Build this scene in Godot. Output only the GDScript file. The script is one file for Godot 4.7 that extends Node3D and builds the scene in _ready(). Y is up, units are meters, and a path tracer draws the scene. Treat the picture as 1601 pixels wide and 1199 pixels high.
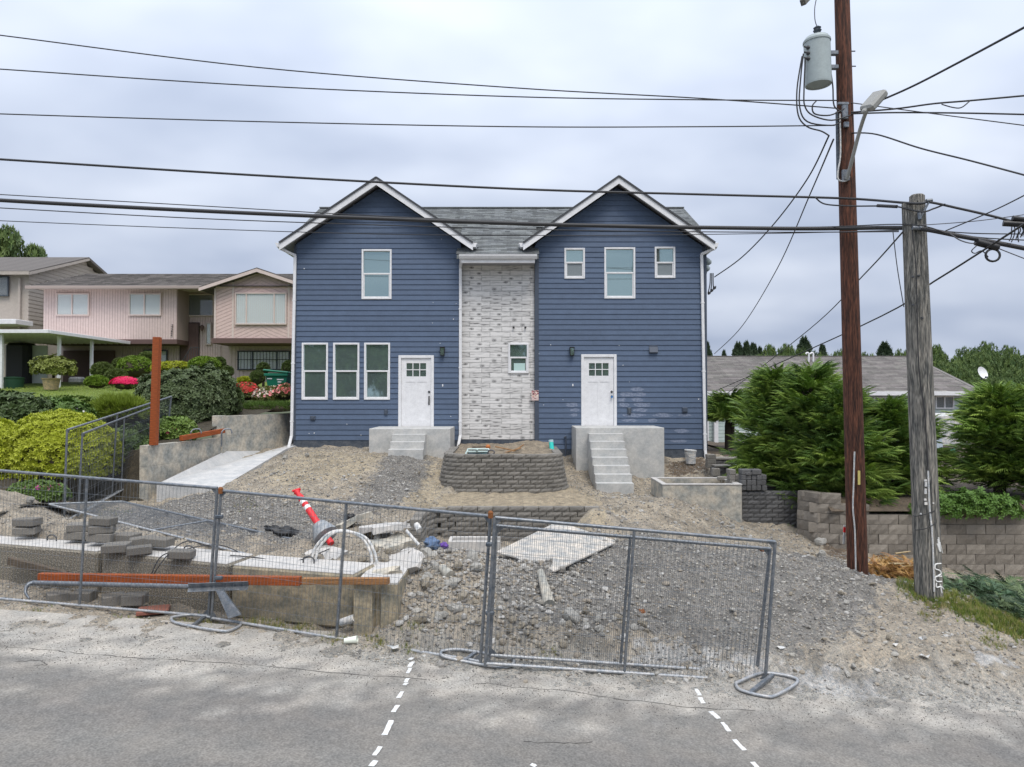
extends Node3D
# A blue duplex on a building lot, seen across a road. y is up, units are metres, the camera looks along -z.
const F := 1112.0
const CX := 800.5
const CY := 599.5
const EYE := Vector3(0, 3.5, 0)
const PITCH := 0.01844
const WALL := 21.5
var rng := RandomNumberGenerator.new()
var M := {}
var T := {}
var taken := {}
var rocks := []
var bumps := FastNoiseLite.new()

class MB:
	var v := PackedVector3Array()
	var n := PackedVector3Array()
	var uv := PackedVector2Array()
	var c := PackedColorArray()
	var col := Color.WHITE
	func tri(a: Vector3, b: Vector3, d: Vector3, out := Vector3.ZERO) -> void:
		var m := (d - a).cross(b - a)
		if m.dot(out) < 0.0:
			var t := b
			b = d
			d = t
			m = -m
		m = m.normalized()
		v.push_back(a); v.push_back(b); v.push_back(d)
		for i in 3:
			n.push_back(m); uv.push_back(Vector2.ZERO); c.push_back(col)
	func quad(a: Vector3, b: Vector3, d: Vector3, e: Vector3, out := Vector3.ZERO) -> void:
		tri(a, b, d, out)
		tri(a, d, e, out)
	func quv(a: Vector3, b: Vector3, d: Vector3, e: Vector3, out: Vector3, r := Rect2(0, 0, 1, 1)) -> void:
		# a lower left, b lower right, d upper right, e upper left
		var at := v.size()
		quad(a, b, d, e, out)
		var pts := [a, b, d, e]
		var us := [Vector2(r.position.x, r.end.y), r.end, Vector2(r.end.x, r.position.y), r.position]
		for i in range(at, v.size()):
			for k in 4:
				if v[i] == pts[k]:
					uv[i] = us[k]
	func smooth(a: Vector3, b: Vector3, d: Vector3, na: Vector3, nb: Vector3, nd: Vector3) -> void:
		var m := (d - a).cross(b - a)
		if m.dot(na + nb + nd) < 0.0:
			v.push_back(a); v.push_back(d); v.push_back(b)
			n.push_back(na); n.push_back(nd); n.push_back(nb)
		else:
			v.push_back(a); v.push_back(b); v.push_back(d)
			n.push_back(na); n.push_back(nb); n.push_back(nd)
		for i in 3:
			uv.push_back(Vector2.ZERO); c.push_back(col)
	func box(x: Transform3D, s: Vector3, bev := 0.0) -> void:
		var h := s * 0.5
		var mid := x.origin
		if bev <= 0.0:
			var p := []
			for i in 8:
				p.append(x * Vector3(h.x if i & 1 else -h.x, h.y if i & 2 else -h.y, h.z if i & 4 else -h.z))
			for f in [[0, 1, 3, 2], [4, 5, 7, 6], [0, 1, 5, 4], [2, 3, 7, 6], [0, 2, 6, 4], [1, 3, 7, 5]]:
				quad(p[f[0]], p[f[1]], p[f[2]], p[f[3]], (p[f[0]] + p[f[2]]) * 0.5 - mid)
			return
		bev = minf(bev, minf(h.x, minf(h.y, h.z)) * 0.9)
		for ax in 3:
			var u := (ax + 1) % 3
			var w := (ax + 2) % 3
			for sg in [-1.0, 1.0]:
				var q := []
				for k in [[-1, -1], [1, -1], [1, 1], [-1, 1]]:
					var t := Vector3.ZERO
					t[ax] = sg * h[ax]
					t[u] = k[0] * (h[u] - bev)
					t[w] = k[1] * (h[w] - bev)
					q.append(x * t)
				quad(q[0], q[1], q[2], q[3], (q[0] + q[2]) * 0.5 - mid)
				for s2 in [-1.0, 1.0]:
					var e := []
					for k in [[1, -1], [1, 1], [0, 1], [0, -1]]:
						var t := Vector3.ZERO
						t[ax] = sg * (h[ax] if k[0] else h[ax] - bev)
						t[u] = s2 * (h[u] - bev if k[0] else h[u])
						t[w] = k[1] * (h[w] - bev)
						e.append(x * t)
					quad(e[0], e[1], e[2], e[3], (e[0] + e[2]) * 0.5 - mid)
		for i in 8:
			var g := Vector3(1 if i & 1 else -1, 1 if i & 2 else -1, 1 if i & 4 else -1)
			var q := []
			for ax in 3:
				var t := (h - Vector3.ONE * bev) * g
				t[ax] = h[ax] * g[ax]
				q.append(x * t)
			tri(q[0], q[1], q[2], q[0] - mid)
	func bx(a: Vector3, b: Vector3, bev := 0.0) -> void:
		box(Transform3D(Basis(), (a + b) * 0.5), (b - a).abs(), bev)
	func bar(a: Vector3, b: Vector3, w: float, h: float, bev := 0.0, up := Vector3.UP) -> void:
		var z := (b - a).normalized()
		if absf(z.dot(up)) > 0.99:
			up = Vector3.FORWARD
		var x := up.cross(z).normalized()
		box(Transform3D(Basis(x, z.cross(x), z), (a + b) * 0.5), Vector3(w, h, a.distance_to(b)), bev)
	func tube(pts: Array, r, sides := 8, caps := true) -> void:
		var rings := []
		var norms := []
		var side := Vector3.ZERO
		for i in pts.size():
			var p: Vector3 = pts[i]
			var t: Vector3 = (pts[mini(i + 1, pts.size() - 1)] - pts[maxi(i - 1, 0)]).normalized()
			if side == Vector3.ZERO:
				side = t.cross(Vector3.UP if absf(t.y) < 0.9 else Vector3.RIGHT).normalized()
			side = (side - t * side.dot(t)).normalized()
			var o := t.cross(side)
			var rr: float = r[i] if r is Array else r
			var ring := []
			var nn := []
			for k in sides:
				var a := TAU * k / sides
				var d := side * cos(a) + o * sin(a)
				ring.append(p + d * rr)
				nn.append(d)
			rings.append(ring)
			norms.append(nn)
		for i in pts.size() - 1:
			for k in sides:
				var j := (k + 1) % sides
				smooth(rings[i][k], rings[i][j], rings[i + 1][j], norms[i][k], norms[i][j], norms[i + 1][j])
				smooth(rings[i][k], rings[i + 1][j], rings[i + 1][k], norms[i][k], norms[i + 1][j], norms[i + 1][k])
		if caps:
			for e in [0, pts.size() - 1]:
				var out: Vector3 = pts[e] - pts[1 if e == 0 else e - 1]
				for k in range(1, sides - 1):
					tri(rings[e][0], rings[e][k], rings[e][k + 1], out)
	func lathe(x: Transform3D, prof: Array, segs := 16) -> void:
		# prof: [radius, height] pairs from the bottom up
		for i in prof.size() - 1:
			var p0: Array = prof[i]
			var p1: Array = prof[i + 1]
			var sl := Vector2(p1[1] - p0[1], p0[0] - p1[0]).normalized()
			for k in segs:
				var a := TAU * k / segs
				var b := TAU * (k + 1) / segs
				var da := Vector3(cos(a), 0, sin(a))
				var db := Vector3(cos(b), 0, sin(b))
				var na := x.basis * (da * sl.x + Vector3.UP * sl.y)
				var nb := x.basis * (db * sl.x + Vector3.UP * sl.y)
				var q0: Vector3 = x * (da * p0[0] + Vector3.UP * p0[1])
				var q1: Vector3 = x * (db * p0[0] + Vector3.UP * p0[1])
				var q2: Vector3 = x * (db * p1[0] + Vector3.UP * p1[1])
				var q3: Vector3 = x * (da * p1[0] + Vector3.UP * p1[1])
				if p0[0] > 0.0:
					smooth(q0, q1, q2, na, nb, nb)
				if p1[0] > 0.0:
					smooth(q0, q2, q3, na, nb, na)
	func prism(poly: Array, off: Vector3, jag := 0.0, rg: RandomNumberGenerator = null) -> void:
		# a flat outline of world points pushed along off
		var mid := Vector3.ZERO
		for p in poly:
			mid += p
		mid /= poly.size()
		var far := []
		for p in poly:
			far.append(p + off + (Vector3(rg.randf_range(-1, 1), rg.randf_range(-1, 1), rg.randf_range(-1, 1)) * jag if rg else Vector3.ZERO))
		var z := off.normalized()
		var x := z.cross(Vector3.UP if absf(z.y) < 0.9 else Vector3.RIGHT).normalized()
		var y := z.cross(x)
		var flat := PackedVector2Array()
		for p in poly:
			flat.append(Vector2((p - mid).dot(x), (p - mid).dot(y)))
		var ids := Geometry2D.triangulate_polygon(flat)
		for i in range(0, ids.size(), 3):
			tri(poly[ids[i]], poly[ids[i + 1]], poly[ids[i + 2]], -off)
			tri(far[ids[i]], far[ids[i + 1]], far[ids[i + 2]], off)
		var turn := 0.0
		for i in flat.size():
			turn += flat[i].cross(flat[(i + 1) % flat.size()])
		for i in poly.size():
			var j := (i + 1) % poly.size()
			var out: Vector3 = (poly[j] - poly[i]).cross(off) * signf(turn)
			quad(poly[i], poly[j], far[j], far[i], out)
	func mesh(off := Vector3.ZERO) -> ArrayMesh:
		if off != Vector3.ZERO:
			for i in v.size():
				v[i] -= off
		var a := []
		a.resize(Mesh.ARRAY_MAX)
		a[Mesh.ARRAY_VERTEX] = v
		a[Mesh.ARRAY_NORMAL] = n
		a[Mesh.ARRAY_TEX_UV] = uv
		a[Mesh.ARRAY_COLOR] = c
		var m := ArrayMesh.new()
		m.add_surface_from_arrays(Mesh.PRIMITIVE_TRIANGLES, a)
		return m

func P(px: float, py: float, d: float) -> Vector3:
	var r := Vector3(px - CX, CY - py, -F).rotated(Vector3.RIGHT, PITCH)
	return EYE + r * (d / -r.z)

func numbered(called: String) -> String:
	taken[called] = taken.get(called, -1) + 1
	return called if taken[called] == 0 else "%s_%03d" % [called, taken[called]]

func tag(o: Node, label := "", category := "", group := "", kind := "") -> Node:
	if label: o.set_meta("label", label)
	if category: o.set_meta("category", category)
	if group: o.set_meta("group", group)
	if kind: o.set_meta("kind", kind)
	return o

func origin(p: Node) -> Vector3:
	var s := Vector3.ZERO
	while p != self and p is Node3D:
		s += p.position
		p = p.get_parent()
	return s

func thing(called: String, at: Vector3, label := "", category := "", group := "") -> Node3D:
	var o := Node3D.new()
	o.name = numbered(called)
	o.position = at
	add_child(o)
	tag(o, label, category, group)
	return o

# shapes are given in world positions; the node keeps them relative to its parent
func obj(called: String, m: MB, mat: Material, parent: Node = self) -> MeshInstance3D:
	var o := MeshInstance3D.new()
	o.name = numbered(called) if parent == self else StringName(called)
	o.mesh = m.mesh(origin(parent))
	o.material_override = mat
	parent.add_child(o, true)
	return o

# one thing that is one mesh, its node at the middle of its base
func solo(called: String, m: MB, mat: Material, label: String, category: String, group := "", kind := "") -> MeshInstance3D:
	var lo := m.v[0]
	var hi := m.v[0]
	for p in m.v:
		lo = lo.min(p)
		hi = hi.max(p)
	var at := Vector3((lo.x + hi.x) * 0.5, lo.y, (lo.z + hi.z) * 0.5)
	var o := MeshInstance3D.new()
	o.name = numbered(called)
	o.mesh = m.mesh(at)
	o.position = at
	o.material_override = mat
	add_child(o)
	tag(o, label, category, group, kind)
	return o

func inst(called: String, me: Mesh, mat: Material, parent: Node, x: Transform3D) -> MeshInstance3D:
	var o := MeshInstance3D.new()
	o.name = numbered(called) if parent == self else StringName(called)
	o.mesh = me
	o.material_override = mat
	x.origin -= origin(parent)
	o.transform = x
	parent.add_child(o, true)
	return o

func many(called: String, me: Mesh, mat: Material, parent: Node, xs: Array, cols: Array = []) -> MultiMeshInstance3D:
	var mm := MultiMesh.new()
	mm.transform_format = MultiMesh.TRANSFORM_3D
	mm.use_colors = not cols.is_empty()
	mm.mesh = me
	mm.instance_count = xs.size()
	var off := origin(parent)
	for i in xs.size():
		var t: Transform3D = xs[i]
		t.origin -= off
		mm.set_instance_transform(i, t)
		if not cols.is_empty():
			mm.set_instance_color(i, cols[i])
	var o := MultiMeshInstance3D.new()
	o.name = numbered(called) if parent == self else StringName(called)
	o.multimesh = mm
	o.material_override = mat
	parent.add_child(o, true)
	return o

# the same copies joined into one real mesh
func bake(called: String, me: Mesh, mat: Material, parent: Node, xs: Array, cols: Array) -> MeshInstance3D:
	var arr := me.surface_get_arrays(0)
	var bv: PackedVector3Array = arr[Mesh.ARRAY_VERTEX]
	var bn: PackedVector3Array = arr[Mesh.ARRAY_NORMAL]
	var v := PackedVector3Array()
	var n := PackedVector3Array()
	var c := PackedColorArray()
	var off := origin(parent)
	var one := PackedColorArray()
	one.resize(bv.size())
	for i in xs.size():
		var t: Transform3D = xs[i]
		t.origin -= off
		v.append_array(t * bv)
		n.append_array(Transform3D(t.basis.orthonormalized(), Vector3.ZERO) * bn)
		one.fill(cols[i])
		c.append_array(one)
	var a := []
	a.resize(Mesh.ARRAY_MAX)
	a[Mesh.ARRAY_VERTEX] = v
	a[Mesh.ARRAY_NORMAL] = n
	a[Mesh.ARRAY_COLOR] = c
	var m := ArrayMesh.new()
	m.add_surface_from_arrays(Mesh.PRIMITIVE_TRIANGLES, a)
	var o := MeshInstance3D.new()
	o.name = StringName(called)
	o.mesh = m
	o.material_override = mat
	parent.add_child(o, true)
	return o

func catenary(a: Vector3, b: Vector3, sag: float, n := 16) -> Array:
	var r := []
	for i in n + 1:
		var t := float(i) / n
		r.append(a.lerp(b, t) - Vector3.UP * sag * 4.0 * t * (1.0 - t))
	return r

func spline(pts: Array, n := 6) -> Array:
	var r := []
	for i in pts.size() - 1:
		var p0: Vector3 = pts[maxi(i - 1, 0)]
		var p3: Vector3 = pts[mini(i + 2, pts.size() - 1)]
		for k in n:
			var p1: Vector3 = pts[i]
			r.append(p1.cubic_interpolate(pts[i + 1], p0, p3, float(k) / n))
	r.append(pts[-1])
	return r

func R(a: float, b: float) -> float:
	return rng.randf_range(a, b)

func lin(r: float, g: float, b: float) -> Color:
	return Color(r, g, b).linear_to_srgb()

# ---- textures: seamless noise layers joined by a formula into a tint close to white
func layer(s: int, freq: float, size: int, kind := FastNoiseLite.TYPE_SIMPLEX_SMOOTH, oct := 4) -> PackedByteArray:
	var f := FastNoiseLite.new()
	f.seed = s
	f.frequency = freq
	f.noise_type = kind
	f.fractal_octaves = oct
	if oct <= 1: f.fractal_type = FastNoiseLite.FRACTAL_NONE
	if kind == FastNoiseLite.TYPE_CELLULAR:
		f.cellular_return_type = FastNoiseLite.RETURN_DISTANCE
	var im := f.get_seamless_image(size, size)
	im.convert(Image.FORMAT_L8)
	return im.get_data()

func tint(size: int, layers: Array, weights: Array, base: float, warm := 0.0, stretch := 1) -> ImageTexture:
	# brightness = base + sum of weight * (layer - 0.5); stretch repeats rows so that the grain runs along u
	var out := PackedByteArray()
	out.resize(size * size * 3)
	for y in size:
		for x in size:
			var i := ((y * stretch) % size) * size + x / stretch if stretch > 1 else y * size + x
			var b := base
			for k in layers.size():
				b += weights[k] * (layers[k][i] / 255.0 - 0.5)
			var w: float = warm * (layers[0][i] / 255.0 - 0.5)
			var o := (y * size + x) * 3
			out[o] = clampi(int((b + w) * 255.0), 0, 255)
			out[o + 1] = clampi(int(b * 255.0), 0, 255)
			out[o + 2] = clampi(int((b - w) * 255.0), 0, 255)
	return ImageTexture.create_from_image(Image.create_from_data(size, size, false, Image.FORMAT_RGB8, out))

func mat(color: Color, rough := 0.85, tex: Texture2D = null, scale := 1.0, bump := 0.0, btex: Texture2D = null) -> StandardMaterial3D:
	var m := StandardMaterial3D.new()
	m.albedo_color = color
	m.roughness = rough
	if tex or btex:
		m.uv1_triplanar = true
		m.uv1_world_triplanar = true
		m.uv1_scale = Vector3.ONE * scale
		m.uv1_triplanar_sharpness = 4.0
	if tex: m.albedo_texture = tex
	if bump != 0.0:
		m.heightmap_enabled = true
		m.heightmap_texture = btex if btex else tex
		m.heightmap_scale = bump
	return m

func make_materials() -> void:
	var fine := layer(1, 0.12, 512, FastNoiseLite.TYPE_SIMPLEX_SMOOTH, 3)
	var grain := layer(2, 0.35, 512, FastNoiseLite.TYPE_VALUE, 1)
	var mid := layer(3, 0.03, 512)
	var big := layer(4, 0.008, 512, FastNoiseLite.TYPE_SIMPLEX_SMOOTH, 5)
	var cell := layer(5, 0.09, 512, FastNoiseLite.TYPE_CELLULAR, 1)
	var pebble := layer(6, 0.05, 512, FastNoiseLite.TYPE_CELLULAR, 2)
	T.asphalt = tint(512, [big, fine, grain, mid], [0.08, 0.12, 0.2, 0.08], 0.88, 0.02)
	T.dirt = tint(512, [mid, fine, grain, big], [0.25, 0.3, 0.35, 0.2], 0.78, 0.06)
	T.concrete = tint(512, [big, mid, fine, grain], [0.12, 0.08, 0.07, 0.1], 0.9, 0.02)
	T.stain = tint(512, [big, mid, fine, cell], [0.26, 0.2, 0.14, 0.08], 0.86, 0.07)
	T.rough = tint(512, [mid, fine, grain, pebble], [0.2, 0.36, 0.3, 0.16], 0.82, 0.03)
	T.pebble = tint(512, [pebble, cell, fine], [0.5, 0.3, 0.25], 0.8)
	T.paint = tint(512, [big, mid, grain], [0.06, 0.05, 0.05], 0.95)
	T.wood = tint(512, [mid, fine, grain], [0.45, 0.35, 0.12], 0.72, 0.06, 8)
	T.shingle = tint(512, [mid, fine, grain, big], [0.25, 0.45, 0.35, 0.2], 0.8, 0.03, 4)
	M.asphalt = mat(lin(0.56, 0.53, 0.48), 0.95, T.asphalt, 0.42, 0.5)
	M.asphalt.vertex_color_use_as_albedo = true
	M.ground = mat(Color.WHITE, 0.97, T.dirt, 1.3, 1.5)
	M.ground.vertex_color_use_as_albedo = true
	M.stone = mat(Color.WHITE, 0.93, T.rough, 3.0, 0.3)
	M.stone.vertex_color_use_as_albedo = true
	M.concrete = mat(lin(0.60, 0.60, 0.58), 0.9, T.concrete, 0.6, 0.1)
	M.slab = mat(lin(0.62, 0.62, 0.61), 0.85, T.concrete, 0.5, 0.05)
	M.oldcon = mat(lin(0.57, 0.54, 0.465), 0.95, T.stain, 0.55, 0.6)
	M.dustcon = mat(lin(0.62, 0.60, 0.57), 0.95, T.concrete, 1.4, 0.5)
	M.ecoface = mat(lin(0.50, 0.45, 0.36), 0.96, T.pebble, 1.6, 3.0)
	M.ecoplain = mat(lin(0.42, 0.37, 0.27), 0.96, T.stain, 1.0, 0.8)
	M.blue = mat(lin(0.092, 0.134, 0.213), 0.62, T.paint, 0.8, 0.08)
	M.blues = [M.blue]
	for k in [0.94, 1.05, 1.0]:
		M.blues.append(mat(lin(0.092 * k, 0.134 * k, 0.213 * k), 0.6 + 0.06 * k, T.paint, 0.7, 0.08))
	M.bluetrim = mat(lin(0.066, 0.085, 0.12), 0.6, T.paint, 0.8)
	M.found = mat(lin(0.10, 0.12, 0.15), 0.85, T.stain, 1.0)
	M.white = mat(lin(0.84, 0.84, 0.85), 0.45, T.paint, 1.1)
	M.whitedirty = mat(lin(0.74, 0.74, 0.72), 0.55, T.stain, 1.2)
	M.soffit = mat(lin(0.33, 0.33, 0.35), 0.8, T.paint, 1.0)
	M.drywall = mat(lin(0.55, 0.55, 0.53), 0.9)
	M.dark = mat(lin(0.02, 0.02, 0.022), 0.5)
	M.darkmetal = mat(lin(0.05, 0.052, 0.056), 0.4)
	M.shingle = mat(lin(0.29, 0.31, 0.31), 0.95, T.shingle, 1.1, 0.6)
	M.shinglebrown = mat(lin(0.20, 0.18, 0.165), 0.95, T.shingle, 1.0, 0.6)
	M.shinglepale = mat(lin(0.27, 0.25, 0.235), 0.95, T.shingle, 0.7, 0.6)
	M.glass = StandardMaterial3D.new()
	M.glass.albedo_color = Color(lin(0.42, 0.55, 0.54), 0.02)
	M.glass.transparency = BaseMaterial3D.TRANSPARENCY_ALPHA
	M.glass.roughness = 0.03
	M.glass.metallic = 0.8
	M.frost = mat(lin(0.33, 0.38, 0.40), 0.5, T.rough, 4.0, 0.2)
	M.galv = mat(lin(0.27, 0.295, 0.325), 0.42, T.stain, 2.5)
	M.galv.metallic = 0.55
	M.galvdark = mat(lin(0.13, 0.155, 0.185), 0.5, T.stain, 2.5)
	M.galvdark.metallic = 0.4
	M.rail = mat(lin(0.50, 0.52, 0.54), 0.45, T.stain, 2.0)
	M.rail.metallic = 0.3
	M.polebrown = mat(lin(0.20, 0.075, 0.042), 0.85, T.wood, 0.8, 0.6)
	M.polegrey = mat(lin(0.40, 0.38, 0.335), 0.92, T.wood, 0.7, 1.0)
	for k in ["polebrown", "polegrey"]:
		M[k].uv1_scale = Vector3(1.5, 0.1, 1.5)
	T.woodv = tint(512, [mid, fine, grain], [0.7, 0.6, 0.2], 0.68, 0.05)
	M.polebrown.albedo_texture = T.woodv
	M.polebrown.heightmap_texture = T.woodv
	M.polegrey.albedo_texture = T.woodv
	M.polegrey.heightmap_texture = T.woodv
	M.orange = mat(lin(0.62, 0.135, 0.02), 0.6, T.wood, 1.0)
	M.lumber = mat(lin(0.62, 0.36, 0.17), 0.8, T.wood, 1.0)
	M.oldwood = mat(lin(0.24, 0.19, 0.14), 0.95, T.wood, 1.0, 1.0)
	M.red = mat(lin(0.75, 0.022, 0.03), 0.4, T.paint, 2.0)
	M.rubber = mat(lin(0.18, 0.19, 0.20), 0.8, T.stain, 3.0)
	M.black = mat(lin(0.012, 0.012, 0.013), 0.45)
	M.cable = mat(lin(0.03, 0.03, 0.032), 0.6)
	M.cablegrey = mat(lin(0.10, 0.10, 0.11), 0.6)
	M.pvc = mat(lin(0.80, 0.80, 0.78), 0.5, T.stain, 2.0)
	M.block = mat(Color.WHITE, 0.95, T.rough, 4.0, 0.9)
	M.block.vertex_color_use_as_albedo = true
	M.blocks = []
	for k in 5:
		M.blocks.append(mat(lin(0.28 + 0.03 * k, 0.262 + 0.028 * k, 0.232 + 0.025 * k), 0.95, T.rough, 4.0, 0.9))
	M.blocksdark = []
	for k in 4:
		M.blocksdark.append(mat(lin(0.165 + 0.022 * k, 0.163 + 0.022 * k, 0.162 + 0.022 * k), 0.95, T.rough, 4.0, 0.9))
	M.blockstan = []
	for k in 5:
		M.blockstan.append(mat(lin(0.34 + 0.04 * k, 0.30 + 0.036 * k, 0.25 + 0.031 * k), 0.95, T.rough, 3.0, 1.2))
	M.pink = mat(lin(0.68, 0.545, 0.505), 0.85, T.paint, 1.0)
	M.pinktrim = mat(lin(0.70, 0.58, 0.53), 0.8, T.paint, 1.0)
	M.brown = mat(lin(0.14, 0.085, 0.075), 0.75, T.paint, 1.0)
	M.beige = mat(lin(0.46, 0.41, 0.36), 0.85, T.paint, 1.0)
	M.mint = mat(lin(0.58, 0.68, 0.66), 0.8, T.paint, 1.0)
	M.blind = mat(lin(0.62, 0.66, 0.64), 0.7)
	M.leaf = mat(Color.WHITE, 0.6)
	M.leaf.vertex_color_use_as_albedo = true
	M.leaf.backlight_enabled = true
	M.leaf.backlight = Color(0.25, 0.28, 0.1)
	M.bark = mat(lin(0.09, 0.07, 0.055), 0.95, T.rough, 2.0, 1.0)
	M.petal = mat(Color.WHITE, 0.7)
	M.petal.vertex_color_use_as_albedo = true
	M.roadpaint = mat(lin(0.82, 0.82, 0.80), 0.8, T.concrete, 3.0)
	M.transformer = mat(lin(0.40, 0.46, 0.46), 0.5, T.paint, 1.5)
	M.green = mat(lin(0.01, 0.20, 0.12), 0.45, T.paint, 2.0)
	M.teal = mat(lin(0.02, 0.55, 0.48), 0.5)
	M.bluecloth = mat(lin(0.16, 0.25, 0.42), 0.8, T.stain, 3.0)
	M.purple = mat(lin(0.12, 0.05, 0.30), 0.7)
	M.tan = mat(lin(0.62, 0.48, 0.27), 0.85, T.stain, 2.0)
	M.redbrick = mat(lin(0.42, 0.17, 0.12), 0.9, T.rough, 3.0, 0.4)
	M.rust = mat(lin(0.35, 0.13, 0.04), 0.9, T.rough, 4.0)

func make_sky() -> void:
	var w := 1024
	var h := 512
	var im := Image.create(w, h, false, Image.FORMAT_RGBF)
	var f := FastNoiseLite.new()
	f.seed = 11
	f.frequency = 0.9
	f.fractal_octaves = 5
	for y in h:
		var el := (0.5 - (y + 0.5) / h) * PI
		var s := sin(el)
		for x in w:
			var az := ((x + 0.5) / w - 0.5) * TAU
			var d := Vector3(sin(az) * cos(el), s, -cos(az) * cos(el))
			var c := Color(0.2, 0.2, 0.2)
			if s > -0.05:
				# a cloud sheet overhead, drawn out towards the horizon
				var q := d / (maxf(s, 0.0) + 0.22)
				var n := f.get_noise_3d(q.x, q.y * 0.3, q.z * 1.6)
				var n2 := f.get_noise_3d(q.x * 2.3 + 9.0, 3.0, q.z * 3.1)
				var k := 0.5 + n * 0.85 + n2 * 0.25
				var g := pow(clampf(s, 0.0, 1.0), 1.3)
				var lum := 0.39 + 0.86 * pow(clampf(s, 0.0, 1.0), 1.55)
				c = Color(0.82, 0.97, 1.29).lerp(Color(1.06, 1.16, 1.36), clampf(k, 0.0, 1.0)) * lum
				c = c.lerp(Color(1.03, 1.08, 1.16) * lum, clampf(g * 0.8, 0.0, 0.7))
				c *= 0.87 + 0.26 * clampf(k, 0.0, 1.0)
			im.set_pixel(x, y, c)
	var m := PanoramaSkyMaterial.new()
	m.panorama = ImageTexture.create_from_image(im)
	var sky := Sky.new()
	sky.sky_material = m
	var e := Environment.new()
	e.background_mode = Environment.BG_SKY
	e.sky = sky
	e.tonemap_mode = Environment.TONE_MAPPER_LINEAR
	e.tonemap_exposure = 1.36
	e.sdfgi_enabled = true
	e.ssao_enabled = true
	e.ssil_enabled = true
	var we := WorldEnvironment.new()
	we.name = "world"
	we.environment = e
	add_child(we)

func _ready() -> void:
	rng.seed = 7
	var cam := Camera3D.new()
	cam.name = "camera"
	cam.position = EYE
	cam.rotation.x = PITCH
	cam.fov = rad_to_deg(2.0 * atan(CY / F))
	cam.near = 0.1
	cam.far = 900.0
	add_child(cam)
	cam.current = true
	make_sky()
	var sun := DirectionalLight3D.new()
	sun.name = "sun"
	sun.light_energy = 0.5
	sun.light_color = Color(1.0, 0.97, 0.93)
	sun.light_angular_distance = 25.0
	sun.shadow_enabled = true
	sun.rotation_degrees = Vector3(-58, 18, 0)
	add_child(sun)
	make_materials()
	make_rocks()
	build_ground()
	build_house()
	build_porches()
	build_walls()
	build_fences()
	build_rubble()
	build_poles()
	build_cables()
	build_pink_house()
	build_right_house()
	build_plants()
	build_far()
	build_small()

# ---------------------------------------------------------------- ground
var tps_p := PackedVector2Array()
var tps_w := PackedFloat64Array()
var tps_a := [0.0, 0.0, 0.0]
var gx0 := -18.0
var gz0 := -34.0
var gstep := 0.4
var gnx := 90
var gnz := 72
var ggrid := PackedFloat32Array()
var areas := {}

func road_y(x: float) -> float:
	return 0.09 - 0.066 * x

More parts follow.
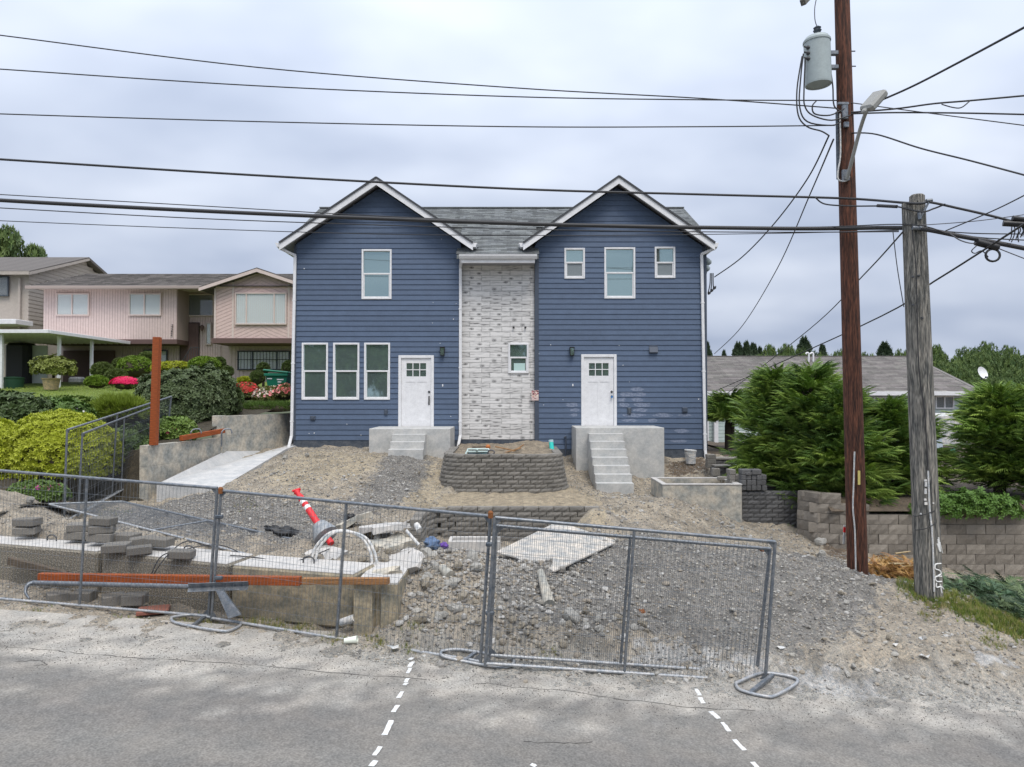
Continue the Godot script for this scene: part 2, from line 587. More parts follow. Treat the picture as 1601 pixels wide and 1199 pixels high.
func solve_ground() -> void:
	var pts := []
	for q in [[0, 812, 12.4], [100, 815, 12.6], [60, 780, 14.0], [100, 815, 14.2], [250, 800, 14.0], [345, 765, 15.5], [400, 745, 16.5], [500, 720, 18.7], [455, 702, 21.0],
			[640, 714, 19.2], [700, 712, 20.5], [620, 760, 16.3], [560, 800, 13.8], [450, 800, 14.0], [340, 800, 14.0], [200, 835, 12.2], [420, 838, 12.2], [540, 862, 11.3], [690, 786, 15.8], [650, 800, 14.4],
			[700, 848, 13.6], [800, 852, 13.4], [660, 880, 11.2], [750, 925, 10.4], [755, 1000, 9.3], [850, 880, 11.7], [900, 950, 10.2], [950, 1000, 9.5], [1000, 900, 11.3], [1000, 825, 14.0],
			[960, 772, 17.9], [900, 768, 17.0], [880, 800, 15.2], [1110, 800, 16.4], [1060, 790, 16.0], [1100, 842, 14.5], [1165, 832, 16.2], [1255, 838, 16.3], [1150, 950, 10.5], [1150, 880, 12.3],
			[1300, 880, 13.0], [1300, 950, 10.8], [1300, 1030, 9.3], [1341, 897, 13.0], [1450, 928, 11.5], [1500, 1000, 9.9], [1600, 1052, 9.6], [1450, 985, 10.4], [1500, 902, 15.0], [1590, 925, 13.4],
			[1600, 1000, 10.8], [1030, 748, 20.0], [1095, 718, 21.3], [900, 715, 21.3], [780, 712, 21.3]]:
		pts.append(P(q[0], q[1], q[2]))
	for x in [-17.0, -12.0, -8.0, -4.0]:
		pts.append(Vector3(x, 1.1 if x < -5 else 1.0, -11.2))
	for x in [-1.0, 1.0, 3.3, 6.0, 9.0, 14.0, 18.0]:
		pts.append(Vector3(x, road_y(x), -8.9))
	for x in [-6.0, 0.0, 6.0]:
		pts.append(Vector3(x, 1.9, -27.0))
	pts.append(Vector3(12, -0.6, -15.0))
	pts.append(Vector3(16, -0.8, -13.0))
	pts.append(Vector3(14, -0.5, -20.0))
	pts.append(Vector3(-13, 1.2, -15.0))
	pts.append(Vector3(-12, 1.5, -20.0))
	var n := pts.size()
	var size := n + 3
	var m := []
	for i in size:
		var row := PackedFloat64Array()
		row.resize(size + 1)
		m.append(row)
	for i in n:
		tps_p.append(Vector2(pts[i].x, pts[i].z))
		for j in n:
			var r := Vector2(pts[i].x - pts[j].x, pts[i].z - pts[j].z).length_squared()
			m[i][j] = 0.04 if i == j else (r * log(r) if r > 1e-9 else 0.0)
		m[i][n] = 1.0; m[i][n + 1] = pts[i].x; m[i][n + 2] = pts[i].z
		m[n][i] = 1.0; m[n + 1][i] = pts[i].x; m[n + 2][i] = pts[i].z
		m[i][size] = pts[i].y
	for k in size:
		var best := k
		for i in range(k, size):
			if absf(m[i][k]) > absf(m[best][k]): best = i
		var t = m[k]
		m[k] = m[best]
		m[best] = t
		for i in range(k + 1, size):
			var f: float = m[i][k] / m[k][k]
			if f != 0.0:
				for j in range(k, size + 1):
					m[i][j] -= f * m[k][j]
	tps_w.resize(size)
	for k in range(size - 1, -1, -1):
		var s: float = m[k][size]
		for j in range(k + 1, size):
			s -= m[k][j] * tps_w[j]
		tps_w[k] = s / m[k][k]
	ggrid.resize(gnx * gnz)
	for iz in gnz:
		for ix in gnx:
			var x := gx0 + ix * gstep
			var z := gz0 + iz * gstep
			var s: float = tps_w[n] + tps_w[n + 1] * x + tps_w[n + 2] * z
			for i in n:
				var r := (tps_p[i].x - x) * (tps_p[i].x - x) + (tps_p[i].y - z) * (tps_p[i].y - z)
				if r > 1e-9: s += tps_w[i] * r * log(r)
			ggrid[iz * gnx + ix] = s

# middle line of the row of big blocks: x -> z
func eco_z(x: float) -> float:
	return lerpf(-11.9, -10.25, clampf((x + 8.3) / 6.2, -1.0, 1.1))

func gh(x: float, z: float) -> float:
	var fx := clampf((x - gx0) / gstep, 0.0, gnx - 1.01)
	var fz := clampf((z - gz0) / gstep, 0.0, gnz - 1.01)
	var ix := int(fx)
	var iz := int(fz)
	var tx := fx - ix
	var tz := fz - iz
	var i := iz * gnx + ix
	var back := lerpf(lerpf(ggrid[i], ggrid[i + 1], tx), lerpf(ggrid[i + gnx], ggrid[i + gnx + 1], tx), tz)
	var front := road_y(x)
	# the asphalt reaches nearly to the fence on the left and stops short of it on the right
	var edge := 7.7 + lerpf(1.15, 0.35, smoothstep(-4.0, 1.0, x))
	var near := lerpf(front - 0.03, front + 0.015, clampf((-z - edge) / 0.9, 0.0, 1.0)) - clampf((-z - 9.2) / 2.0, 0.0, 1.0) * 0.12
	# ground held up by the row of blocks steps down inside it; further right it slopes
	var hold := 1.0 - smoothstep(-2.6, -1.2, x)
	var t := smoothstep(-0.25, 0.25, eco_z(x) - z)
	var slope := smoothstep(8.6, 9.6, -z)
	# hollow dug along the foot of the lower block wall
	back -= 0.3 * smoothstep(-14.65, -14.35, z) * (1.0 - smoothstep(-14.0, -12.6, z)) * smoothstep(-1.9, -1.4, x) * (1.0 - smoothstep(0.8, 2.0, x))
	# heap of dug gravel and broken concrete beside the end block
	back += 0.24 * exp(-pow((x + 0.75) / 0.55, 2.0) - pow((z + 10.9) / 0.75, 2.0)) + 0.42 * exp(-pow((x - 1.6) / 0.5, 2.0) - pow((z + 14.0) / 0.5, 2.0)) + 0.12 * exp(-pow((x - 0.4) / 0.6, 2.0) - pow((z + 11.0) / 0.6, 2.0))
	return lerpf(near, back, lerpf(slope, t, hold))

func G(px: float, py: float) -> Vector3:
	var d := 6.0
	while d < 40.0:
		var p := P(px, py, d)
		if p.y < gh(p.x, p.z):
			return P(px, py, d - 0.02)
		d += 0.04
	return P(px, py, 20.0)

func poly_xz(px: Array) -> PackedVector2Array:
	var r := PackedVector2Array()
	for q in px:
		var p := G(q[0], q[1])
		r.append(Vector2(p.x, p.z))
	return r

func in_area(name: String, x: float, z: float) -> bool:
	for q in areas[name]:
		if Geometry2D.is_point_in_polygon(Vector2(x, z), q): return true
	return false

# a sheet over a grid; f gives the height, g the colour
func sheet(x0: float, x1: float, z0: float, z1: float, step: float, f: Callable, g: Callable) -> ArrayMesh:
	var nx := int(ceil((x1 - x0) / step)) + 1
	var nz := int(ceil((z1 - z0) / step)) + 1
	var v := PackedVector3Array()
	var nn := PackedVector3Array()
	var cc := PackedColorArray()
	v.resize(nx * nz); nn.resize(nx * nz); cc.resize(nx * nz)
	for j in nz:
		for i in nx:
			var x := minf(x0 + i * step, x1)
			var z := minf(z0 + j * step, z1)
			v[j * nx + i] = Vector3(x, f.call(x, z), z)
			cc[j * nx + i] = g.call(x, z)
	for j in nz:
		for i in nx:
			var a := v[j * nx + mini(i + 1, nx - 1)] - v[j * nx + maxi(i - 1, 0)]
			var b := v[mini(j + 1, nz - 1) * nx + i] - v[maxi(j - 1, 0) * nx + i]
			nn[j * nx + i] = b.cross(a).normalized()
	var ids := PackedInt32Array()
	for j in nz - 1:
		for i in nx - 1:
			var k := j * nx + i
			ids.append_array([k, k + 1, k + nx, k + 1, k + nx + 1, k + nx])
	var a := []
	a.resize(Mesh.ARRAY_MAX)
	a[Mesh.ARRAY_VERTEX] = v
	a[Mesh.ARRAY_NORMAL] = nn
	a[Mesh.ARRAY_COLOR] = cc
	a[Mesh.ARRAY_INDEX] = ids
	var m := ArrayMesh.new()
	m.add_surface_from_arrays(Mesh.PRIMITIVE_TRIANGLES, a)
	return m

func structure(called: String, me: Mesh, mm: Material, label: String) -> MeshInstance3D:
	var o := MeshInstance3D.new()
	o.name = numbered(called)
	o.mesh = me
	o.material_override = mm
	add_child(o)
	tag(o, label, "", "", "structure")
	return o

func make_rocks() -> void:
	bumps.seed = 5
	bumps.frequency = 1.0
	bumps.fractal_octaves = 3
	for k in 9:
		var s := SphereMesh.new()
		s.radius = 0.5
		s.height = 1.0
		s.radial_segments = 6 if k < 3 else 9
		s.rings = 3 if k < 3 else 5
		var a := s.get_mesh_arrays()
		var mb := MB.new()
		var vs: PackedVector3Array = a[Mesh.ARRAY_VERTEX]
		var ids: PackedInt32Array = a[Mesh.ARRAY_INDEX]
		var moved := PackedVector3Array()
		for p in vs:
			var q := p.normalized()
			var r := 0.5 + 0.28 * bumps.get_noise_3d(q.x * 0.9 + k * 7.3, q.y * 0.9, q.z * 0.9)
			# a few flat cuts make it angular
			for c in 4:
				var d := Vector3(sin(k * 3.1 + c * 2.4), cos(k * 1.7 + c * 1.9) * 0.7, sin(k * 5.3 + c * 4.1)).normalized()
				var h := q.dot(d)
				if h > 0.05: r = minf(r, 0.36 / h)
			moved.append(q * r * Vector3(1.0, 0.72, 0.85))
		for i in range(0, ids.size(), 3):
			if moved[ids[i]] != moved[ids[i + 1]] and moved[ids[i + 1]] != moved[ids[i + 2]] and moved[ids[i]] != moved[ids[i + 2]]:
				mb.tri(moved[ids[i]], moved[ids[i + 1]], moved[ids[i + 2]], moved[ids[i]] + moved[ids[i + 1]] + moved[ids[i + 2]])
		rocks.append(mb.mesh())

func spin() -> Basis:
	return Basis(Vector3(R(-1, 1), R(-1, 1), R(-1, 1)).normalized(), R(0, TAU))

func lot_height(x: float, z: float) -> float:
	var h := gh(x, z)
	var k := smoothstep(8.4, 9.4, -z)
	var rough := 0.055 if (x > -2.2 and x < 3.2 and z > -13.5) else 0.03
	h += k * 0.05 * bumps.get_noise_2d(x * 2.6 + z * 0.5, z * 0.7 + 33.0) * smoothstep(2.0, 3.2, x + 12.0)
	h += k * (rough * bumps.get_noise_2d(x * 1.6, z * 1.6) * 2.0 + 0.02 * bumps.get_noise_2d(x * 6.0 + 50.0, z * 6.0))
	h += 0.014 * bumps.get_noise_2d(x * 2.4 + 9.0, z * 3.2) * (1.0 if k < 1.0 else 0.0)
	return h

func lot_color(x: float, z: float) -> Color:
	var n := bumps.get_noise_2d(x * 1.1 + 30.0, z * 1.1)
	var n2 := bumps.get_noise_2d(x * 4.5, z * 4.5 + 80.0)
	var jx := x + n2 * 0.28 + n * 0.2
	var jz := z + bumps.get_noise_2d(x * 4.5 + 40.0, z * 4.5) * 0.28
	var c := Color(0.60, 0.51, 0.385).lerp(Color(0.45, 0.385, 0.295), clampf(0.5 + n * 1.3, 0.0, 1.0))
	c = c.lerp(Color(0.60, 0.53, 0.42), clampf(n2 * 1.6, 0.0, 0.7))
	if z > -14.5 and x > -10.0:
		c = c.lerp(Color(0.455, 0.40, 0.325), 0.55)
	if in_area("tan", jx, jz):
		c = Color(0.60, 0.50, 0.345).lerp(c, 0.3)
	if in_area("gravel", jx, jz):
		c = Color(0.325, 0.305, 0.275) * (0.95 + n2 * 0.35)
	if in_area("brown", jx, jz):
		c = Color(0.22, 0.165, 0.115) * (1.0 + n2 * 0.4)
	if z > -9.6 or (x > 3.4 and z > -10.2):
		var e := smoothstep(-9.8 - n * 0.6, -8.9, z)
		c = c.lerp(Color(0.50, 0.475, 0.425) * (1.0 + n2 * 0.18), e)
	if in_area("pale", jx, jz):
		c = Color(0.64, 0.62, 0.585) * (1.0 + n2 * 0.12)
	if x > 6.0 and in_area("moss", jx, jz):
		c = Color(0.10, 0.13, 0.035).lerp(Color(0.25, 0.22, 0.10), clampf(0.5 + n2 * 1.8, 0.0, 1.0))
	c = c.lerp(c * 0.66, clampf(bumps.get_noise_2d(x * 0.8 + 11.0, z * 0.9 - 40.0) * 2.0 - 0.15, 0.0, 1.0))
	c.a = 1.0
	return c

# dust near the lot and worn streaks along the lanes, both broken up by noise
func road_color(x: float, z: float) -> Color:
	var n := bumps.get_noise_2d(x * 0.5, z * 1.4)
	var n2 := bumps.get_noise_2d(x * 2.0 + 70.0, z * 3.0)
	var d := clampf((-z - 7.75 + n * 1.0 + n2 * 0.9) / 0.9, 0.0, 1.0)
	var c := Color(0.38, 0.38, 0.385).lerp(Color(0.455, 0.455, 0.455), clampf(0.5 + bumps.get_noise_2d(x * 0.15, z * 1.1 + 20.0) * 1.6, 0.0, 1.0))
	c = c.lerp(Color(0.93, 0.92, 0.9), clampf(d * (0.72 + 0.6 * n2), 0.0, 1.0))
	c.a = 1.0
	return c

func yard_y(x: float, z: float) -> float:
	var t := [[-11.0, 0.6], [-13.0, 0.9], [-14.5, 1.5], [-16.0, 2.15], [-18.0, 2.5], [-20.0, 2.85], [-24.0, 3.45], [-30.0, 3.82], [-36.0, 4.25], [-70.0, 4.6]]
	var y := 4.6
	for i in t.size() - 1:
		if z <= t[i][0] and z > t[i + 1][0]:
			y = lerpf(t[i][1], t[i + 1][1], (t[i][0] - z) / (t[i][0] - t[i + 1][0]))
	if z > -11.0: y = 0.6
	if z > -16.2:
		y = lerpf(gh(-9.2, z) - 0.02, y, smoothstep(9.2, 10.6, -x))
	return y

func wall_x(z: float) -> float:
	if z > -16.0: return -9.0
	if z > -19.3: return lerpf(-8.17, -7.78, (-16.0 - z) / 3.3)
	return lerpf(-7.78, -6.98, clampf((-19.3 - z) / 3.2, 0.0, 1.0))

func side_y(x: float, z: float) -> float:
	var near := lerpf(0.97, 1.2, clampf((-z - 16.0) / 3.0, 0.0, 1.0))
	var up := lerpf(1.2, 1.78, clampf((-z - 18.0) / 5.0, 0.0, 1.0)) if x < 8.4 else 1.15
	return maxf(near, lerpf(up, 1.15, smoothstep(7.6, 9.5, x))) if z < -16.0 else near

func build_ground() -> void:
	solve_ground()
	areas.gravel = [poly_xz([[605, 714], [668, 714], [669, 742], [645, 775], [600, 802], [545, 802], [545, 782], [585, 748]]),
		poly_xz([[150, 795], [330, 770], [480, 786], [560, 812], [480, 850], [300, 830], [160, 822]]),
		poly_xz([[760, 900], [850, 880], [960, 850], [1010, 830], [1130, 860], [1290, 868], [1400, 905], [1340, 990], [1220, 1030], [1010, 985], [800, 990]])]
	areas.tan = [poly_xz([[640, 730], [690, 720], [690, 800], [640, 795]]), poly_xz([[690, 780], [890, 780], [895, 800], [690, 798]]), poly_xz([[480, 705], [600, 712], [560, 745], [440, 760], [400, 745]]), poly_xz([[895, 760], [935, 770], [940, 790], [895, 785]]), poly_xz([[870, 812], [900, 798], [945, 802], [965, 825], [900, 835]])]
	areas.brown = [poly_xz([[1045, 725], [1100, 715], [1108, 735], [1050, 748]]), poly_xz([[1270, 835], [1330, 830], [1335, 880], [1290, 865]])]
	areas.pale = [poly_xz([[985, 1010], [1060, 1004], [1195, 1030], [1200, 1052], [1000, 1035]]), poly_xz([[1205, 1044], [1290, 1050], [1380, 1075], [1420, 1092], [1300, 1085], [1205, 1064]]), poly_xz([[1515, 1022], [1560, 1022], [1585, 1044], [1540, 1040]])]
	areas.moss = [poly_xz([[1405, 905], [1430, 900], [1480, 925], [1540, 950], [1601, 985], [1640, 1020], [1560, 985], [1490, 960], [1420, 935]])]
	structure("ground", sheet(-450, 450, -850, 60, 90.0, func(_x, z): return -1.4 - 0.002 * absf(z), func(_x, _z): return Color(0.10, 0.12, 0.05)), M.ground, "flat far ground reaching to the horizon behind the houses")
	var road := structure("road", sheet(-42, 42, -9.9, 9, 0.2, func(x, _z): return road_y(x), road_color), M.asphalt, "worn grey asphalt road sloping down to the right")
	structure("lot", sheet(-12.0, 14.0, -22.2, -7.5, 0.055, lot_height, lot_color), M.ground, "rough dirt and gravel lot sloping up to the blue house")
	# neighbour's bank and lawn, its edge along the concrete wall
	var bank := func(x, z):
		return yard_y(x, z) + 0.05 * bumps.get_noise_2d(x * 1.5, z * 1.5)
	var green := func(x, z):
		return Color(0.23, 0.31, 0.055) * (1.0 + 0.3 * bumps.get_noise_2d(x * 1.2, z * 3.0)) if z < -22.6 else Color(0.10, 0.085, 0.055)
	structure("bank", sheet(-32.0, -9.0, -17.0, -11.2, 0.25, bank, green), M.ground, "soil bank planted with shrubs below the pink house")
	var warp := func(u, z):  # u from 0 at the wall to 1 far left
		return u
	var mb := MB.new()
	var zs := []
	var z := -16.0
	while z > -70.0:
		zs.append(z)
		z -= 0.5 if z > -32.0 else 4.0
	var us := []
	for i in 40: us.append(pow(i / 39.0, 1.4) * 26.0)
	for j in zs.size() - 1:
		for i in us.size() - 1:
			var q := []
			for k in [[0, 0], [1, 0], [1, 1], [0, 1]]:
				var zz: float = zs[j + k[1]]
				var x: float = wall_x(zz) - 0.1 - us[i + k[0]]
				q.append(Vector3(x, bank.call(x, zz), zz))
			mb.col = green.call(q[0].x, q[0].z)
			mb.quad(q[0], q[1], q[2], q[3], Vector3.UP)
	var lawn := obj("lawn", mb, M.ground)
	tag(lawn, "mown lawn sloping up to the pink house", "", "", "structure")
	var soil := func(x, zz):
		return Color(0.20, 0.155, 0.11) * (1.0 + 0.3 * bumps.get_noise_2d(x * 3.0, zz * 3.0))
	structure("side_yard", sheet(7.05, 34.0, -60.0, -15.75, 0.6, side_y, soil), M.ground, "raised soil terrace of the neighbour behind the tan block wall")
	structure("side_path", sheet(5.92, 7.05, -40.0, -17.3, 0.4, func(x, zz): return side_y(x, zz) - 0.06, soil), M.ground, "soil path beside the blue house behind the grey block wall")
	# concrete driveway beside the house
	var top := [P(245, 757, 15.8), P(345, 762, 15.6), P(447, 702, 20.4), Vector3(-6.62, 2.08, -24.5), Vector3(-6.95, 2.1, -24.5), P(352, 705, 19.3)]
	var dm := MB.new()
	dm.prism(top, Vector3(0, -0.4, 0))
	structure("driveway", dm.mesh(), M.slab, "smooth new concrete driveway strip along the left wall")
	build_gravel(road)

func build_gravel(road: Node) -> void:
	# white paint dashes on the asphalt
	for q in [[648, 1028, 640, 1032], [645, 1036, 640, 1043], [642, 1045, 637, 1053], [638, 1061, 634, 1067], [636, 1068, 632, 1072], [629, 1082, 623, 1092], [622, 1103, 615, 1114], [612, 1127, 601, 1150], [595, 1168, 585, 1182], [588, 1190, 580, 1199],
			[1088, 1078, 1094, 1088], [1094, 1091, 1100, 1100], [1111, 1113, 1124, 1124], [1129, 1130, 1140, 1144], [1148, 1157, 1164, 1174], [1176, 1192, 1186, 1203], [830, 1196, 838, 1199]]:
		var a := road_hit(q[0], q[1])
		var b := road_hit(q[2], q[3])
		var wide: Vector3 = (b - a).cross(Vector3.UP).normalized() * R(0.025, 0.033)
		var m := MB.new()
		var up := Vector3(0, 0.006, 0)
		var top := []
		var k := 5
		for i in k + 1:
			top.append(a.lerp(b, float(i) / k) + wide * R(0.72, 1.08) + up)
		for i in k + 1:
			top.append(b.lerp(a, float(i) / k) - wide * R(0.72, 1.08) + up)
		m.prism(top, Vector3(0, -0.004, 0))
		obj("paint_dash", m, M.roadpaint, road)
	# loose gravel and pebbles, far too many to count
	var tones := [Color(0.42, 0.405, 0.375), Color(0.30, 0.29, 0.275), Color(0.53, 0.505, 0.455), Color(0.66, 0.63, 0.57), Color(0.47, 0.41, 0.33), Color(0.24, 0.228, 0.212)]
	var xs := []
	var cs := []
	var tries := 0
	while xs.size() < 70000 and tries < 400000:
		tries += 1
		var d := pow(R(0.0, 1.0), 0.8)
		var z := lerpf(-8.2, -21.3, d)
		var x := R(-9.2, 10.5)
		if x < -6.4 and z < -15.5: continue
		if x > 7.0 and z < -15.5: continue
		var keep := 0.3
		if in_area("gravel", x + R(-0.2, 0.2), z + R(-0.2, 0.2)): keep = 1.0
		elif z > -8.8: keep = 0.10
		elif z > -13.5 and x > -2.2 and x < 3.0: keep = 0.85
		elif in_area("pale", x, z): keep = 0.05
		if rng.randf() > keep: continue
		var s := R(0.014, 0.040) * (1.6 if rng.randf() < 0.08 else 1.0)
		if z > -8.8: s *= 0.6
		var b := spin().scaled(Vector3(s, s * 0.8, s))
		xs.append(Transform3D(b, Vector3(x, lot_height(x, z) + s * 0.1, z)))
		cs.append(tones[rng.randi() % 6] * R(0.8, 1.15))
	var st := many("gravel", rocks[0], M.stone, self, xs, cs)
	tag(st, "loose grey gravel and pebbles strewn over the lot", "gravel", "", "stuff")
	# clods and broken stone too many to count
	xs = []
	cs = []
	for i in 3600:
		var x := R(-6.0, 9.0)
		var z := R(-17.0, -8.9)
		if i < 1700:
			x = rng.randfn(-0.2, 0.95)
			z = rng.randfn(-10.7, 0.75)
		if x < -1.6 and z > -12.2: continue
		if z < -14.0 and x > -2.2 and x < 2.0: continue
		if x > 6.6 and z < -14: continue
		var s := R(0.035, 0.09) * (1.5 if rng.randf() < 0.15 else 1.0)
		xs.append(Transform3D(spin().scaled(Vector3(s, s * 0.75, s)), Vector3(x, lot_height(x, z) + s * 0.12, z)))
		cs.append([Color(0.56, 0.53, 0.47), Color(0.46, 0.40, 0.32), Color(0.66, 0.64, 0.60), Color(0.36, 0.34, 0.31), Color(0.44, 0.42, 0.385)][rng.randi() % 5] * R(0.8, 1.1))
	tag(many("clods", rocks[4], M.stone, self, xs, cs), "clods and broken stone strewn over the slope and the rubble heap", "stones", "", "stuff")
	# cracks in the asphalt, thin dark strips laid just above it
	for q in [[[0, 1011], [90, 1018], [150, 1024], [190, 1027], [300, 1034], [420, 1042], [560, 1055], [690, 1064]], [[20, 1035], [60, 1032], [75, 1040], [50, 1041]], [[820, 1160], [880, 1163], [935, 1161]], [[740, 1070], [760, 1068], [800, 1075], [880, 1080], [960, 1092], [1080, 1107], [1200, 1112]]]:
		var m := MB.new()
		var line := []
		for k in q.size() - 1:
			for j in 6:
				line.append(road_hit(lerpf(q[k][0], q[k + 1][0], j / 6.0) + R(-2, 2), lerpf(q[k][1], q[k + 1][1], j / 6.0) + R(-1.2, 1.2)))
		for k in line.size() - 1:
			var w: Vector3 = (line[k + 1] - line[k]).cross(Vector3.UP).normalized() * R(0.002, 0.006)
			var up := Vector3(0, 0.004, 0)
			m.quad(line[k] - w + up, line[k] + w + up, line[k + 1] + w + up, line[k + 1] - w + up, Vector3.UP)
		obj("crack", m, mat(lin(0.09, 0.086, 0.08), 0.95), road)
	# small grit on the road edge
	xs = []
	cs = []
	for i in 6500:
		var x := R(-9.0, 9.0)
		var z := (-8.5 if x > -1.0 else -8.75) + rng.randfn(0.0, 0.4)
		var s := R(0.006, 0.016)
		xs.append(Transform3D(spin().scaled(Vector3.ONE * s), Vector3(x, maxf(road_y(x), lot_height(x, z)) + s * 0.2, z)))
		cs.append(Color(0.16, 0.15, 0.14) * R(0.6, 2.2))
	tag(many("grit", rocks[1], M.stone, self, xs, cs), "dark grit scattered along the edge of the asphalt", "grit", "", "stuff")

func road_hit(px: float, py: float) -> Vector3:
	var d := 5.0
	while d < 14.0:
		var p := P(px, py, d)
		var g: float = maxf(road_y(p.x), lot_height(p.x, p.z))
		if p.y < g: return Vector3(p.x, g, p.z)
		d += 0.01
	return P(px, py, 8.0)

# ---------------------------------------------------------------- the blue house
func hx(px: float) -> float:
	return P(px, 600, WALL).x

func hy(py: float) -> float:
	return P(800, py, WALL).y

func rect(a: float, b: float, c: float, d: float) -> Rect2:
	# pixel box on the front wall -> metres, y up
	return Rect2(hx(a), hy(d), hx(c) - hx(a), hy(b) - hy(d))

func lap(parent: Node, b0: float, b1: float, t0: float, t1: float, y0: float, y1: float, z: float, m: Material) -> void:
	if b1 - b0 < 0.02 or y1 - y0 < 0.012: return
	var mb := MB.new()
	var lo := 0.026
	var hi := 0.007
	var a := Vector3(b0, y0, z + lo)
	var b := Vector3(b1, y0, z + lo)
	var c := Vector3(t1, y1, z + hi)
	var d := Vector3(t0, y1, z + hi)
	var back := Vector3(0, 0, 1)
	mb.quad(a, b, c, d, Vector3.BACK)
	mb.quad(a, b, Vector3(b1, y0, z), Vector3(b0, y0, z), Vector3.DOWN)
	mb.quad(a, d, Vector3(t0, y1, z), Vector3(b0, y0, z), Vector3.LEFT)
	mb.quad(b, c, Vector3(t1, y1, z), Vector3(b1, y0, z), Vector3.RIGHT)
	mb.quad(d, c, Vector3(t1, y1, z), Vector3(t0, y1, z), Vector3.UP)
	obj("siding_board", mb, M.blues[rng.randi() % 4] if m == M.blue else m, parent)

func side_wall(parent: Node, z: float, y0: float, y1: float, xl: Callable, xr: Callable, holes: Array, mm: Material, expo := 0.157) -> void:
	var y := y0
	while y < y1 - 0.01:
		var t := minf(y + expo - 0.002 + R(-0.0015, 0.0015), y1)
		var l0: float = xl.call(y)
		var r0: float = xr.call(y)
		var l1: float = xl.call(t)
		var r1: float = xr.call(t)
		if r1 - l1 < 0.05:
			l1 = (l0 + r0) * 0.5 - 0.02
			r1 = l1 + 0.04
		var cuts := []
		for h in holes:
			if h.position.y < t - 0.004 and h.end.y > y + 0.004: cuts.append(h)
		cuts.sort_custom(func(p, q): return p.position.x < q.position.x)
		var x := l0
		var xt := l1
		for h in cuts:
			run_boards(parent, x, h.position.x, xt, h.position.x, y, t, z, mm)
			lap(parent, h.position.x, h.end.x, h.position.x, h.end.x, y, h.position.y, z, mm)
			lap(parent, h.position.x, h.end.x, h.position.x, h.end.x, h.end.y, t, z, mm)
			x = h.end.x
			xt = x
		run_boards(parent, x, r0, xt, r1, y, t, z, mm)
		y += expo

func run_boards(parent: Node, b0: float, b1: float, t0: float, t1: float, y: float, t: float, z: float, mm: Material) -> void:
	if b1 - b0 > 3.4:
		var c := lerpf(b0, b1, R(0.28, 0.72))
		lap(parent, b0, c - 0.0015, t0, c - 0.0015, y, t, z, mm)
		lap(parent, c + 0.0015, b1, c + 0.0015, t1, y, t, z + R(0, 0.0012), mm)
	else:
		lap(parent, b0, b1, t0, t1, y, t, z, mm)

func holed(mb: MB, x0: float, x1: float, y0: float, y1: float, holes: Array, zf: float, zb: float) -> void:
	var xs := [x0, x1]
	var ys := [y0, y1]
	for h in holes:
		for q in [h.position.x, h.end.x]:
			if q > x0 and q < x1: xs.append(q)
		for q in [h.position.y, h.end.y]:
			if q > y0 and q < y1: ys.append(q)
	xs.sort()
	ys.sort()
	for i in xs.size() - 1:
		for j in ys.size() - 1:
			var c := Vector2((xs[i] + xs[i + 1]) * 0.5, (ys[j] + ys[j + 1]) * 0.5)
			if holes.any(func(h): return h.has_point(c)): continue
			if xs[i + 1] - xs[i] > 0.001 and ys[j + 1] - ys[j] > 0.001:
				mb.bx(Vector3(xs[i], ys[j], zb), Vector3(xs[i + 1], ys[j + 1], zf))

func pane(r: Rect2, z: float, m: Material, parent: Node, called := "pane") -> void:
	var mb := MB.new()
	mb.bx(Vector3(r.position.x, r.position.y, z - 0.004), Vector3(r.end.x, r.end.y, z))
	obj(called, mb, m, parent)

func frame4(mb: MB, r: Rect2, w: float, z0: float, z1: float, bev := 0.008) -> void:
	mb.bx(Vector3(r.position.x, r.position.y, z0), Vector3(r.position.x + w, r.end.y, z1), bev)
	mb.bx(Vector3(r.end.x - w, r.position.y, z0), Vector3(r.end.x, r.end.y, z1), bev)
	mb.bx(Vector3(r.position.x + w, r.end.y - w, z0), Vector3(r.end.x - w, r.end.y, z1 - 0.002), bev)
	mb.bx(Vector3(r.position.x + w, r.position.y, z0), Vector3(r.end.x - w, r.position.y + w, z1 - 0.002), bev)

func window(parent: Node, r: Rect2, rail_y: float, z: float, lower: Material = null, label := "") -> Node3D:
	var w := Node3D.new()
	w.name = "window"
	w.position = Vector3(r.get_center().x, r.position.y, z) - origin(parent)
	parent.add_child(w, true)
	if label: w.set_meta("label", label)
	var mb := MB.new()
	frame4(mb, r, 0.055, z - 0.06, z + 0.045)
	obj("frame", mb, M.white, w)
	var inn := r.grow(-0.055)
	mb = MB.new()
	frame4(mb, Rect2(inn.position.x, inn.position.y, inn.size.x, rail_y - inn.position.y + 0.02), 0.032, z - 0.05, z + 0.018, 0.005)
	obj("sash", mb, M.white, w)
	mb = MB.new()
	mb.bx(Vector3(inn.position.x, rail_y - 0.018, z - 0.06), Vector3(inn.end.x, rail_y + 0.03, z + 0.026), 0.005)
	obj("meeting_rail", mb, M.white, w)
	pane(Rect2(inn.position.x, rail_y, inn.size.x, inn.end.y - rail_y), z - 0.03, M.glass, w)
	pane(Rect2(inn.position.x + 0.03, inn.position.y + 0.03, inn.size.x - 0.06, rail_y - inn.position.y - 0.04), z - 0.012, lower if lower else M.glass, w)
	return w

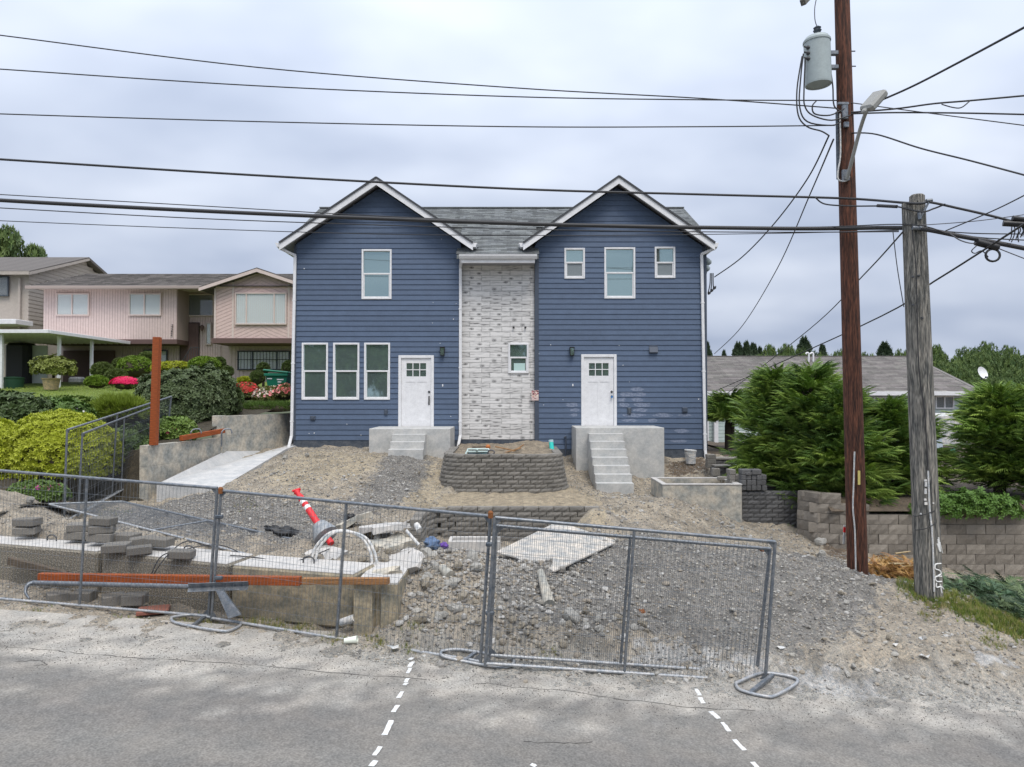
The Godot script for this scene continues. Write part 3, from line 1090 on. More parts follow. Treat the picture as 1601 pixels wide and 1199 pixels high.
func door(parent: Node, r: Rect2, z: float, lever: bool, label: String) -> void:
	var d := Node3D.new()
	d.name = "door"
	d.position = Vector3(r.get_center().x, r.position.y, z) - origin(parent)
	parent.add_child(d, true)
	d.set_meta("label", label)
	var mb := MB.new()
	var fw := 0.085
	mb.bx(Vector3(r.position.x, r.position.y, z - 0.06), Vector3(r.position.x + fw, r.end.y, z + 0.04), 0.008)
	mb.bx(Vector3(r.end.x - fw, r.position.y, z - 0.06), Vector3(r.end.x, r.end.y, z + 0.04), 0.008)
	mb.bx(Vector3(r.position.x + fw, r.end.y - fw, z - 0.06), Vector3(r.end.x - fw, r.end.y, z + 0.038), 0.008)
	obj("frame", mb, M.white, d)
	mb = MB.new()
	mb.bx(Vector3(r.position.x + fw, r.position.y, z - 0.08), Vector3(r.end.x - fw, r.position.y + 0.022, z + 0.05))
	obj("threshold", mb, M.oldwood, d)
	# slab: stiles, rails and recessed panels, with six small panes
	var x0 := r.position.x + fw + 0.004
	var x1 := r.end.x - fw - 0.004
	var y0 := r.position.y + 0.026
	var y1 := r.end.y - fw - 0.004
	var zf := z - 0.008
	var w := x1 - x0
	var lx0 := x0 + w * 0.155
	var lx1 := x1 - w * 0.155
	var ly0 := hy(589.0) if lever else hy(588.0)
	var ly1 := hy(567.0)
	var holes := []
	for i in 3:
		for j in 2:
			var cw := (lx1 - lx0) / 3.0
			var ch := (ly1 - ly0) / 2.0
			holes.append(Rect2(lx0 + i * cw + 0.012, ly0 + j * ch + 0.012, cw - 0.024, ch - 0.024))
	mb = MB.new()
	var py := hy(597.0)
	var panels := [Rect2(x0 + 0.13, y0 + 0.2, w * 0.5 - 0.17, py - y0 - 0.2), Rect2(x0 + w * 0.5 + 0.04, y0 + 0.2, w * 0.5 - 0.17, py - y0 - 0.2)]
	holed(mb, x0, x1, y0, y1, holes + panels, zf, zf - 0.045)
	for q in panels: mb.bx(Vector3(q.position.x, q.position.y, zf - 0.044), Vector3(q.end.x, q.end.y, zf - 0.010))
	var leaf := obj("slab", mb, M.white, d)
	for h in holes: pane(h, zf - 0.02, M.glass, leaf)
	var hxp := x1 - 0.06
	mb = MB.new()
	var face := Transform3D(Basis(Vector3.RIGHT, PI / 2), Vector3(hxp, hy(612.5), zf))
	mb.lathe(face, [[0.036, 0.0], [0.036, 0.02], [0.026, 0.03], [0.0, 0.031]], 14)
	obj("deadbolt", mb, M.darkmetal, leaf)
	mb = MB.new()
	if lever:
		mb.bx(Vector3(hxp - 0.022, hy(633.0), zf), Vector3(hxp + 0.022, hy(619.0), zf + 0.012), 0.004)
		mb.tube([Vector3(hxp, hy(620.5), zf + 0.01), Vector3(hxp, hy(621.5), zf + 0.05), Vector3(hxp, hy(626.0), zf + 0.062), Vector3(hxp, hy(630.5), zf + 0.05), Vector3(hxp, hy(631.5), zf + 0.01)], 0.011, 8)
	else:
		mb.lathe(Transform3D(Basis(Vector3.RIGHT, PI / 2), Vector3(hxp, hy(619.5), zf)), [[0.034, 0.0], [0.034, 0.012], [0.014, 0.016], [0.014, 0.04], [0.034, 0.05], [0.03, 0.075], [0.0, 0.08]], 14)
	obj("handle", mb, M.darkmetal, leaf)
	if not lever:
		mb = MB.new()
		mb.bx(Vector3(hxp - 0.03, hy(620.5), zf + 0.081), Vector3(hxp + 0.03, hy(618.5), zf + 0.085))
		mb.bx(Vector3(hxp - 0.028, hy(622.3), zf + 0.06), Vector3(hxp + 0.02, hy(620.5), zf + 0.083))
		tag(obj("masking_tape", mb, mat(lin(0.03, 0.17, 0.42), 0.7), leaf), "blue tape on the knob")

func tile_textures() -> Array:
	var out := []
	var f := FastNoiseLite.new()
	f.frequency = 0.02
	f.fractal_octaves = 4
	for k in 9:
		f.seed = 60 + k
		var im := Image.create(128, 32, false, Image.FORMAT_RGB8)
		var kx := 20.0 + (k * 37) % 90
		var ky := 9.0 + (k * 11) % 15
		var knot := 1.0 if k in [1, 4, 6, 7] else 0.0
		var streak := 0.6 if k in [2, 5, 8] else 0.22
		for y in 32:
			for x in 128:
				# grain bends round a knot
				var dx := (x - kx) / 13.0
				var dy := (y - ky) / 6.5
				var r := sqrt(dx * dx + dy * dy)
				var bend := exp(-r * 0.5) * 5.0 * signf(dy) * knot
				var g := f.get_noise_2d(x * 0.5, (y + bend) * 3.5)
				var b := 0.93 - streak * maxf(0.0, g - 0.06) * 1.5 - 0.05 * absf(f.get_noise_2d(x * 1.0 + 300.0, y * 6.0))
				if knot > 0.0 and r < 1.5:
					b -= (0.5 + 0.3 * sin(r * 9.0 + g * 5.0)) * (1.0 - r / 1.5)
				im.set_pixel(x, y, Color(b, b * 0.992, b * 0.98))
		var m := StandardMaterial3D.new()
		m.albedo_texture = ImageTexture.create_from_image(im)
		m.albedo_color = Color(0.95, 0.95, 0.95) * [1.0, 0.99, 0.93, 1.0, 0.97, 0.91, 1.0, 1.0, 0.95][k]
		m.roughness = 0.55
		out.append(m)
	return out

func build_house() -> void:
	var z := -WALL
	var xl := hx(460)
	var xm0 := hx(721)
	var xm1 := hx(836)
	var xr := hx(1104)
	var ybL := hy(688)
	var ybR := hy(702)
	var h := thing("house", Vector3((xl + xr) * 0.5, 1.0, -26), "two storey blue lap sided duplex with twin front gables and pale tile strip", "house")
	var wL := rect(565, 390, 612, 468)
	var low := [rect(472, 536, 513, 625), rect(521, 536, 562, 625), rect(569.5, 536, 610, 625)]
	var dL := rect(623, 555.5, 678.5, 668)
	var dR := rect(908.5, 554, 964, 667)
	var wR := [rect(882.5, 388, 914.7, 436), rect(945, 387, 993.5, 467), rect(1024, 386, 1056.2, 435)]
	var wT := rect(794.6, 536, 826.6, 583.6)
	# gable roofs
	var zo := -21.05
	var gl := {"c": P(588.5, 277, 21.05), "e": P(437, 379, 21.05), "half": 0.0}
	var gr := {"c": P(967.5, 275, 21.05), "e": P(818, 379, 21.05), "half": 0.0}
	for g in [gl, gr]:
		g.half = g.c.x - g.e.x
		g.m = (g.c.y - g.e.y) / g.half
	var top := func(g, x): return g.c.y - g.m * absf(x - g.c.x) - 0.2
	# siding, board by board
	var lxl := func(y): return maxf(xl, gl.c.x - (gl.c.y - 0.2 - y) / gl.m)
	var lxr := func(y): return minf(xm0, gl.c.x + (gl.c.y - 0.2 - y) / gl.m)
	side_wall(h, z, ybL, gl.c.y - 0.25, lxl, lxr, [wL, dL] + low, M.blue)
	var rxl := func(y): return maxf(xm1, gr.c.x - (gr.c.y - 0.2 - y) / gr.m)
	var rxr := func(y): return minf(xr, gr.c.x + (gr.c.y - 0.2 - y) / gr.m)
	side_wall(h, z, ybR, gr.c.y - 0.25, rxl, rxr, [dR] + wR, M.blue)
	# shell behind the boards, floors and rooms
	var holes := [wL, dL, dR, wT] + low + wR
	var sh := MB.new()
	var zt := z - 0.12
	holed(sh, xl, xm0, 1.0, top.call(gl, xl), holes, z, z - 0.14)
	holed(sh, xm1, xr, 1.0, top.call(gr, xr), holes, z, z - 0.14)
	holed(sh, xm0, xm1, 1.0, 7.7, holes, zt, zt - 0.14)
	sh.prism([Vector3(xl, top.call(gl, xl), z), Vector3(gl.c.x, gl.c.y - 0.2, z), Vector3(xm0, top.call(gl, xm0), z)], Vector3(0, 0, -0.14))
	sh.prism([Vector3(xm1, top.call(gr, xm1), z), Vector3(gr.c.x, gr.c.y - 0.2, z), Vector3(xr, top.call(gr, xr), z)], Vector3(0, 0, -0.14))
	sh.bx(Vector3(xl, 1.0, -31), Vector3(xl + 0.14, 8.2, z - 0.14))
	sh.bx(Vector3(xr - 0.14, 1.0, -31), Vector3(xr, 8.2, z - 0.14))
	sh.bx(Vector3(xl, 1.0, -31.14), Vector3(xr, 8.2, -31))
	obj("wall", sh, M.bluetrim, h)
	var fl := MB.new()
	var y1 := hy(668)
	fl.bx(Vector3(xl + 0.14, y1 - 0.2, -31), Vector3(xr - 0.14, y1 - 0.02, zt - 0.14))
	fl.bx(Vector3(xl + 0.14, y1 + 2.6, -31), Vector3(xr - 0.14, y1 + 2.9, zt - 0.14))
	fl.bx(Vector3(xl + 0.14, y1 + 5.3, -31), Vector3(xr - 0.14, y1 + 5.4, zt - 0.14))
	fl.bx(Vector3(xl + 0.14, y1 - 0.02, -26.2), Vector3(xr - 0.14, y1 + 5.3, -26))
	fl.bx(Vector3(-0.5, y1 - 0.02, -26), Vector3(-0.35, y1 + 5.3, zt - 0.14))
	fl.bx(Vector3(hx(540), y1 - 0.02, -25.98), Vector3(hx(545), y1 + 2.6, -23.6))
	obj("interior", fl, M.drywall, h)
	var ins := MB.new()
	frame4(ins, Rect2(hx(476), y1, 0.95, 2.15), 0.09, -25.99, -25.9)
	ins.bx(Vector3(hx(525), y1, -25.9), Vector3(hx(560), y1 + 0.9, -25.3))
	obj("cabinet", ins, M.white, h)
	# foundation
	var fd := MB.new()
	fd.bx(Vector3(xl - 0.01, 0.7, z - 0.3), Vector3(xm0, ybL + 0.0, z + 0.012))
	fd.bx(Vector3(xm1, 0.5, z - 0.3), Vector3(xr + 0.01, ybR, z + 0.012))
	fd.bx(Vector3(xm0, 0.5, zt - 0.3), Vector3(xm1, hy(688), zt + 0.012))
	obj("foundation", fd, M.found, h)
	# corner trim
	for q in [[hx(836), hx(842.5), ybR, 7.75, z], [hx(460) - 0.02, hx(460) + 0.06, ybL, 8.05, z], [hx(1098), hx(1104) + 0.025, ybR, 8.05, z], [xm0 - 0.05, xm0 + 0.005, ybL, 7.75, z]]:
		var tb := MB.new()
		tb.bx(Vector3(q[0], q[2], q[4] - 0.05), Vector3(q[1], q[3], q[4] + 0.032), 0.004)
		obj("corner_board", tb, M.bluetrim, h)
	# side walls of boards
	for s in [-1.0, 1.0]:
		var x := xl if s < 0 else xr
		var y := ybL if s < 0 else ybR
		while y < 8.1:
			var sb := MB.new()
			var yy := minf(y + 0.155, 8.15)
			sb.quad(Vector3(x + s * 0.02, y, z), Vector3(x + s * 0.02, y, -31.1), Vector3(x + s * 0.007, yy, -31.1), Vector3(x + s * 0.007, yy, z), Vector3(s, 0, 0))
			sb.quad(Vector3(x + s * 0.02, y, z), Vector3(x + s * 0.02, y, -31.1), Vector3(x, y, -31.1), Vector3(x, y, z), Vector3.DOWN)
			obj("siding_board", sb, M.blue, h)
			y += 0.157
	# windows and doors
	window(h, wL, hy(428.5), z)
	for r in low: window(h, r, hy(580.5), z)
	window(h, wR[0], hy(411), z, M.frost, "small window with frosted lower pane")
	window(h, wR[1], hy(427), z)
	window(h, wR[2], hy(411), z, M.frost, "small window with frosted lower pane")
	var tw := window(h, wT, hy(559), zt + 0.02, null, "small window in the pale tile strip")
	var st := MB.new()
	st.bx(Vector3(hx(803.5), hy(579), zt + 0.014), Vector3(hx(821), hy(567.5), zt + 0.016))
	tag(obj("sticker", st, mat(lin(0.45, 0.62, 0.58), 0.6), tw), "pale green paper sticker on the lower pane")
	door(h, dL, z, true, "white door with six small panes and a long pull handle")
	door(h, dR, z, false, "white door with six small panes and a round knob")
	build_tiles(h, xm0, xm1, zt, wT)
	build_roof(h, gl, gr, zo, xm0, xm1)
	build_fittings(h, z, xl, xr)

func build_tiles(h: Node, x0: float, x1: float, z: float, hole: Rect2) -> void:
	var mats := tile_textures()
	var tl := 0.612
	var th := 0.1558
	var y := hy(687.0)
	var row := 0
	while y < hy(409.0):
		var x := x0 + (0.008 if row % 2 else 0.008) - (0.0 if row % 2 else tl * 0.59)
		while x < x1 - 0.02:
			var a := maxf(x, x0 + 0.006)
			var b := minf(x + tl - 0.009, x1 - 0.006)
			var pieces := [[a, b, y, y + th - 0.009]]
			if y < hole.end.y and y + th > hole.position.y and b > hole.position.x and a < hole.end.x:
				pieces = []
				if hole.position.x - a > 0.02: pieces.append([a, minf(b, hole.position.x), y, y + th - 0.009])
				if b - hole.end.x > 0.02: pieces.append([maxf(a, hole.end.x), b, y, y + th - 0.009])
				if y < hole.position.y: pieces.append([maxf(a, hole.position.x), minf(b, hole.end.x), y, minf(y + th - 0.009, hole.position.y)])
				if y + th > hole.end.y: pieces.append([maxf(a, hole.position.x), minf(b, hole.end.x), maxf(y, hole.end.y), y + th - 0.009])
			var k := rng.randi() % mats.size()
			for p in pieces:
				if p[1] - p[0] < 0.015 or p[3] - p[2] < 0.01: continue
				var mb := MB.new()
				var zf := z + 0.022 + R(-0.0015, 0.0015)
				mb.bx(Vector3(p[0], p[2], z), Vector3(p[1], p[3], zf - 0.0008))
				var u0: float = (p[0] - x) / tl
				var u1: float = (p[1] - x) / tl
				var v0: float = 1.0 - (p[2] - y) / th
				var v1: float = 1.0 - (p[3] - y) / th
				mb.quv(Vector3(p[0], p[2], zf), Vector3(p[1], p[2], zf), Vector3(p[1], p[3], zf), Vector3(p[0], p[3], zf), Vector3.BACK, Rect2(u0, v1, u1 - u0, v0 - v1))
				obj("tile", mb, mats[k], h)
			x += tl
		y += th
		row += 1
	var gb := MB.new()
	holed(gb, x0, x1, hy(687.5), hy(408.0), [hole], z + 0.010, z + 0.001)
	obj("grout", gb, mat(lin(0.2, 0.2, 0.195), 0.95), h)
	# two security cameras
	for px in [803.0, 821.5]:
		var c := MB.new()
		var p := Vector3(hx(px), hy(511.0), z + 0.022)
		c.lathe(Transform3D(Basis(Vector3.RIGHT, PI / 2), p), [[0.032, 0.0], [0.032, 0.02], [0.02, 0.025]], 12)
		c.lathe(Transform3D(Basis(Vector3.RIGHT, PI / 2), p + Vector3(0, -0.02, 0.03)), [[0.026, 0.0], [0.026, 0.04], [0.015, 0.055], [0.0, 0.06]], 12)
		obj("security_camera", c, M.black, h)

func build_roof(h: Node, gl: Dictionary, gr: Dictionary, zo: float, xm0: float, xm1: float) -> void:
	for g in [gl, gr]:
		for s in [-1.0, 1.0]:
			var top := Vector3(g.c.x, g.c.y, zo)
			var tip := Vector3(g.c.x + s * g.half, g.e.y, zo)
			var n := Vector3(s * g.m, 1, 0).normalized()
			var sl := MB.new()
			sl.prism([top, tip, tip - n * 0.035, top - Vector3(0, 0.035 / n.y, 0)], Vector3(0, 0, -5.2))
			obj("roof_slope", sl, M.shingle, h)
			var so := MB.new()
			var d1 := n * 0.04
			var d2 := n * 0.075
			so.prism([top - Vector3(0, 0.042 / n.y, 0) + Vector3(0, 0, -0.03), tip - d1 + Vector3(0, 0, -0.03), tip - d2 + Vector3(0, 0, -0.03), top - Vector3(0, 0.08 / n.y, 0) + Vector3(0, 0, -0.03)], Vector3(0, 0, -4.6))
			obj("soffit", so, M.soffit, h)
			var rb := MB.new()
			var off := Vector3(0, 0, 0.03)
			var e := Vector3(s * 0.02, 0, 0)
			rb.prism([top - Vector3(0, 0.044, 0) + off, tip - Vector3(0, 0.044, 0) + off, tip - Vector3(0, 0.235, 0) + off, top - Vector3(0, 0.235, 0) + off], Vector3(0, 0, -0.055))
			obj("rake_board", rb, M.white, h)
			var ed := MB.new()
			ed.bar(top + Vector3(0, -0.012, 0.02), tip + Vector3(0, -0.012, 0.02), 0.09, 0.05, 0.0, n)
			obj("drip_edge", ed, M.darkmetal, h)
			var gu := MB.new()
			var q := tip + Vector3(s * 0.06, -0.06, 0)
			gu.prism([q + Vector3(-s * 0.06, -0.07, 0), q + Vector3(s * 0.03, -0.07, 0), q + Vector3(s * 0.03, -0.02, 0), q + Vector3(s * 0.075, 0.05, 0), q + Vector3(-s * 0.06, 0.05, 0)], Vector3(0, 0, -4.5))
			obj("gutter", gu, M.white, h)
	# main roof: shingle courses between and behind the gables
	var eave := P(778, 397, 21.0)
	var ridge := P(778, 325.5, 26.0)
	var run := Vector3(0, ridge.y - eave.y, ridge.z - eave.z)
	var n := 38
	var mb := MB.new()
	var up := Vector3(0, -run.z, run.y).normalized()
	for i in n:
		var a := eave + run * (float(i) / n)
		var b := eave + run * (float(i + 1) / n)
		var wide := a.z < -23.6
		var x := -7.05 if wide else xm0 - 0.12
		var xe := 6.3 if wide else xm1 + 0.12
		x -= R(0.0, 0.3)
		while x < xe:
			var e := minf(x + R(0.15, 0.42), xe)
			var s := maxf(x, -7.05 if wide else xm0 - 0.12)
			if e > s:
				var t := R(0.46, 0.96)
				mb.col = Color(t, t, t * R(0.98, 1.03))
				var lift := up * R(0.012, 0.02)
				mb.quad(Vector3(s, a.y, a.z) + lift, Vector3(e, a.y, a.z) + lift, Vector3(e, b.y, b.z), Vector3(s, b.y, b.z), Vector3.UP)
				mb.quad(Vector3(s, a.y, a.z) + lift, Vector3(e, a.y, a.z) + lift, Vector3(e, a.y, a.z), Vector3(s, a.y, a.z), Vector3.BACK)
			x = e
	M.shingle_row = M.shingle.duplicate()
	M.shingle_row.albedo_color = lin(0.40, 0.425, 0.425)
	M.shingle_row.vertex_color_use_as_albedo = true
	obj("main_roof", mb, M.shingle_row, h)
	mb = MB.new()
	mb.prism([Vector3(-7.05, ridge.y - 0.01, ridge.z), Vector3(6.3, ridge.y - 0.01, ridge.z), Vector3(6.3, eave.y, -31.2), Vector3(-7.05, eave.y, -31.2)], Vector3(0, -0.15, 0))
	mb.prism([Vector3(xm0 - 0.1, eave.y - 0.02, eave.z - 0.01), Vector3(xm1 + 0.1, eave.y - 0.02, eave.z - 0.01), Vector3(xm1 + 0.1, ridge.y - 0.05, ridge.z), Vector3(xm0 - 0.1, ridge.y - 0.05, ridge.z)], Vector3(0, -0.12, 0))
	mb.prism([Vector3(-7.05, ridge.y - 0.02, ridge.z), Vector3(-7.05, ridge.y - 0.02 - 0.55 * 2.4, ridge.z + 2.4), Vector3(6.3, ridge.y - 0.02 - 0.55 * 2.4, ridge.z + 2.4), Vector3(6.3, ridge.y - 0.02, ridge.z)], Vector3(0, -0.14, 0))
	obj("roof_deck", mb, M.shingle, h)
	mb = MB.new()
	mb.bar(Vector3(-7.05, ridge.y + 0.01, ridge.z), Vector3(6.3, ridge.y + 0.01, ridge.z), 0.22, 0.03)
	obj("ridge_cap", mb, M.shingle, h)
	# gutter over the tile strip
	var g0 := P(718, 400, 20.9)
	var g1 := P(839.5, 400, 20.9)
	mb = MB.new()
	mb.prism([g0 + Vector3(0, 0.03, 0.0), g0 + Vector3(0, 0.03, 0.11), g0 + Vector3(0, -0.02, 0.1), g0 + Vector3(0, -0.09, 0.055), g0 + Vector3(0, -0.1, 0)], Vector3(g1.x - g0.x, 0, 0))
	obj("gutter", mb, M.white, h)
	mb = MB.new()
	mb.bx(Vector3(g0.x + 0.06, g0.y - 0.2, -21.0), Vector3(g1.x - 0.06, g0.y - 0.02, -20.91), 0.004)
	obj("fascia", mb, M.white, h)
	mb = MB.new()
	mb.bx(Vector3(xm0 + 0.01, g0.y - 0.16, -21.6), Vector3(xm1 - 0.01, g0.y - 0.11, -21.01))
	obj("soffit", mb, M.soffit, h)

func downspout(h: Node, pts: Array) -> void:
	var mb := MB.new()
	for i in pts.size() - 1:
		mb.bar(pts[i], pts[i + 1] + (pts[i + 1] - pts[i]).normalized() * 0.02, 0.085, 0.062, 0.01, Vector3.BACK)
	for y in [0.25, 0.6, 0.92]:
		var p: Vector3 = pts[2].lerp(pts[3], y)
		mb.bx(p + Vector3(-0.05, -0.02, -0.06), p + Vector3(0.05, 0.02, 0.036))
	obj("downspout", mb, M.white, h)

func build_fittings(h: Node, z: float, xl: float, xr: float) -> void:
	var f := z + 0.07
	downspout(h, [P(436, 382, 21.2), P(437.5, 388, 21.2), Vector3(hx(461.5), hy(400), f), Vector3(hx(457.5), hy(681), f), Vector3(hx(455), hy(698), f + 0.1)])
	downspout(h, [P(1121, 380, 21.2), P(1118, 388, 21.2), Vector3(hx(1097), hy(398), f), Vector3(hx(1101), hy(703), f), Vector3(hx(1102), hy(723), f + 0.06)])
	downspout(h, [P(721, 404, 20.95), P(721, 408, 21.0), Vector3(hx(720), hy(418), f - 0.02), Vector3(hx(720), hy(680), f - 0.02), Vector3(hx(717), hy(699), f + 0.12)])
	for px in [692.0, 894.0]:
		var l := Node3D.new()
		l.name = "wall_lantern"
		l.position = Vector3(hx(px), hy(556), z) - origin(h)
		h.add_child(l, true)
		var mb := MB.new()
		var c := Vector3(hx(px), hy(549.5), z + 0.1)
		mb.bx(Vector3(c.x - 0.05, hy(555), z + 0.012), Vector3(c.x + 0.05, hy(544), z + 0.03))
		mb.bx(c + Vector3(-0.075, 0.1, -0.07), c + Vector3(0.075, 0.13, 0.075), 0.01)
		mb.bx(c + Vector3(-0.06, -0.13, -0.06), c + Vector3(0.06, -0.115, 0.06))
		for s in [[-1, -1], [1, -1], [1, 1], [-1, 1]]:
			mb.bar(c + Vector3(s[0] * 0.062, 0.1, s[1] * 0.062), c + Vector3(s[0] * 0.055, -0.12, s[1] * 0.055), 0.014, 0.014)
		obj("cage", mb, M.black, l)
		mb = MB.new()
		mb.bx(c + Vector3(-0.052, -0.11, -0.052), c + Vector3(0.052, 0.095, 0.052))
		obj("glass_shade", mb, M.glass, l)
	# vent hood, outlet boxes, hose tap, doorbells
	var mb := MB.new()
	mb.prism([Vector3(hx(1015), hy(541), z + 0.02), Vector3(hx(1015), hy(551), z + 0.10), Vector3(hx(1015), hy(552), z + 0.02)], Vector3(hx(1028) - hx(1015), 0, 0))
	mb.bx(Vector3(hx(1014.5), hy(552.5), z + 0.01), Vector3(hx(1028.5), hy(540), z + 0.03), 0.004)
	obj("vent_hood", mb, M.bluetrim, h)
	for q in [[980.5, 637, 986.5, 647], [601.5, 640, 606.5, 648.5], [486, 650, 494, 656.5], [1066, 636.5, 1074, 645]]:
		mb = MB.new()
		mb.bx(Vector3(hx(q[0]), hy(q[3]), z + 0.01), Vector3(hx(q[2]), hy(q[1]), z + 0.07), 0.012)
		mb.bx(Vector3(hx(q[0] + 1.2), hy(q[3] - 1.5), z + 0.07), Vector3(hx(q[2] - 1.2), hy(q[1] + 1.5), z + 0.082), 0.004)
		obj("outlet_box", mb, M.bluetrim if q[0] != 980.5 else M.galvdark, h)
	for q in [[692.2, 602.5], [895.5, 602]]:
		mb = MB.new()
		mb.bx(Vector3(hx(q[0]) - 0.018, hy(q[1] + 1.8), z + 0.015), Vector3(hx(q[0]) + 0.018, hy(q[1] - 1.8), z + 0.032), 0.004)
		obj("doorbell", mb, M.white, h)
	mb = MB.new()
	mb.tube(spline([Vector3(hx(884), hy(722), z + 0.06), Vector3(hx(884), hy(685), z + 0.06), Vector3(hx(883), hy(682.5), z + 0.09), Vector3(hx(882), hy(684), z + 0.12)], 4), 0.025, 8)
	obj("standpipe", mb, M.bluetrim, h)
	mb = MB.new()
	for q in [[475, 420, 1.6], [688, 537, 1.0], [709, 499, 1.4], [676, 505, 0.9], [677, 473, 0.9], [690, 374, 0.9], [552, 320, 0.9], [713, 475, 0.9], [842, 553, 1.8], [861, 539, 1.4], [968, 540, 1.1], [974, 571, 1.3], [492, 677, 1.5], [484, 677.5, 1.0], [543, 663, 1.2], [565, 680, 1.2], [705, 651, 1.0], [1092, 624, 1.4], [984, 597, 0.8], [880, 625, 0.9], [850, 633, 1.0]]:
		mb.lathe(Transform3D(Basis(Vector3.RIGHT, PI / 2), Vector3(hx(q[0]), hy(q[1]), z + 0.014)), [[0.014 * q[2], 0.0], [0.01 * q[2], 0.012], [0.0, 0.013]], 7)
	obj("paint_fleck", mb, M.white, h).set_meta("kind", "stuff")
	# smears of pale primer on the boards beside the right door
	var smear := mat(lin(0.23, 0.28, 0.39), 0.8, T.stain, 3.0)
	for q in [[996, 612, 11, 2.6], [980, 618.5, 14, 2.6], [1000, 619.5, 10, 2.6], [972, 626, 7, 2.4], [996, 626.5, 10, 2.8], [975, 634, 10, 2.4], [1003, 634, 15, 2.6], [1000, 643, 13, 2.0], [1035, 650, 16, 2.2], [990, 651, 20, 2.2], [1020, 658, 9, 2.4], [985, 659, 14, 1.6], [1065, 674, 12, 2.4], [1070, 650, 12, 1.4], [894, 635.5, 11, 2.4], [898, 644, 9, 1.8], [897, 652, 7, 1.8], [1060, 690, 14, 1.6]]:
		var ring := []
		var row: float = floorf((hy(q[1]) - hy(702)) / 0.157)
		for i in 16:
			var a := TAU * i / 16.0
			var fr := clampf(0.5 + sin(a) * q[3] * 0.2 * R(0.6, 1.15), 0.08, 0.93)
			ring.append(Vector3(hx(q[0]) + cos(a) * q[2] * 0.0193 * R(0.7, 1.1), hy(702) + (row + fr) * 0.157, z + 0.029 - 0.019 * fr))
		mb = MB.new()
		mb.prism(ring, Vector3(0, 0, -0.003))
		obj("primer_smear", mb, smear, h)
	# notice plate at the corner of the tile strip
	var im := Image.create(24, 32, false, Image.FORMAT_RGB8)
	im.fill(Color(0.80, 0.72, 0.70))
	for i in 40:
		im.fill_rect(Rect2i(rng.randi() % 20, rng.randi() % 28, 2 + rng.randi() % 6, 1 + rng.randi() % 3), [Color(0.45, 0.15, 0.18), Color(0.75, 0.40, 0.42), Color(0.92, 0.88, 0.80), Color(0.35, 0.22, 0.25)][rng.randi() % 4])
	var nm := StandardMaterial3D.new()
	nm.albedo_texture = ImageTexture.create_from_image(im)
	var np := MB.new()
	np.bx(Vector3(hx(831), hy(626), z + 0.03), Vector3(hx(842), hy(610), z + 0.048))
	np.quv(Vector3(hx(831), hy(626), z + 0.0495), Vector3(hx(842), hy(626), z + 0.0495), Vector3(hx(842), hy(610), z + 0.0495), Vector3(hx(831), hy(610), z + 0.0495), Vector3.BACK)
	solo("permit_plate", np, nm, "small red and white printed plate on the corner of the tile strip", "plate")
	# service masts on the right side wall
	for q in [[1109, 411, 9], [1106.5, 421, 7]]:
		var c := P(q[0], q[1], 21.75)
		mb = MB.new()
		mb.lathe(Transform3D(Basis(Vector3.FORWARD, -1.05), c + Vector3(-0.06, 0.05, 0)), [[0.0, -0.14], [0.075, -0.11], [0.10, 0.0], [0.10, 0.12], [0.085, 0.17], [0.0, 0.19]], 14)
		mb.tube([c + Vector3(-0.05, -0.05, 0), c + Vector3(-0.14, -0.45, 0), c + Vector3(-0.14, -6.0, 0)], 0.035, 8)
		obj("service_mast", mb, M.transformer, h)
	for k in 3:
		var a := P(1110.5 + k * 2.2, 427, 21.7)
		mb = MB.new()
		mb.tube(spline([a, P(1110 + k * 2.5, 444, 21.7), P(1107.5 + k * 4.2, 457 - k * 4.0, 21.7), P(1110 + k * 4.2, 459 - k * 4.0, 21.7), P(1111 + k * 4.0, 455 - k * 4.0, 21.7)], 4), 0.016, 6)
		mb.lathe(Transform3D(Basis(), P(1108 + k * 4.2, 461 - k * 4.0, 21.7)), [[0.0, 0.0], [0.035, 0.02], [0.035, 0.09], [0.015, 0.11]], 8)
		obj("service_lead", mb, M.cable, h)

func build_porches() -> void:
	# left porch and its three steps
	for q in [{"n": "left", "x0": 577.0, "x1": 704.0, "d": 19.93, "top": 670.0, "y0": 1.6, "sx0": 612.2, "sx1": 665.0, "steps": 3, "y": 679.0, "end": 713.5, "lab": "low poured concrete porch with three steps below the left door"},
			{"n": "right", "x0": 900.5, "x1": 1038.5, "d": 20.0, "top": 668.5, "y0": 0.9, "sx0": 921.0, "sx1": 974.5, "steps": 7, "y": 678.0, "end": 767.5, "lab": "tall poured concrete porch with seven steps below the right door"}]:
		var a := P(q.x0, q.top, q.d)
		var b := P(q.x1, q.top, q.d)
		var t := thing("porch", Vector3((a.x + b.x) * 0.5, q.y0, -20.5), q.lab, "porch")
		var mb := MB.new()
		mb.bx(Vector3(a.x, q.y0, -WALL + 0.03), Vector3(b.x, a.y, a.z), 0.012)
		obj("platform", mb, M.concrete, t)
		var s0 := P(q.sx0, q.y, q.d - 0.28)
		var s1 := P(q.sx1, q.y, q.d - 0.28)
		var low: Vector3 = P(620.0 if q.steps == 3 else 960.0, q.end, q.d - 0.28 * q.steps)
		var rise: float = (s0.y - low.y) / q.steps
		for i in q.steps:
			mb = MB.new()
			var zf: float = -q.d + 0.28 * (i + 1)
			mb.bx(Vector3(s0.x + R(-0.004, 0.004), low.y - 0.4, zf - 0.28), Vector3(s1.x + R(-0.004, 0.004), s0.y - rise * i, zf), 0.008)
			obj("step", mb, M.concrete, t)

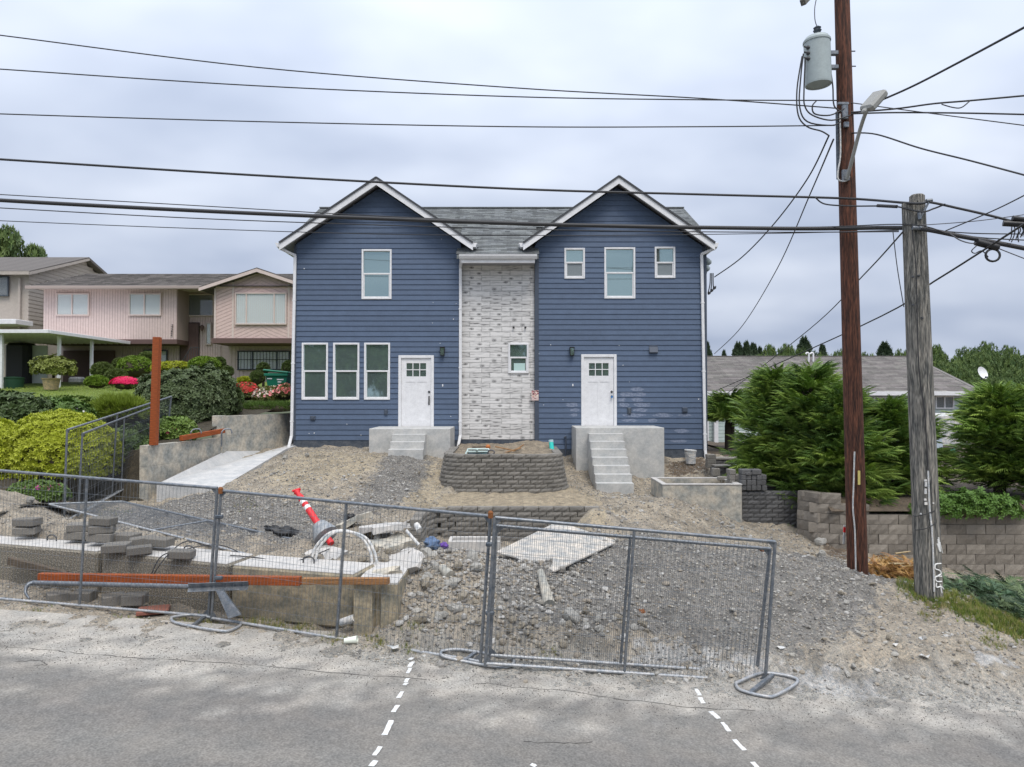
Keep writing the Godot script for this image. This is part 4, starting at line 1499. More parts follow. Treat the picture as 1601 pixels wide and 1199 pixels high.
# ---------------------------------------------------------------- block walls
func block_mesh(w: float, h: float, d: float, s: int, rough := 0.007) -> ArrayMesh:
	# a split faced block: front at +z, origin at the middle of its bottom back edge
	var mb := MB.new()
	var nx := 4
	var ny := 2
	var g := []
	for j in ny + 1:
		var row := []
		for i in nx + 1:
			var edge := i == 0 or i == nx or j == 0 or j == ny
			var zz := d * 0.5 - (0.013 if edge else 0.0) + (0.0 if edge else rough * sin(s * 7.1 + i * 2.3 + j * 4.7)) + (rough * 0.4 * sin(s * 3.3 + i * 5.1 + j * 1.7) if edge else 0.0)
			row.append(Vector3((float(i) / nx - 0.5) * (w - 0.012), float(j) / ny * (h - 0.009), zz))
		g.append(row)
	for j in ny:
		for i in nx:
			mb.quad(g[j][i], g[j][i + 1], g[j + 1][i + 1], g[j + 1][i], Vector3.BACK)
	var bk := -d * 0.5
	for i in nx:
		mb.quad(g[ny][i], g[ny][i + 1], Vector3(g[ny][i + 1].x, h - 0.009, bk), Vector3(g[ny][i].x, h - 0.009, bk), Vector3.UP)
	for j in ny:
		mb.quad(g[j][0], g[j + 1][0], Vector3(g[j + 1][0].x, g[j + 1][0].y, bk), Vector3(g[j][0].x, g[j][0].y, bk), Vector3.LEFT)
		mb.quad(g[j][nx], g[j + 1][nx], Vector3(g[j + 1][nx].x, g[j + 1][nx].y, bk), Vector3(g[j][nx].x, g[j][nx].y, bk), Vector3.RIGHT)
	mb.quad(Vector3(-w * 0.5, 0, bk), Vector3(w * 0.5, 0, bk), Vector3(w * 0.5, h - 0.009, bk), Vector3(-w * 0.5, h - 0.009, bk), Vector3.FORWARD)
	mb.quad(g[0][0], g[0][nx], Vector3(w * 0.5, 0, bk), Vector3(-w * 0.5, 0, bk), Vector3.DOWN)
	return mb.mesh()

func block_set(w: float, h: float, d: float, rough := 0.007) -> Array:
	var r := []
	for k in 4: r.append(block_mesh(w, h, d, k + 1, rough))
	return r

# path: front line on the ground seen from above, left to right as one faces the wall
func block_wall(t: Node, path: Array, y0: float, courses: int, w: float, h: float, d: float, back: float, mats: Array, meshes: Array, keep = null) -> void:
	for c in courses:
		var line := []
		for i in path.size():
			var a: Vector2 = path[maxi(i - 1, 0)]
			var b: Vector2 = path[mini(i + 1, path.size() - 1)]
			var tn := (b - a).normalized()
			line.append(path[i] - Vector2(-tn.y, tn.x) * back * c)
		var total := 0.0
		for i in line.size() - 1: total += line[i].distance_to(line[i + 1])
		var s := w * (0.5 if c % 2 else 0.25)
		while s < total:
			# odd courses begin with a half block
			var half := c % 2 == 0 and s < w * 0.3
			var q := s
			var run := 0.0
			for i in line.size() - 1:
				var l: float = line[i].distance_to(line[i + 1])
				if q <= run + l or i == line.size() - 2:
					var p: Vector2 = line[i].lerp(line[i + 1], clampf((q - run) / l, 0.0, 1.0))
					var tn: Vector2 = (line[i + 1] - line[i]).normalized()
					var n := Vector2(-tn.y, tn.x)
					var at := Vector3(p.x - n.x * d * 0.5, y0 + c * h, p.y - n.y * d * 0.5)
					if keep == null or keep.call(at.x, c):
						var x := Transform3D(Basis(Vector3.UP, atan2(n.x, n.y) + R(-0.012, 0.012)), at + Vector3(R(-0.003, 0.003), 0, R(-0.004, 0.006)))
						if half: x.basis = x.basis * Basis.from_scale(Vector3(0.5, 1, 1))
						inst("block", meshes[rng.randi() % meshes.size()], mats[rng.randi() % mats.size()], t, x)
					break
				run += l
			s += w * 0.75 if half else w

func arc2(c: Vector2, r: float, a0: float, a1: float, n := 8) -> Array:
	var o := []
	for i in n + 1:
		var a := deg_to_rad(lerpf(a0, a1, float(i) / n))
		o.append(c + Vector2(cos(a), sin(a)) * r)
	return o

func loose(at: Vector3, s: Vector3, yaw: float, m: Material, label: String, group: String, tilt := Vector2.ZERO) -> void:
	var mb := MB.new()
	var b := Basis(Vector3.UP, yaw) * Basis(Vector3.RIGHT, tilt.x) * Basis(Vector3.BACK, tilt.y)
	mb.box(Transform3D(b, at + b.y * s.y * 0.5), s, 0.012)
	solo("loose_block", mb, m, label, "block", group)

func build_walls() -> void:
	var grey := block_set(0.29, 0.0985, 0.21)
	var top := P(787, 710, 16.85).y
	var cx := P(786, 710, 16.8).x
	var path := [Vector2(cx - 1.64, -19.6)]
	path += arc2(Vector2(cx - 0.75, -17.5), 0.89, 180, 90)
	path += arc2(Vector2(cx + 0.75, -17.5), 0.89, 90, 0)
	path.append(Vector2(cx + 1.64, -19.6))
	var t := thing("upper_retaining_wall", Vector3(cx, top - 1.08, -16.7), "curved grey block retaining wall between the two porches", "retaining wall")
	block_wall(t, path, top - 0.0985 * 11, 11, 0.29, 0.0985, 0.21, 0.019, M.blocks, grey)
	var fill := func(x, z):
		var dx := maxf(absf(x - cx) - 0.70, 0.0)
		var dz := maxf(z + 17.5, 0.0)
		var r := sqrt(dx * dx + dz * dz)
		var mound := 0.2 * exp(-(pow((x - cx - 0.75) / 0.8, 2.0) + pow((z + 19.6) / 1.0, 2.0)))
		return (top - 0.06 + mound + 0.05 * bumps.get_noise_2d(x * 3.0, z * 3.0)) if r < 0.66 or (z < -17.5 and dx < 0.66) else top - 0.9
	structure("upper_terrace", sheet(cx - 1.42, cx + 1.42, -21.45, -16.9, 0.08, fill, func(x, z): return Color(0.40, 0.33, 0.24) * (1.0 + 0.5 * bumps.get_noise_2d(x * 4.0, z * 4.0))), M.ground, "soil heaped behind the curved block wall")
	# lower wall
	var y1 := P(800, 793, 14.4).y
	var lp := [Vector2(P(662, 800, 12.9).x, -12.9), Vector2(P(668, 800, 13.6).x, -13.6)]
	lp += arc2(Vector2(P(702, 800, 14.0).x, -14.0), 0.42, 170, 100, 4).map(func(v): return Vector2(v.x, -28.0 - v.y))
	lp = [Vector2(-1.62, -13.0), Vector2(-1.62, -13.9), Vector2(-1.5, -14.25), Vector2(-1.2, -14.4), Vector2(1.75, -14.4)]
	t = thing("lower_retaining_wall", Vector3(0, y1 - 0.8, -14.4), "straight low grey block wall half hidden by rubble and the white board", "retaining wall")
	var grey2 := block_set(0.31, 0.0985, 0.2)
	block_wall(t, lp, y1 - 0.0985 * 8, 8, 0.31, 0.0985, 0.2, 0.006, M.blocks, grey2)
	structure("lower_terrace", sheet(-1.55, 2.4, -17.4, -14.55, 0.08, func(x, z): return lerpf(y1 - 0.045 + 0.05 * bumps.get_noise_2d(x * 2.0, z * 2.0) + 0.02 * (-z - 14.6), gh(x, z) - 0.05, smoothstep(1.3, 2.2, x)), func(x, z): return Color(0.52, 0.43, 0.30) * (1.0 + 0.35 * bumps.get_noise_2d(x * 4.0, z * 4.0))), M.ground, "sandy strip between the two grey block walls")
	# wall beside the planter
	var rs := block_set(0.29, 0.104, 0.2, 0.008)
	var ty := P(1210, 768, 17.0).y
	t = thing("side_retaining_wall", Vector3(6.3, ty - 1.1, -17.0), "straight dark grey block wall right of the concrete planter", "retaining wall")
	block_wall(t, [Vector2(P(1160, 800, 17.0).x, -17.0), Vector2(P(1268, 800, 17.0).x, -17.0)], ty - 0.104 * 11, 11, 0.29, 0.104, 0.2, 0.0, M.blocksdark, rs)
	# tan block wall on the right
	var tb := block_set(0.43, 0.217, 0.3, 0.014)
	t = thing("tan_block_wall", Vector3(10, -0.6, -15.7), "weathered tan split face block wall under the conifers, stepping down", "retaining wall")
	block_wall(t, [Vector2(6.52, -16.5), Vector2(6.75, -15.95), Vector2(7.3, -15.7), Vector2(14.5, -15.7)], -0.62, 10, 0.43, 0.217, 0.3, 0.012, M.blockstan, tb,
		func(x, c): return c < 7 or (c == 7 and x < 7.75) or (c == 8 and x < 7.3))
	# concrete planter box
	var f0 := P(1036, 758.5, 16.8)
	var f1 := P(1160, 759, 16.8)
	var pt := thing("concrete_planter", Vector3((f0.x + f1.x) * 0.5, 0.0, -17.5), "stained concrete planter box with an open top beside the tall porch", "planter")
	var mb := MB.new()
	mb.bx(Vector3(f0.x, -0.1, -16.9), Vector3(f1.x, f0.y, -16.8), 0.012)
	obj("front_wall", mb, M.oldcon, pt)
	for s in [[Vector3(f0.x, 0.2, -18.1), Vector3(f0.x + 0.11, f0.y - 0.002, -16.902)], [Vector3(f1.x - 0.11, 0.2, -18.1), Vector3(f1.x, f0.y - 0.002, -16.902)], [Vector3(f0.x, 0.2, -18.21), Vector3(f1.x, f0.y, -18.102)]]:
		mb = MB.new()
		mb.bx(s[0], s[1], 0.01)
		obj("side_wall", mb, M.oldcon, pt)
	mb = MB.new()
	for s in [[f0.x - 0.01, f1.x + 0.01, -16.92, -16.79], [f0.x - 0.01, f0.x + 0.12, -18.1, -16.925], [f1.x - 0.12, f1.x + 0.01, -18.1, -16.925], [f0.x - 0.01, f1.x + 0.01, -18.22, -18.105]]:
		mb.bx(Vector3(s[0], f0.y + 0.002, s[2]), Vector3(s[1], f0.y + 0.03, s[3]), 0.006)
	obj("rim", mb, M.dustcon, pt)
	mb = MB.new()
	mb.bx(Vector3(f0.x + 0.1, 0.3, -18.1), Vector3(f1.x - 0.1, f0.y - 0.22, -16.9))
	obj("soil", mb, mat(lin(0.36, 0.29, 0.2), 0.95, T.dirt, 2.0, 1.0), pt)
	build_steps()
	# neighbour's concrete retaining wall
	var w := thing("concrete_retaining_wall", Vector3(-7.7, 1.2, -19.0), "old board formed concrete retaining wall along the driveway", "retaining wall")
	var a := P(232, 698, 16.0)
	var b := P(352, 681, 19.3)
	var e := Vector3(-6.98, 2.98, -22.5)
	var o := Vector3(0.01, 0, 0)
	pour(w, a + o, b + o, 1.0, 1.93, 0.22, "lower_pour")
	pour(w, a, b, 1.934, 2.4, 0.21, "upper_pour")
	pour(w, b + o, e + o, 1.2, 2.43, 0.26, "lower_pour")
	pour(w, b + Vector3(0, 0, -0.02), e, 2.434, 2.97, 0.25, "upper_pour")
	pour(w, e, e + Vector3(0, 0, -8), 1.2, 2.97, 0.25, "rear_pour")
	mb = MB.new()
	mb.bx(Vector3(b.x - 0.27, 1.2, b.z - 0.02), Vector3(b.x + 0.025, 2.99, b.z + 0.22), 0.01)
	obj("end_pier", mb, M.oldcon, w)

func pour(w: Node, p: Vector3, q: Vector3, y_lo: float, y_hi: float, thick: float, called: String) -> void:
	var m := MB.new()
	var dir := (q - p) * Vector3(1, 0, 1)
	var out := Vector3.UP.cross(dir).normalized()
	if out.x > 0: out = -out
	m.prism([Vector3(p.x, y_lo, p.z), Vector3(q.x, y_lo, q.z), Vector3(q.x, y_hi, q.z), Vector3(p.x, y_hi, p.z)], out * thick)
	obj(called, m, M.oldcon, w)

func build_steps() -> void:
	var t := thing("block_steps", P(1160, 765, 18.5), "grey block steps climbing beside the blue house", "steps")
	var bm := block_set(0.33, 0.15, 0.24, 0.008)
	for q in [[1117, 1180, 716, 20.9, 2], [1119, 1189, 728, 19.7, 2], [1193, 1222, 746, 18.7, 2], [1196, 1229, 758, 17.8, 1]]:
		var a := P(q[0], q[2], q[3])
		var b := P(q[1], q[2], q[3])
		for c in q[4]:
			var x: float = a.x + (0.16 if c else 0.08)
			while x < b.x:
				inst("block", bm[rng.randi() % 4], M.blocksdark[1 + rng.randi() % 3], t, Transform3D(Basis(Vector3.UP, R(-0.03, 0.03)), Vector3(x, a.y - 0.05 - 0.15 * (c + 1), a.z - 0.12)))
				x += 0.332
		var x2: float = a.x
		while x2 < b.x - 0.1:
			var mb := MB.new()
			mb.bx(Vector3(x2 + 0.003, a.y - 0.048, a.z - 0.5), Vector3(minf(x2 + 0.6, b.x) - 0.003, a.y, a.z + 0.02), 0.006)
			obj("tread", mb, M.blocks[4], t)
			x2 += 0.6
	# loose blocks stacked end on beside the planter
	var g := "loose wall blocks stacked beside the planter"
	for c in 4:
		for i in 5:
			if c == 3 and i > 3: continue
			var p := P(1164 + i * 7.9, 767, 16.95)
			loose(Vector3(p.x + R(-0.01, 0.01), p.y + 0.125 * c, p.z - 0.16 + R(-0.02, 0.02)), Vector3(0.113, 0.12, 0.29), R(-0.05, 0.05), M.blocksdark[rng.randi() % 4], "small dark block stacked end on above the dark grey wall", g)
	for c in 3:
		for i in 2 if c < 2 else 1:
			var p := P(1146 + i * 9.5, 759, 17.2)
			loose(Vector3(p.x, p.y + 0.128 * c, p.z - 0.15), Vector3(0.145, 0.125, 0.29), R(-0.06, 0.06), M.blocks[4], "pale grey block stacked on the planter corner", g)
	loose(P(1171, 742, 17.1), Vector3(0.33, 0.07, 0.25), 0.3, M.blocksdark[2], "flat dark block lying on top of the small block stack", g)
	loose(P(1119, 744, 18.6), Vector3(0.2, 0.2, 0.12), 0.1, M.blocks[4], "pale square block standing in the dirt by the block steps", g)
	loose(P(1131, 751, 17.9), Vector3(0.3, 0.1, 0.2), -0.2, M.blocks[4], "pale block lying in the dirt behind the planter rim", g)
	for c in 3:
		loose(P(1111, 731, 20.3) + Vector3(0, 0.127 * c, 0), Vector3(0.24, 0.125, 0.3), R(-0.1, 0.1), M.blocks[3], "grey block stacked at the corner of the blue house", "blocks stacked at the house corner")
	# stone edging up the side path
	var e := thing("stone_edging", P(1120, 712, 24), "row of rough tan stones edging the side path", "edging")
	for i in 6:
		var p := P(1112 + i * 8.0, 706 + i * 2.6, 27.5 - i * 1.0)
		inst("stone", rocks[3 + i % 5], M.blockstan[i % 4], e, Transform3D(Basis(Vector3.UP, R(0, 6)).scaled(Vector3(0.55, 0.5, 0.5)), p))

# ---------------------------------------------------------------- temporary fence
func fence_panel(bl: Vector3, br: Vector3, tr: Vector3, tl: Vector3, label: String, mids: Array, group := "temporary fence panels", rows := 8, light := false) -> Node3D:
	var t := thing("temporary_fence", (bl + br) * 0.5, label, "fence", group)
	var post: Material = M.galv
	for e in [[bl, tl, "post"], [br, tr, "post"]]:
		var m := MB.new()
		m.tube([e[0] - (e[1] - e[0]).normalized() * 0.03, e[1]], 0.0215, 10)
		obj(e[2], m, post, t)
	var m := MB.new()
	m.tube([tl, tr], 0.0225, 10)
	obj("top_rail", m, M.galv, t)
	m = MB.new()
	m.tube([bl, br], 0.0205, 10)
	obj("bottom_rail", m, M.rail, t)
	for f in mids:
		m = MB.new()
		m.tube([bl.lerp(br, f), tl.lerp(tr, f)], 0.0185, 8)
		obj("stiffener", m, post, t)
	m = MB.new()
	var wide := bl.distance_to(br)
	var n := int(wide / 0.053)
	var out := (br - bl).cross(tl - bl).normalized() * 0.012
	for i in range(1, n):
		var f := float(i) / n
		m.tube([bl.lerp(br, f) + out, tl.lerp(tr, f) + out], 0.0021, 4, false)
	for j in range(1, rows):
		var f := float(j) / rows
		m.tube([bl.lerp(tl, f) + out * 1.4, br.lerp(tr, f) + out * 1.4], 0.0021, 4, false)
	obj("wire_mesh", m, M.galv, t)
	# corner gussets
	m = MB.new()
	for c in [[tl, tr, bl], [tr, tl, br], [br, bl, tr], [bl, br, tl]]:
		var u: Vector3 = (c[1] - c[0]).normalized() * 0.11
		var v: Vector3 = (c[2] - c[0]).normalized() * 0.11
		m.prism([c[0], c[0] + u, c[0] + v], out.normalized() * 0.004)
	obj("gusset", m, M.galv, t)
	return t

func ring_foot(px: Array, label: String) -> void:
	var pts := []
	for q in px: pts.append(road_hit(q[0], q[1]) + Vector3(0, 0.025, 0))
	pts.append(pts[0])
	var t := thing("tube_stand", pts[0] - Vector3(0, 0.025, 0), label, "stand", "tube feet of the temporary fence")
	var m := MB.new()
	m.tube(spline(pts, 5), 0.02, 8, false)
	obj("loop", m, M.rail, t)
	m = MB.new()
	m.bar(pts[1].lerp(pts[2], 0.4), pts[-2].lerp(pts[-3], 0.4), 0.05, 0.03)
	obj("cross_plate", m, M.galv, t)

func build_fences() -> void:
	fence_panel(P(-70, 930, 10.45), P(326, 963, 10.1), P(340, 763, 10.1), P(-60, 731, 10.45), "temporary wire fence panel in front of the long concrete blocks", [0.5])
	fence_panel(P(331, 966, 10.02), P(751, 1034, 8.98), P(767, 807, 8.98), P(346, 767, 10.02), "temporary wire fence panel in front of the rubble and orange beam", [0.492])
	fence_panel(P(759, 1037, 8.86), P(1196, 1066, 9.12), P(1212, 847, 9.12), P(774, 809, 8.86), "temporary wire fence panel in front of the gravel slope", [0.49])
	fence_panel(P(766, 1024, 8.98), P(1183, 1052, 9.26), P(1204, 858, 9.26), P(776, 822, 8.98), "second wire fence panel leaning close behind the gravel slope panel", [0.482], "temporary fence panels", 5)
	fence_panel(P(100, 816, 14.2), P(256, 727, 18.1), P(268, 620, 18.1), P(105, 672, 14.2), "temporary wire fence panel running back beside the clipped shrubs", [0.42, 0.78], "temporary fence panels", 9)
	fence_panel(P(122, 805, 14.6), P(246, 735, 17.5), P(249, 632, 17.5), P(129, 678, 14.6), "second wire fence panel nested against the one beside the shrubs", [0.5], "temporary fence panels", 7)
	fence_panel(P(75, 788, 13.9), P(443, 881, 10.95), P(488, 850, 11.9), P(191, 784, 14.4), "fallen wire fence panel lying on the ground behind the concrete blocks", [0.5], "temporary fence panels", 7, true)
	ring_foot([[268, 968], [276, 977], [340, 989], [362, 988], [376, 978], [350, 972], [300, 964]], "bent tube foot in the weeds where two fence panels meet")
	ring_foot([[690, 1021], [697, 1031], [770, 1045], [795, 1046], [803, 1036], [780, 1030], [720, 1019]], "bent tube foot at the middle fence post, rusty at one end")
	ring_foot([[1150, 1072], [1158, 1082], [1196, 1092], [1214, 1090], [1246, 1071], [1236, 1062], [1190, 1056]], "bent tube foot at the open end of the fence")
	for q in [[345, 768, 10.0], [767, 806, 8.9]]:
		var m := MB.new()
		var c := P(q[0], q[1], q[2])
		m.lathe(Transform3D(Basis(), c + Vector3(0, -0.03, 0)), [[0.0, -0.01], [0.032, 0.0], [0.034, 0.07], [0.02, 0.09], [0.0, 0.092]], 10)
		solo("rusty_cap", m, M.rust, "rusty cap on a fence post with %s beside it" % ("the long blocks" if q[0] < 500 else "the gravel slope"), "cap", "rusty fence post caps")
		for k in [0.35, 1.2]:
			m = MB.new()
			m.bar(c + Vector3(-0.06, -k, 0.03), c + Vector3(0.05, -k, 0.03), 0.05, 0.05, 0.01)
			solo("steel_coupler", m, M.galvdark, "steel clamp joining two fence panels", "coupler", "couplers joining the fence panels")
	# orange painted timbers
	var m := MB.new()
	var a := P(240.5, 697, 16.16)
	var b := P(246, 527, 16.16)
	m.bar(Vector3(a.x, 2.4, a.z), b, 0.145, 0.145, 0.006)
	solo("orange_post", m, M.orange, "tall orange painted timber post at the end of the concrete wall", "post")
	m = MB.new()
	m.bar(P(283, 687, 17.2) + Vector3(0, 0.03, 0), P(350, 675, 19.0) + Vector3(0, 0.03, 0), 0.09, 0.12, 0.005)
	solo("orange_rail", m, M.orange, "short orange painted timber lying on the concrete wall", "timber")
	m = MB.new()
	m.bar(P(62, 902, 10.85), P(470, 908, 9.95), 0.09, 0.12, 0.006)
	solo("orange_beam", m, M.orange, "long orange painted timber lying along the concrete blocks", "timber")
	m = MB.new()
	m.bar(P(474, 908, 9.86), P(608, 908, 9.6), 0.09, 0.085, 0.006)
	solo("bare_beam", m, mat(lin(0.60, 0.30, 0.12), 0.8, T.wood, 1.0), "bare tan timber end lying against the concrete blocks", "timber")
	m = MB.new()
	m.tube([P(52, 911, 10.6), P(300, 917, 10.15)], 0.035, 12)
	m.tube(spline([P(52, 911, 10.6), P(43, 915, 10.55), P(40, 926, 10.5), P(46, 936, 10.45)], 4), [0.035, 0.034, 0.033, 0.032, 0.03, 0.028, 0.025, 0.023, 0.021, 0.02, 0.018, 0.016, 0.014], 10)
	solo("steel_pipe", m, M.galv, "galvanised steel pipe with a bent end under the orange timber", "pipe")
	m = MB.new()
	m.box(Transform3D(Basis(Vector3.UP, 0.15) * Basis(Vector3.RIGHT, 0.5), P(342, 919, 10.0)), Vector3(0.80, 0.006, 0.12))
	m.box(Transform3D(Basis(Vector3.UP, 0.15) * Basis(Vector3.RIGHT, -0.9), P(342, 914, 10.0)), Vector3(0.80, 0.006, 0.10))
	solo("steel_angle", m, M.galv, "bright steel angle plate under the orange timber", "plate")
	m = MB.new()
	for k in [-1.0, 1.0]:
		m.prism([P(338, 924, 9.9), P(350, 924, 9.9), P(377, 961, 9.8), P(357, 967, 9.8)], Vector3(0.02 * k, 0.015, 0.05 * k))
	solo("steel_bracket", m, M.galv, "folded steel bracket leaning below the orange timber", "bracket")
	m = MB.new()
	m.bar(P(14, 876, 11.3), P(105, 899, 11.05), 0.07, 0.12, 0.01)
	solo("old_board", m, M.oldwood, "weathered brown board leaning on a concrete block", "board")

# ---------------------------------------------------------------- concrete blocks, rubble and rubbish behind the fence
func eco_block(a: Vector3, b: Vector3, h: float, deep: float, label: String, face: Material) -> void:
	# a, b: top front corners
	var t := thing("concrete_block", (a + b) * 0.5 - Vector3(0, h, 0), label, "concrete block", "long concrete blocks along the lot edge")
	var dir := b - a
	var flat := Vector3(dir.x, 0, dir.z).normalized()
	var back := Vector3(flat.z, 0, -flat.x)
	if back.z > 0: back = -back
	var up := Vector3.UP
	var mid := (a + b) * 0.5 + back * deep * 0.5
	var x := dir.normalized()
	var bs := Basis(x, -back.cross(x), -back).orthonormalized()
	var m := MB.new()
	m.box(Transform3D(bs, mid - up * (h * 0.5 + 0.012)), Vector3(dir.length() - 0.012, h, deep), 0.03)
	obj("body", m, face, t)
	m = MB.new()
	m.box(Transform3D(bs, mid - up * 0.008), Vector3(dir.length() - 0.05, 0.022, deep - 0.05), 0.009)
	obj("top", m, M.dustcon, t)
	m = MB.new()
	var c := mid + flat * R(-0.4, 0.2) + back * 0.05
	m.tube(spline([c - flat * 0.09, c - flat * 0.08 + up * 0.07, c + up * 0.1, c + flat * 0.08 + up * 0.07, c + flat * 0.09], 4), 0.011, 6)
	obj("lifting_loop", m, M.darkmetal, t)

func chunk(p: Vector3, s: Vector3, k: int, c: Color, called: String, label: String, cat: String, group: String) -> void:
	var o := inst(called, rocks[3 + k % 6], rubble_mat(c), self, Transform3D(spin().scaled_local(s), p))
	tag(o, label, cat, group)

func rubble_mat(c: Color) -> Material:
	var key := "rub%d" % int(c.r * 8)
	if not M.has(key):
		M[key] = mat(lin(c.r, c.g, c.b), 0.96, T.rough, 2.5, 1.0)
	return M[key]

func slab(p: Vector3, rx: float, rz: float, thick: float, b: Basis, m: Material, label: String, n := 13) -> void:
	var ring := []
	for i in n:
		var a := TAU * i / n + R(-0.2, 0.2)
		ring.append(p + b * Vector3(cos(a) * rx * R(0.5, 1.1), R(-0.03, 0.03), sin(a) * rz * R(0.5, 1.1)))
	var mb := MB.new()
	mb.prism(ring, b * Vector3(0, -thick, 0), 0.03, rng)
	solo("broken_slab", mb, m, label, "concrete slab", "broken concrete slabs in the rubble")

func build_rubble() -> void:
	eco_block(P(-45, 846, 11.65), P(152, 862, 11.1), 0.72, 0.72, "long concrete block with a pebbled face under the weathered board", M.ecoface)
	eco_block(P(157, 861, 11.1), P(355, 882, 10.55), 0.74, 0.72, "long concrete block with loose grey wall blocks on top", M.ecoface)
	eco_block(P(361, 883, 10.5), P(553, 898, 10.02), 0.76, 0.72, "long plain concrete block behind the bare tan timber", M.ecoplain)
	# end block set crosswise, with a keyed end
	var a := P(553, 912, 9.72)
	var b := P(622, 919, 9.72)
	var t := thing("concrete_block", Vector3((a.x + b.x) * 0.5, a.y - 0.72, -10.7), "concrete end block with a grooved end turned towards the road", "concrete block", "long concrete blocks along the lot edge")
	var mb := MB.new()
	var g0 := lerpf(a.x, b.x, 0.42)
	var g1 := lerpf(a.x, b.x, 0.62)
	var yb := a.y - 0.72
	mb.prism([Vector3(a.x, yb, -9.72), Vector3(g0, yb, -9.72), Vector3(lerpf(g0, g1, 0.3), yb, -9.82), Vector3(lerpf(g0, g1, 0.7), yb, -9.82), Vector3(g1, yb, -9.72), Vector3(b.x, yb, -9.72), Vector3(b.x + 0.05, yb, -11.6), Vector3(a.x + 0.05, yb, -11.6)], Vector3(0, 0.7, 0))
	obj("body", mb, M.ecoplain, t)
	mb = MB.new()
	mb.prism([Vector3(a.x + 0.01, a.y - 0.02, -9.74), Vector3(g0, a.y - 0.02, -9.74), Vector3(lerpf(g0, g1, 0.3), a.y - 0.02, -9.83), Vector3(lerpf(g0, g1, 0.7), a.y - 0.02, -9.83), Vector3(g1, a.y - 0.02, -9.74), Vector3(b.x - 0.01, a.y - 0.02, -9.74), Vector3(b.x + 0.04, a.y - 0.02, -11.58), Vector3(a.x + 0.06, a.y - 0.02, -11.58)], Vector3(0, 0.02, 0))
	obj("top", mb, M.dustcon, t)
	# grey wall blocks left lying about
	var g := "grey wall blocks left on the long concrete blocks"
	var on := "grey wall block lying on the long concrete blocks"
	for q in [[42, 834, 11.9, 0.15, 0], [43, 834, 11.9, -0.1, 1], [124, 842, 11.7, 0.1, 0], [125, 842, 11.7, 0.3, 1], [160, 846, 11.5, 0.0, 0], [160, 846, 11.5, 0.25, 1], [161, 846, 11.5, -0.1, 2], [198, 847, 11.6, -0.3, 0], [224, 852, 11.4, 0.5, 0], [250, 853, 11.3, -0.15, 0], [183, 862, 11.05, 0.1, 0], [218, 866, 10.95, 0.5, 0], [284, 872, 10.75, 0.05, 0]]:
		var p := P(q[0], q[1], q[2])
		loose(p + Vector3(0, 0.132 * q[4], 0), Vector3(0.38, 0.13, 0.26) * R(0.9, 1.05), q[3], M.blocks[rng.randi() % 4], on, g, Vector2(R(-0.06, 0.06), R(-0.06, 0.06)))
	for q in [[92, 941, 10.7, 0.7], [131, 939, 10.8, 0.1], [178, 945, 10.55, 0.6], [211, 944, 10.55, 0.1]]:
		loose(P(q[0], q[1], q[2]), Vector3(0.3, 0.15, 0.26), q[3], M.blocks[3], "grey wall block on the ground under the steel pipe", "wall blocks on the ground behind the fence")
	loose(P(240, 957, 10.35), Vector3(0.42, 0.06, 0.3), 0.35, M.redbrick, "flat red paver on the ground by the fence foot", "")
	# broken slabs
	var pale: Material = M.dustcon
	slab(P(604, 820, 12.3), 0.6, 0.42, 0.10, Basis(Vector3.BACK, 0.12) * Basis(Vector3.RIGHT, -0.12), pale, "large cracked pale slab standing up in the rubble")
	slab(P(610, 846, 11.9), 0.5, 0.3, 0.12, Basis(Vector3.BACK, 0.1) * Basis(Vector3.RIGHT, 0.25), M.oldcon, "tan slab lying under the large cracked slab")
	slab(P(510, 868, 11.1), 0.34, 0.24, 0.22, Basis(Vector3.RIGHT, 0.5), pale, "thick white broken slab inside the white hoops")
	slab(P(622, 872, 11.0), 0.32, 0.2, 0.1, Basis(Vector3.BACK, 0.45) * Basis(Vector3.RIGHT, 0.6), pale, "white jagged slab leaning on the end block")
	slab(P(644, 874, 10.7), 0.24, 0.26, 0.06, Basis(Vector3.BACK, 0.6) * Basis(Vector3.RIGHT, 0.5), pale, "white jagged slab propped against its neighbour on the end block")
	slab(P(600, 893, 10.3), 0.26, 0.13, 0.07, Basis(Vector3.BACK, 0.15) * Basis(Vector3.RIGHT, 0.3), M.oldcon, "small brown slab on the end block corner")
	slab(P(700, 880, 11.3), 0.28, 0.2, 0.16, Basis(Vector3.BACK, 0.5) * Basis(Vector3.RIGHT, 0.4), M.oldcon, "grey slab tilted at the top of the gravel pile")
	slab(P(430, 868, 11.5), 0.9, 0.25, 0.06, Basis(Vector3.UP, -0.35), pale, "long thin pale slab lying behind the plain block")
	slab(P(540, 815, 12.9), 0.5, 0.3, 0.09, Basis(Vector3.BACK, 0.4), M.oldcon, "tan slab tilted behind the rubble heap")
	slab(P(575, 862, 11.4), 0.3, 0.2, 0.14, Basis(Vector3.RIGHT, 0.3), M.oldcon, "thick rough slab under the white hoops")
	# chunks and stones
	for i in 84:
		var px := R(560, 745)
		var p := G(px, R(850, 985) if px > 650 else R(815, 880))
		var s := R(0.09, 0.26)
		chunk(p + Vector3(0, s * 0.15, 0), Vector3(s, s * 0.8, s * 0.9), i, Color(0.56, 0.54, 0.49) if i % 3 else Color(0.42, 0.37, 0.29), "rubble_chunk", ("pale" if i % 3 else "tan brown") + " broken concrete chunk in the rubble heap beside the end block", "rubble", "broken concrete chunks")
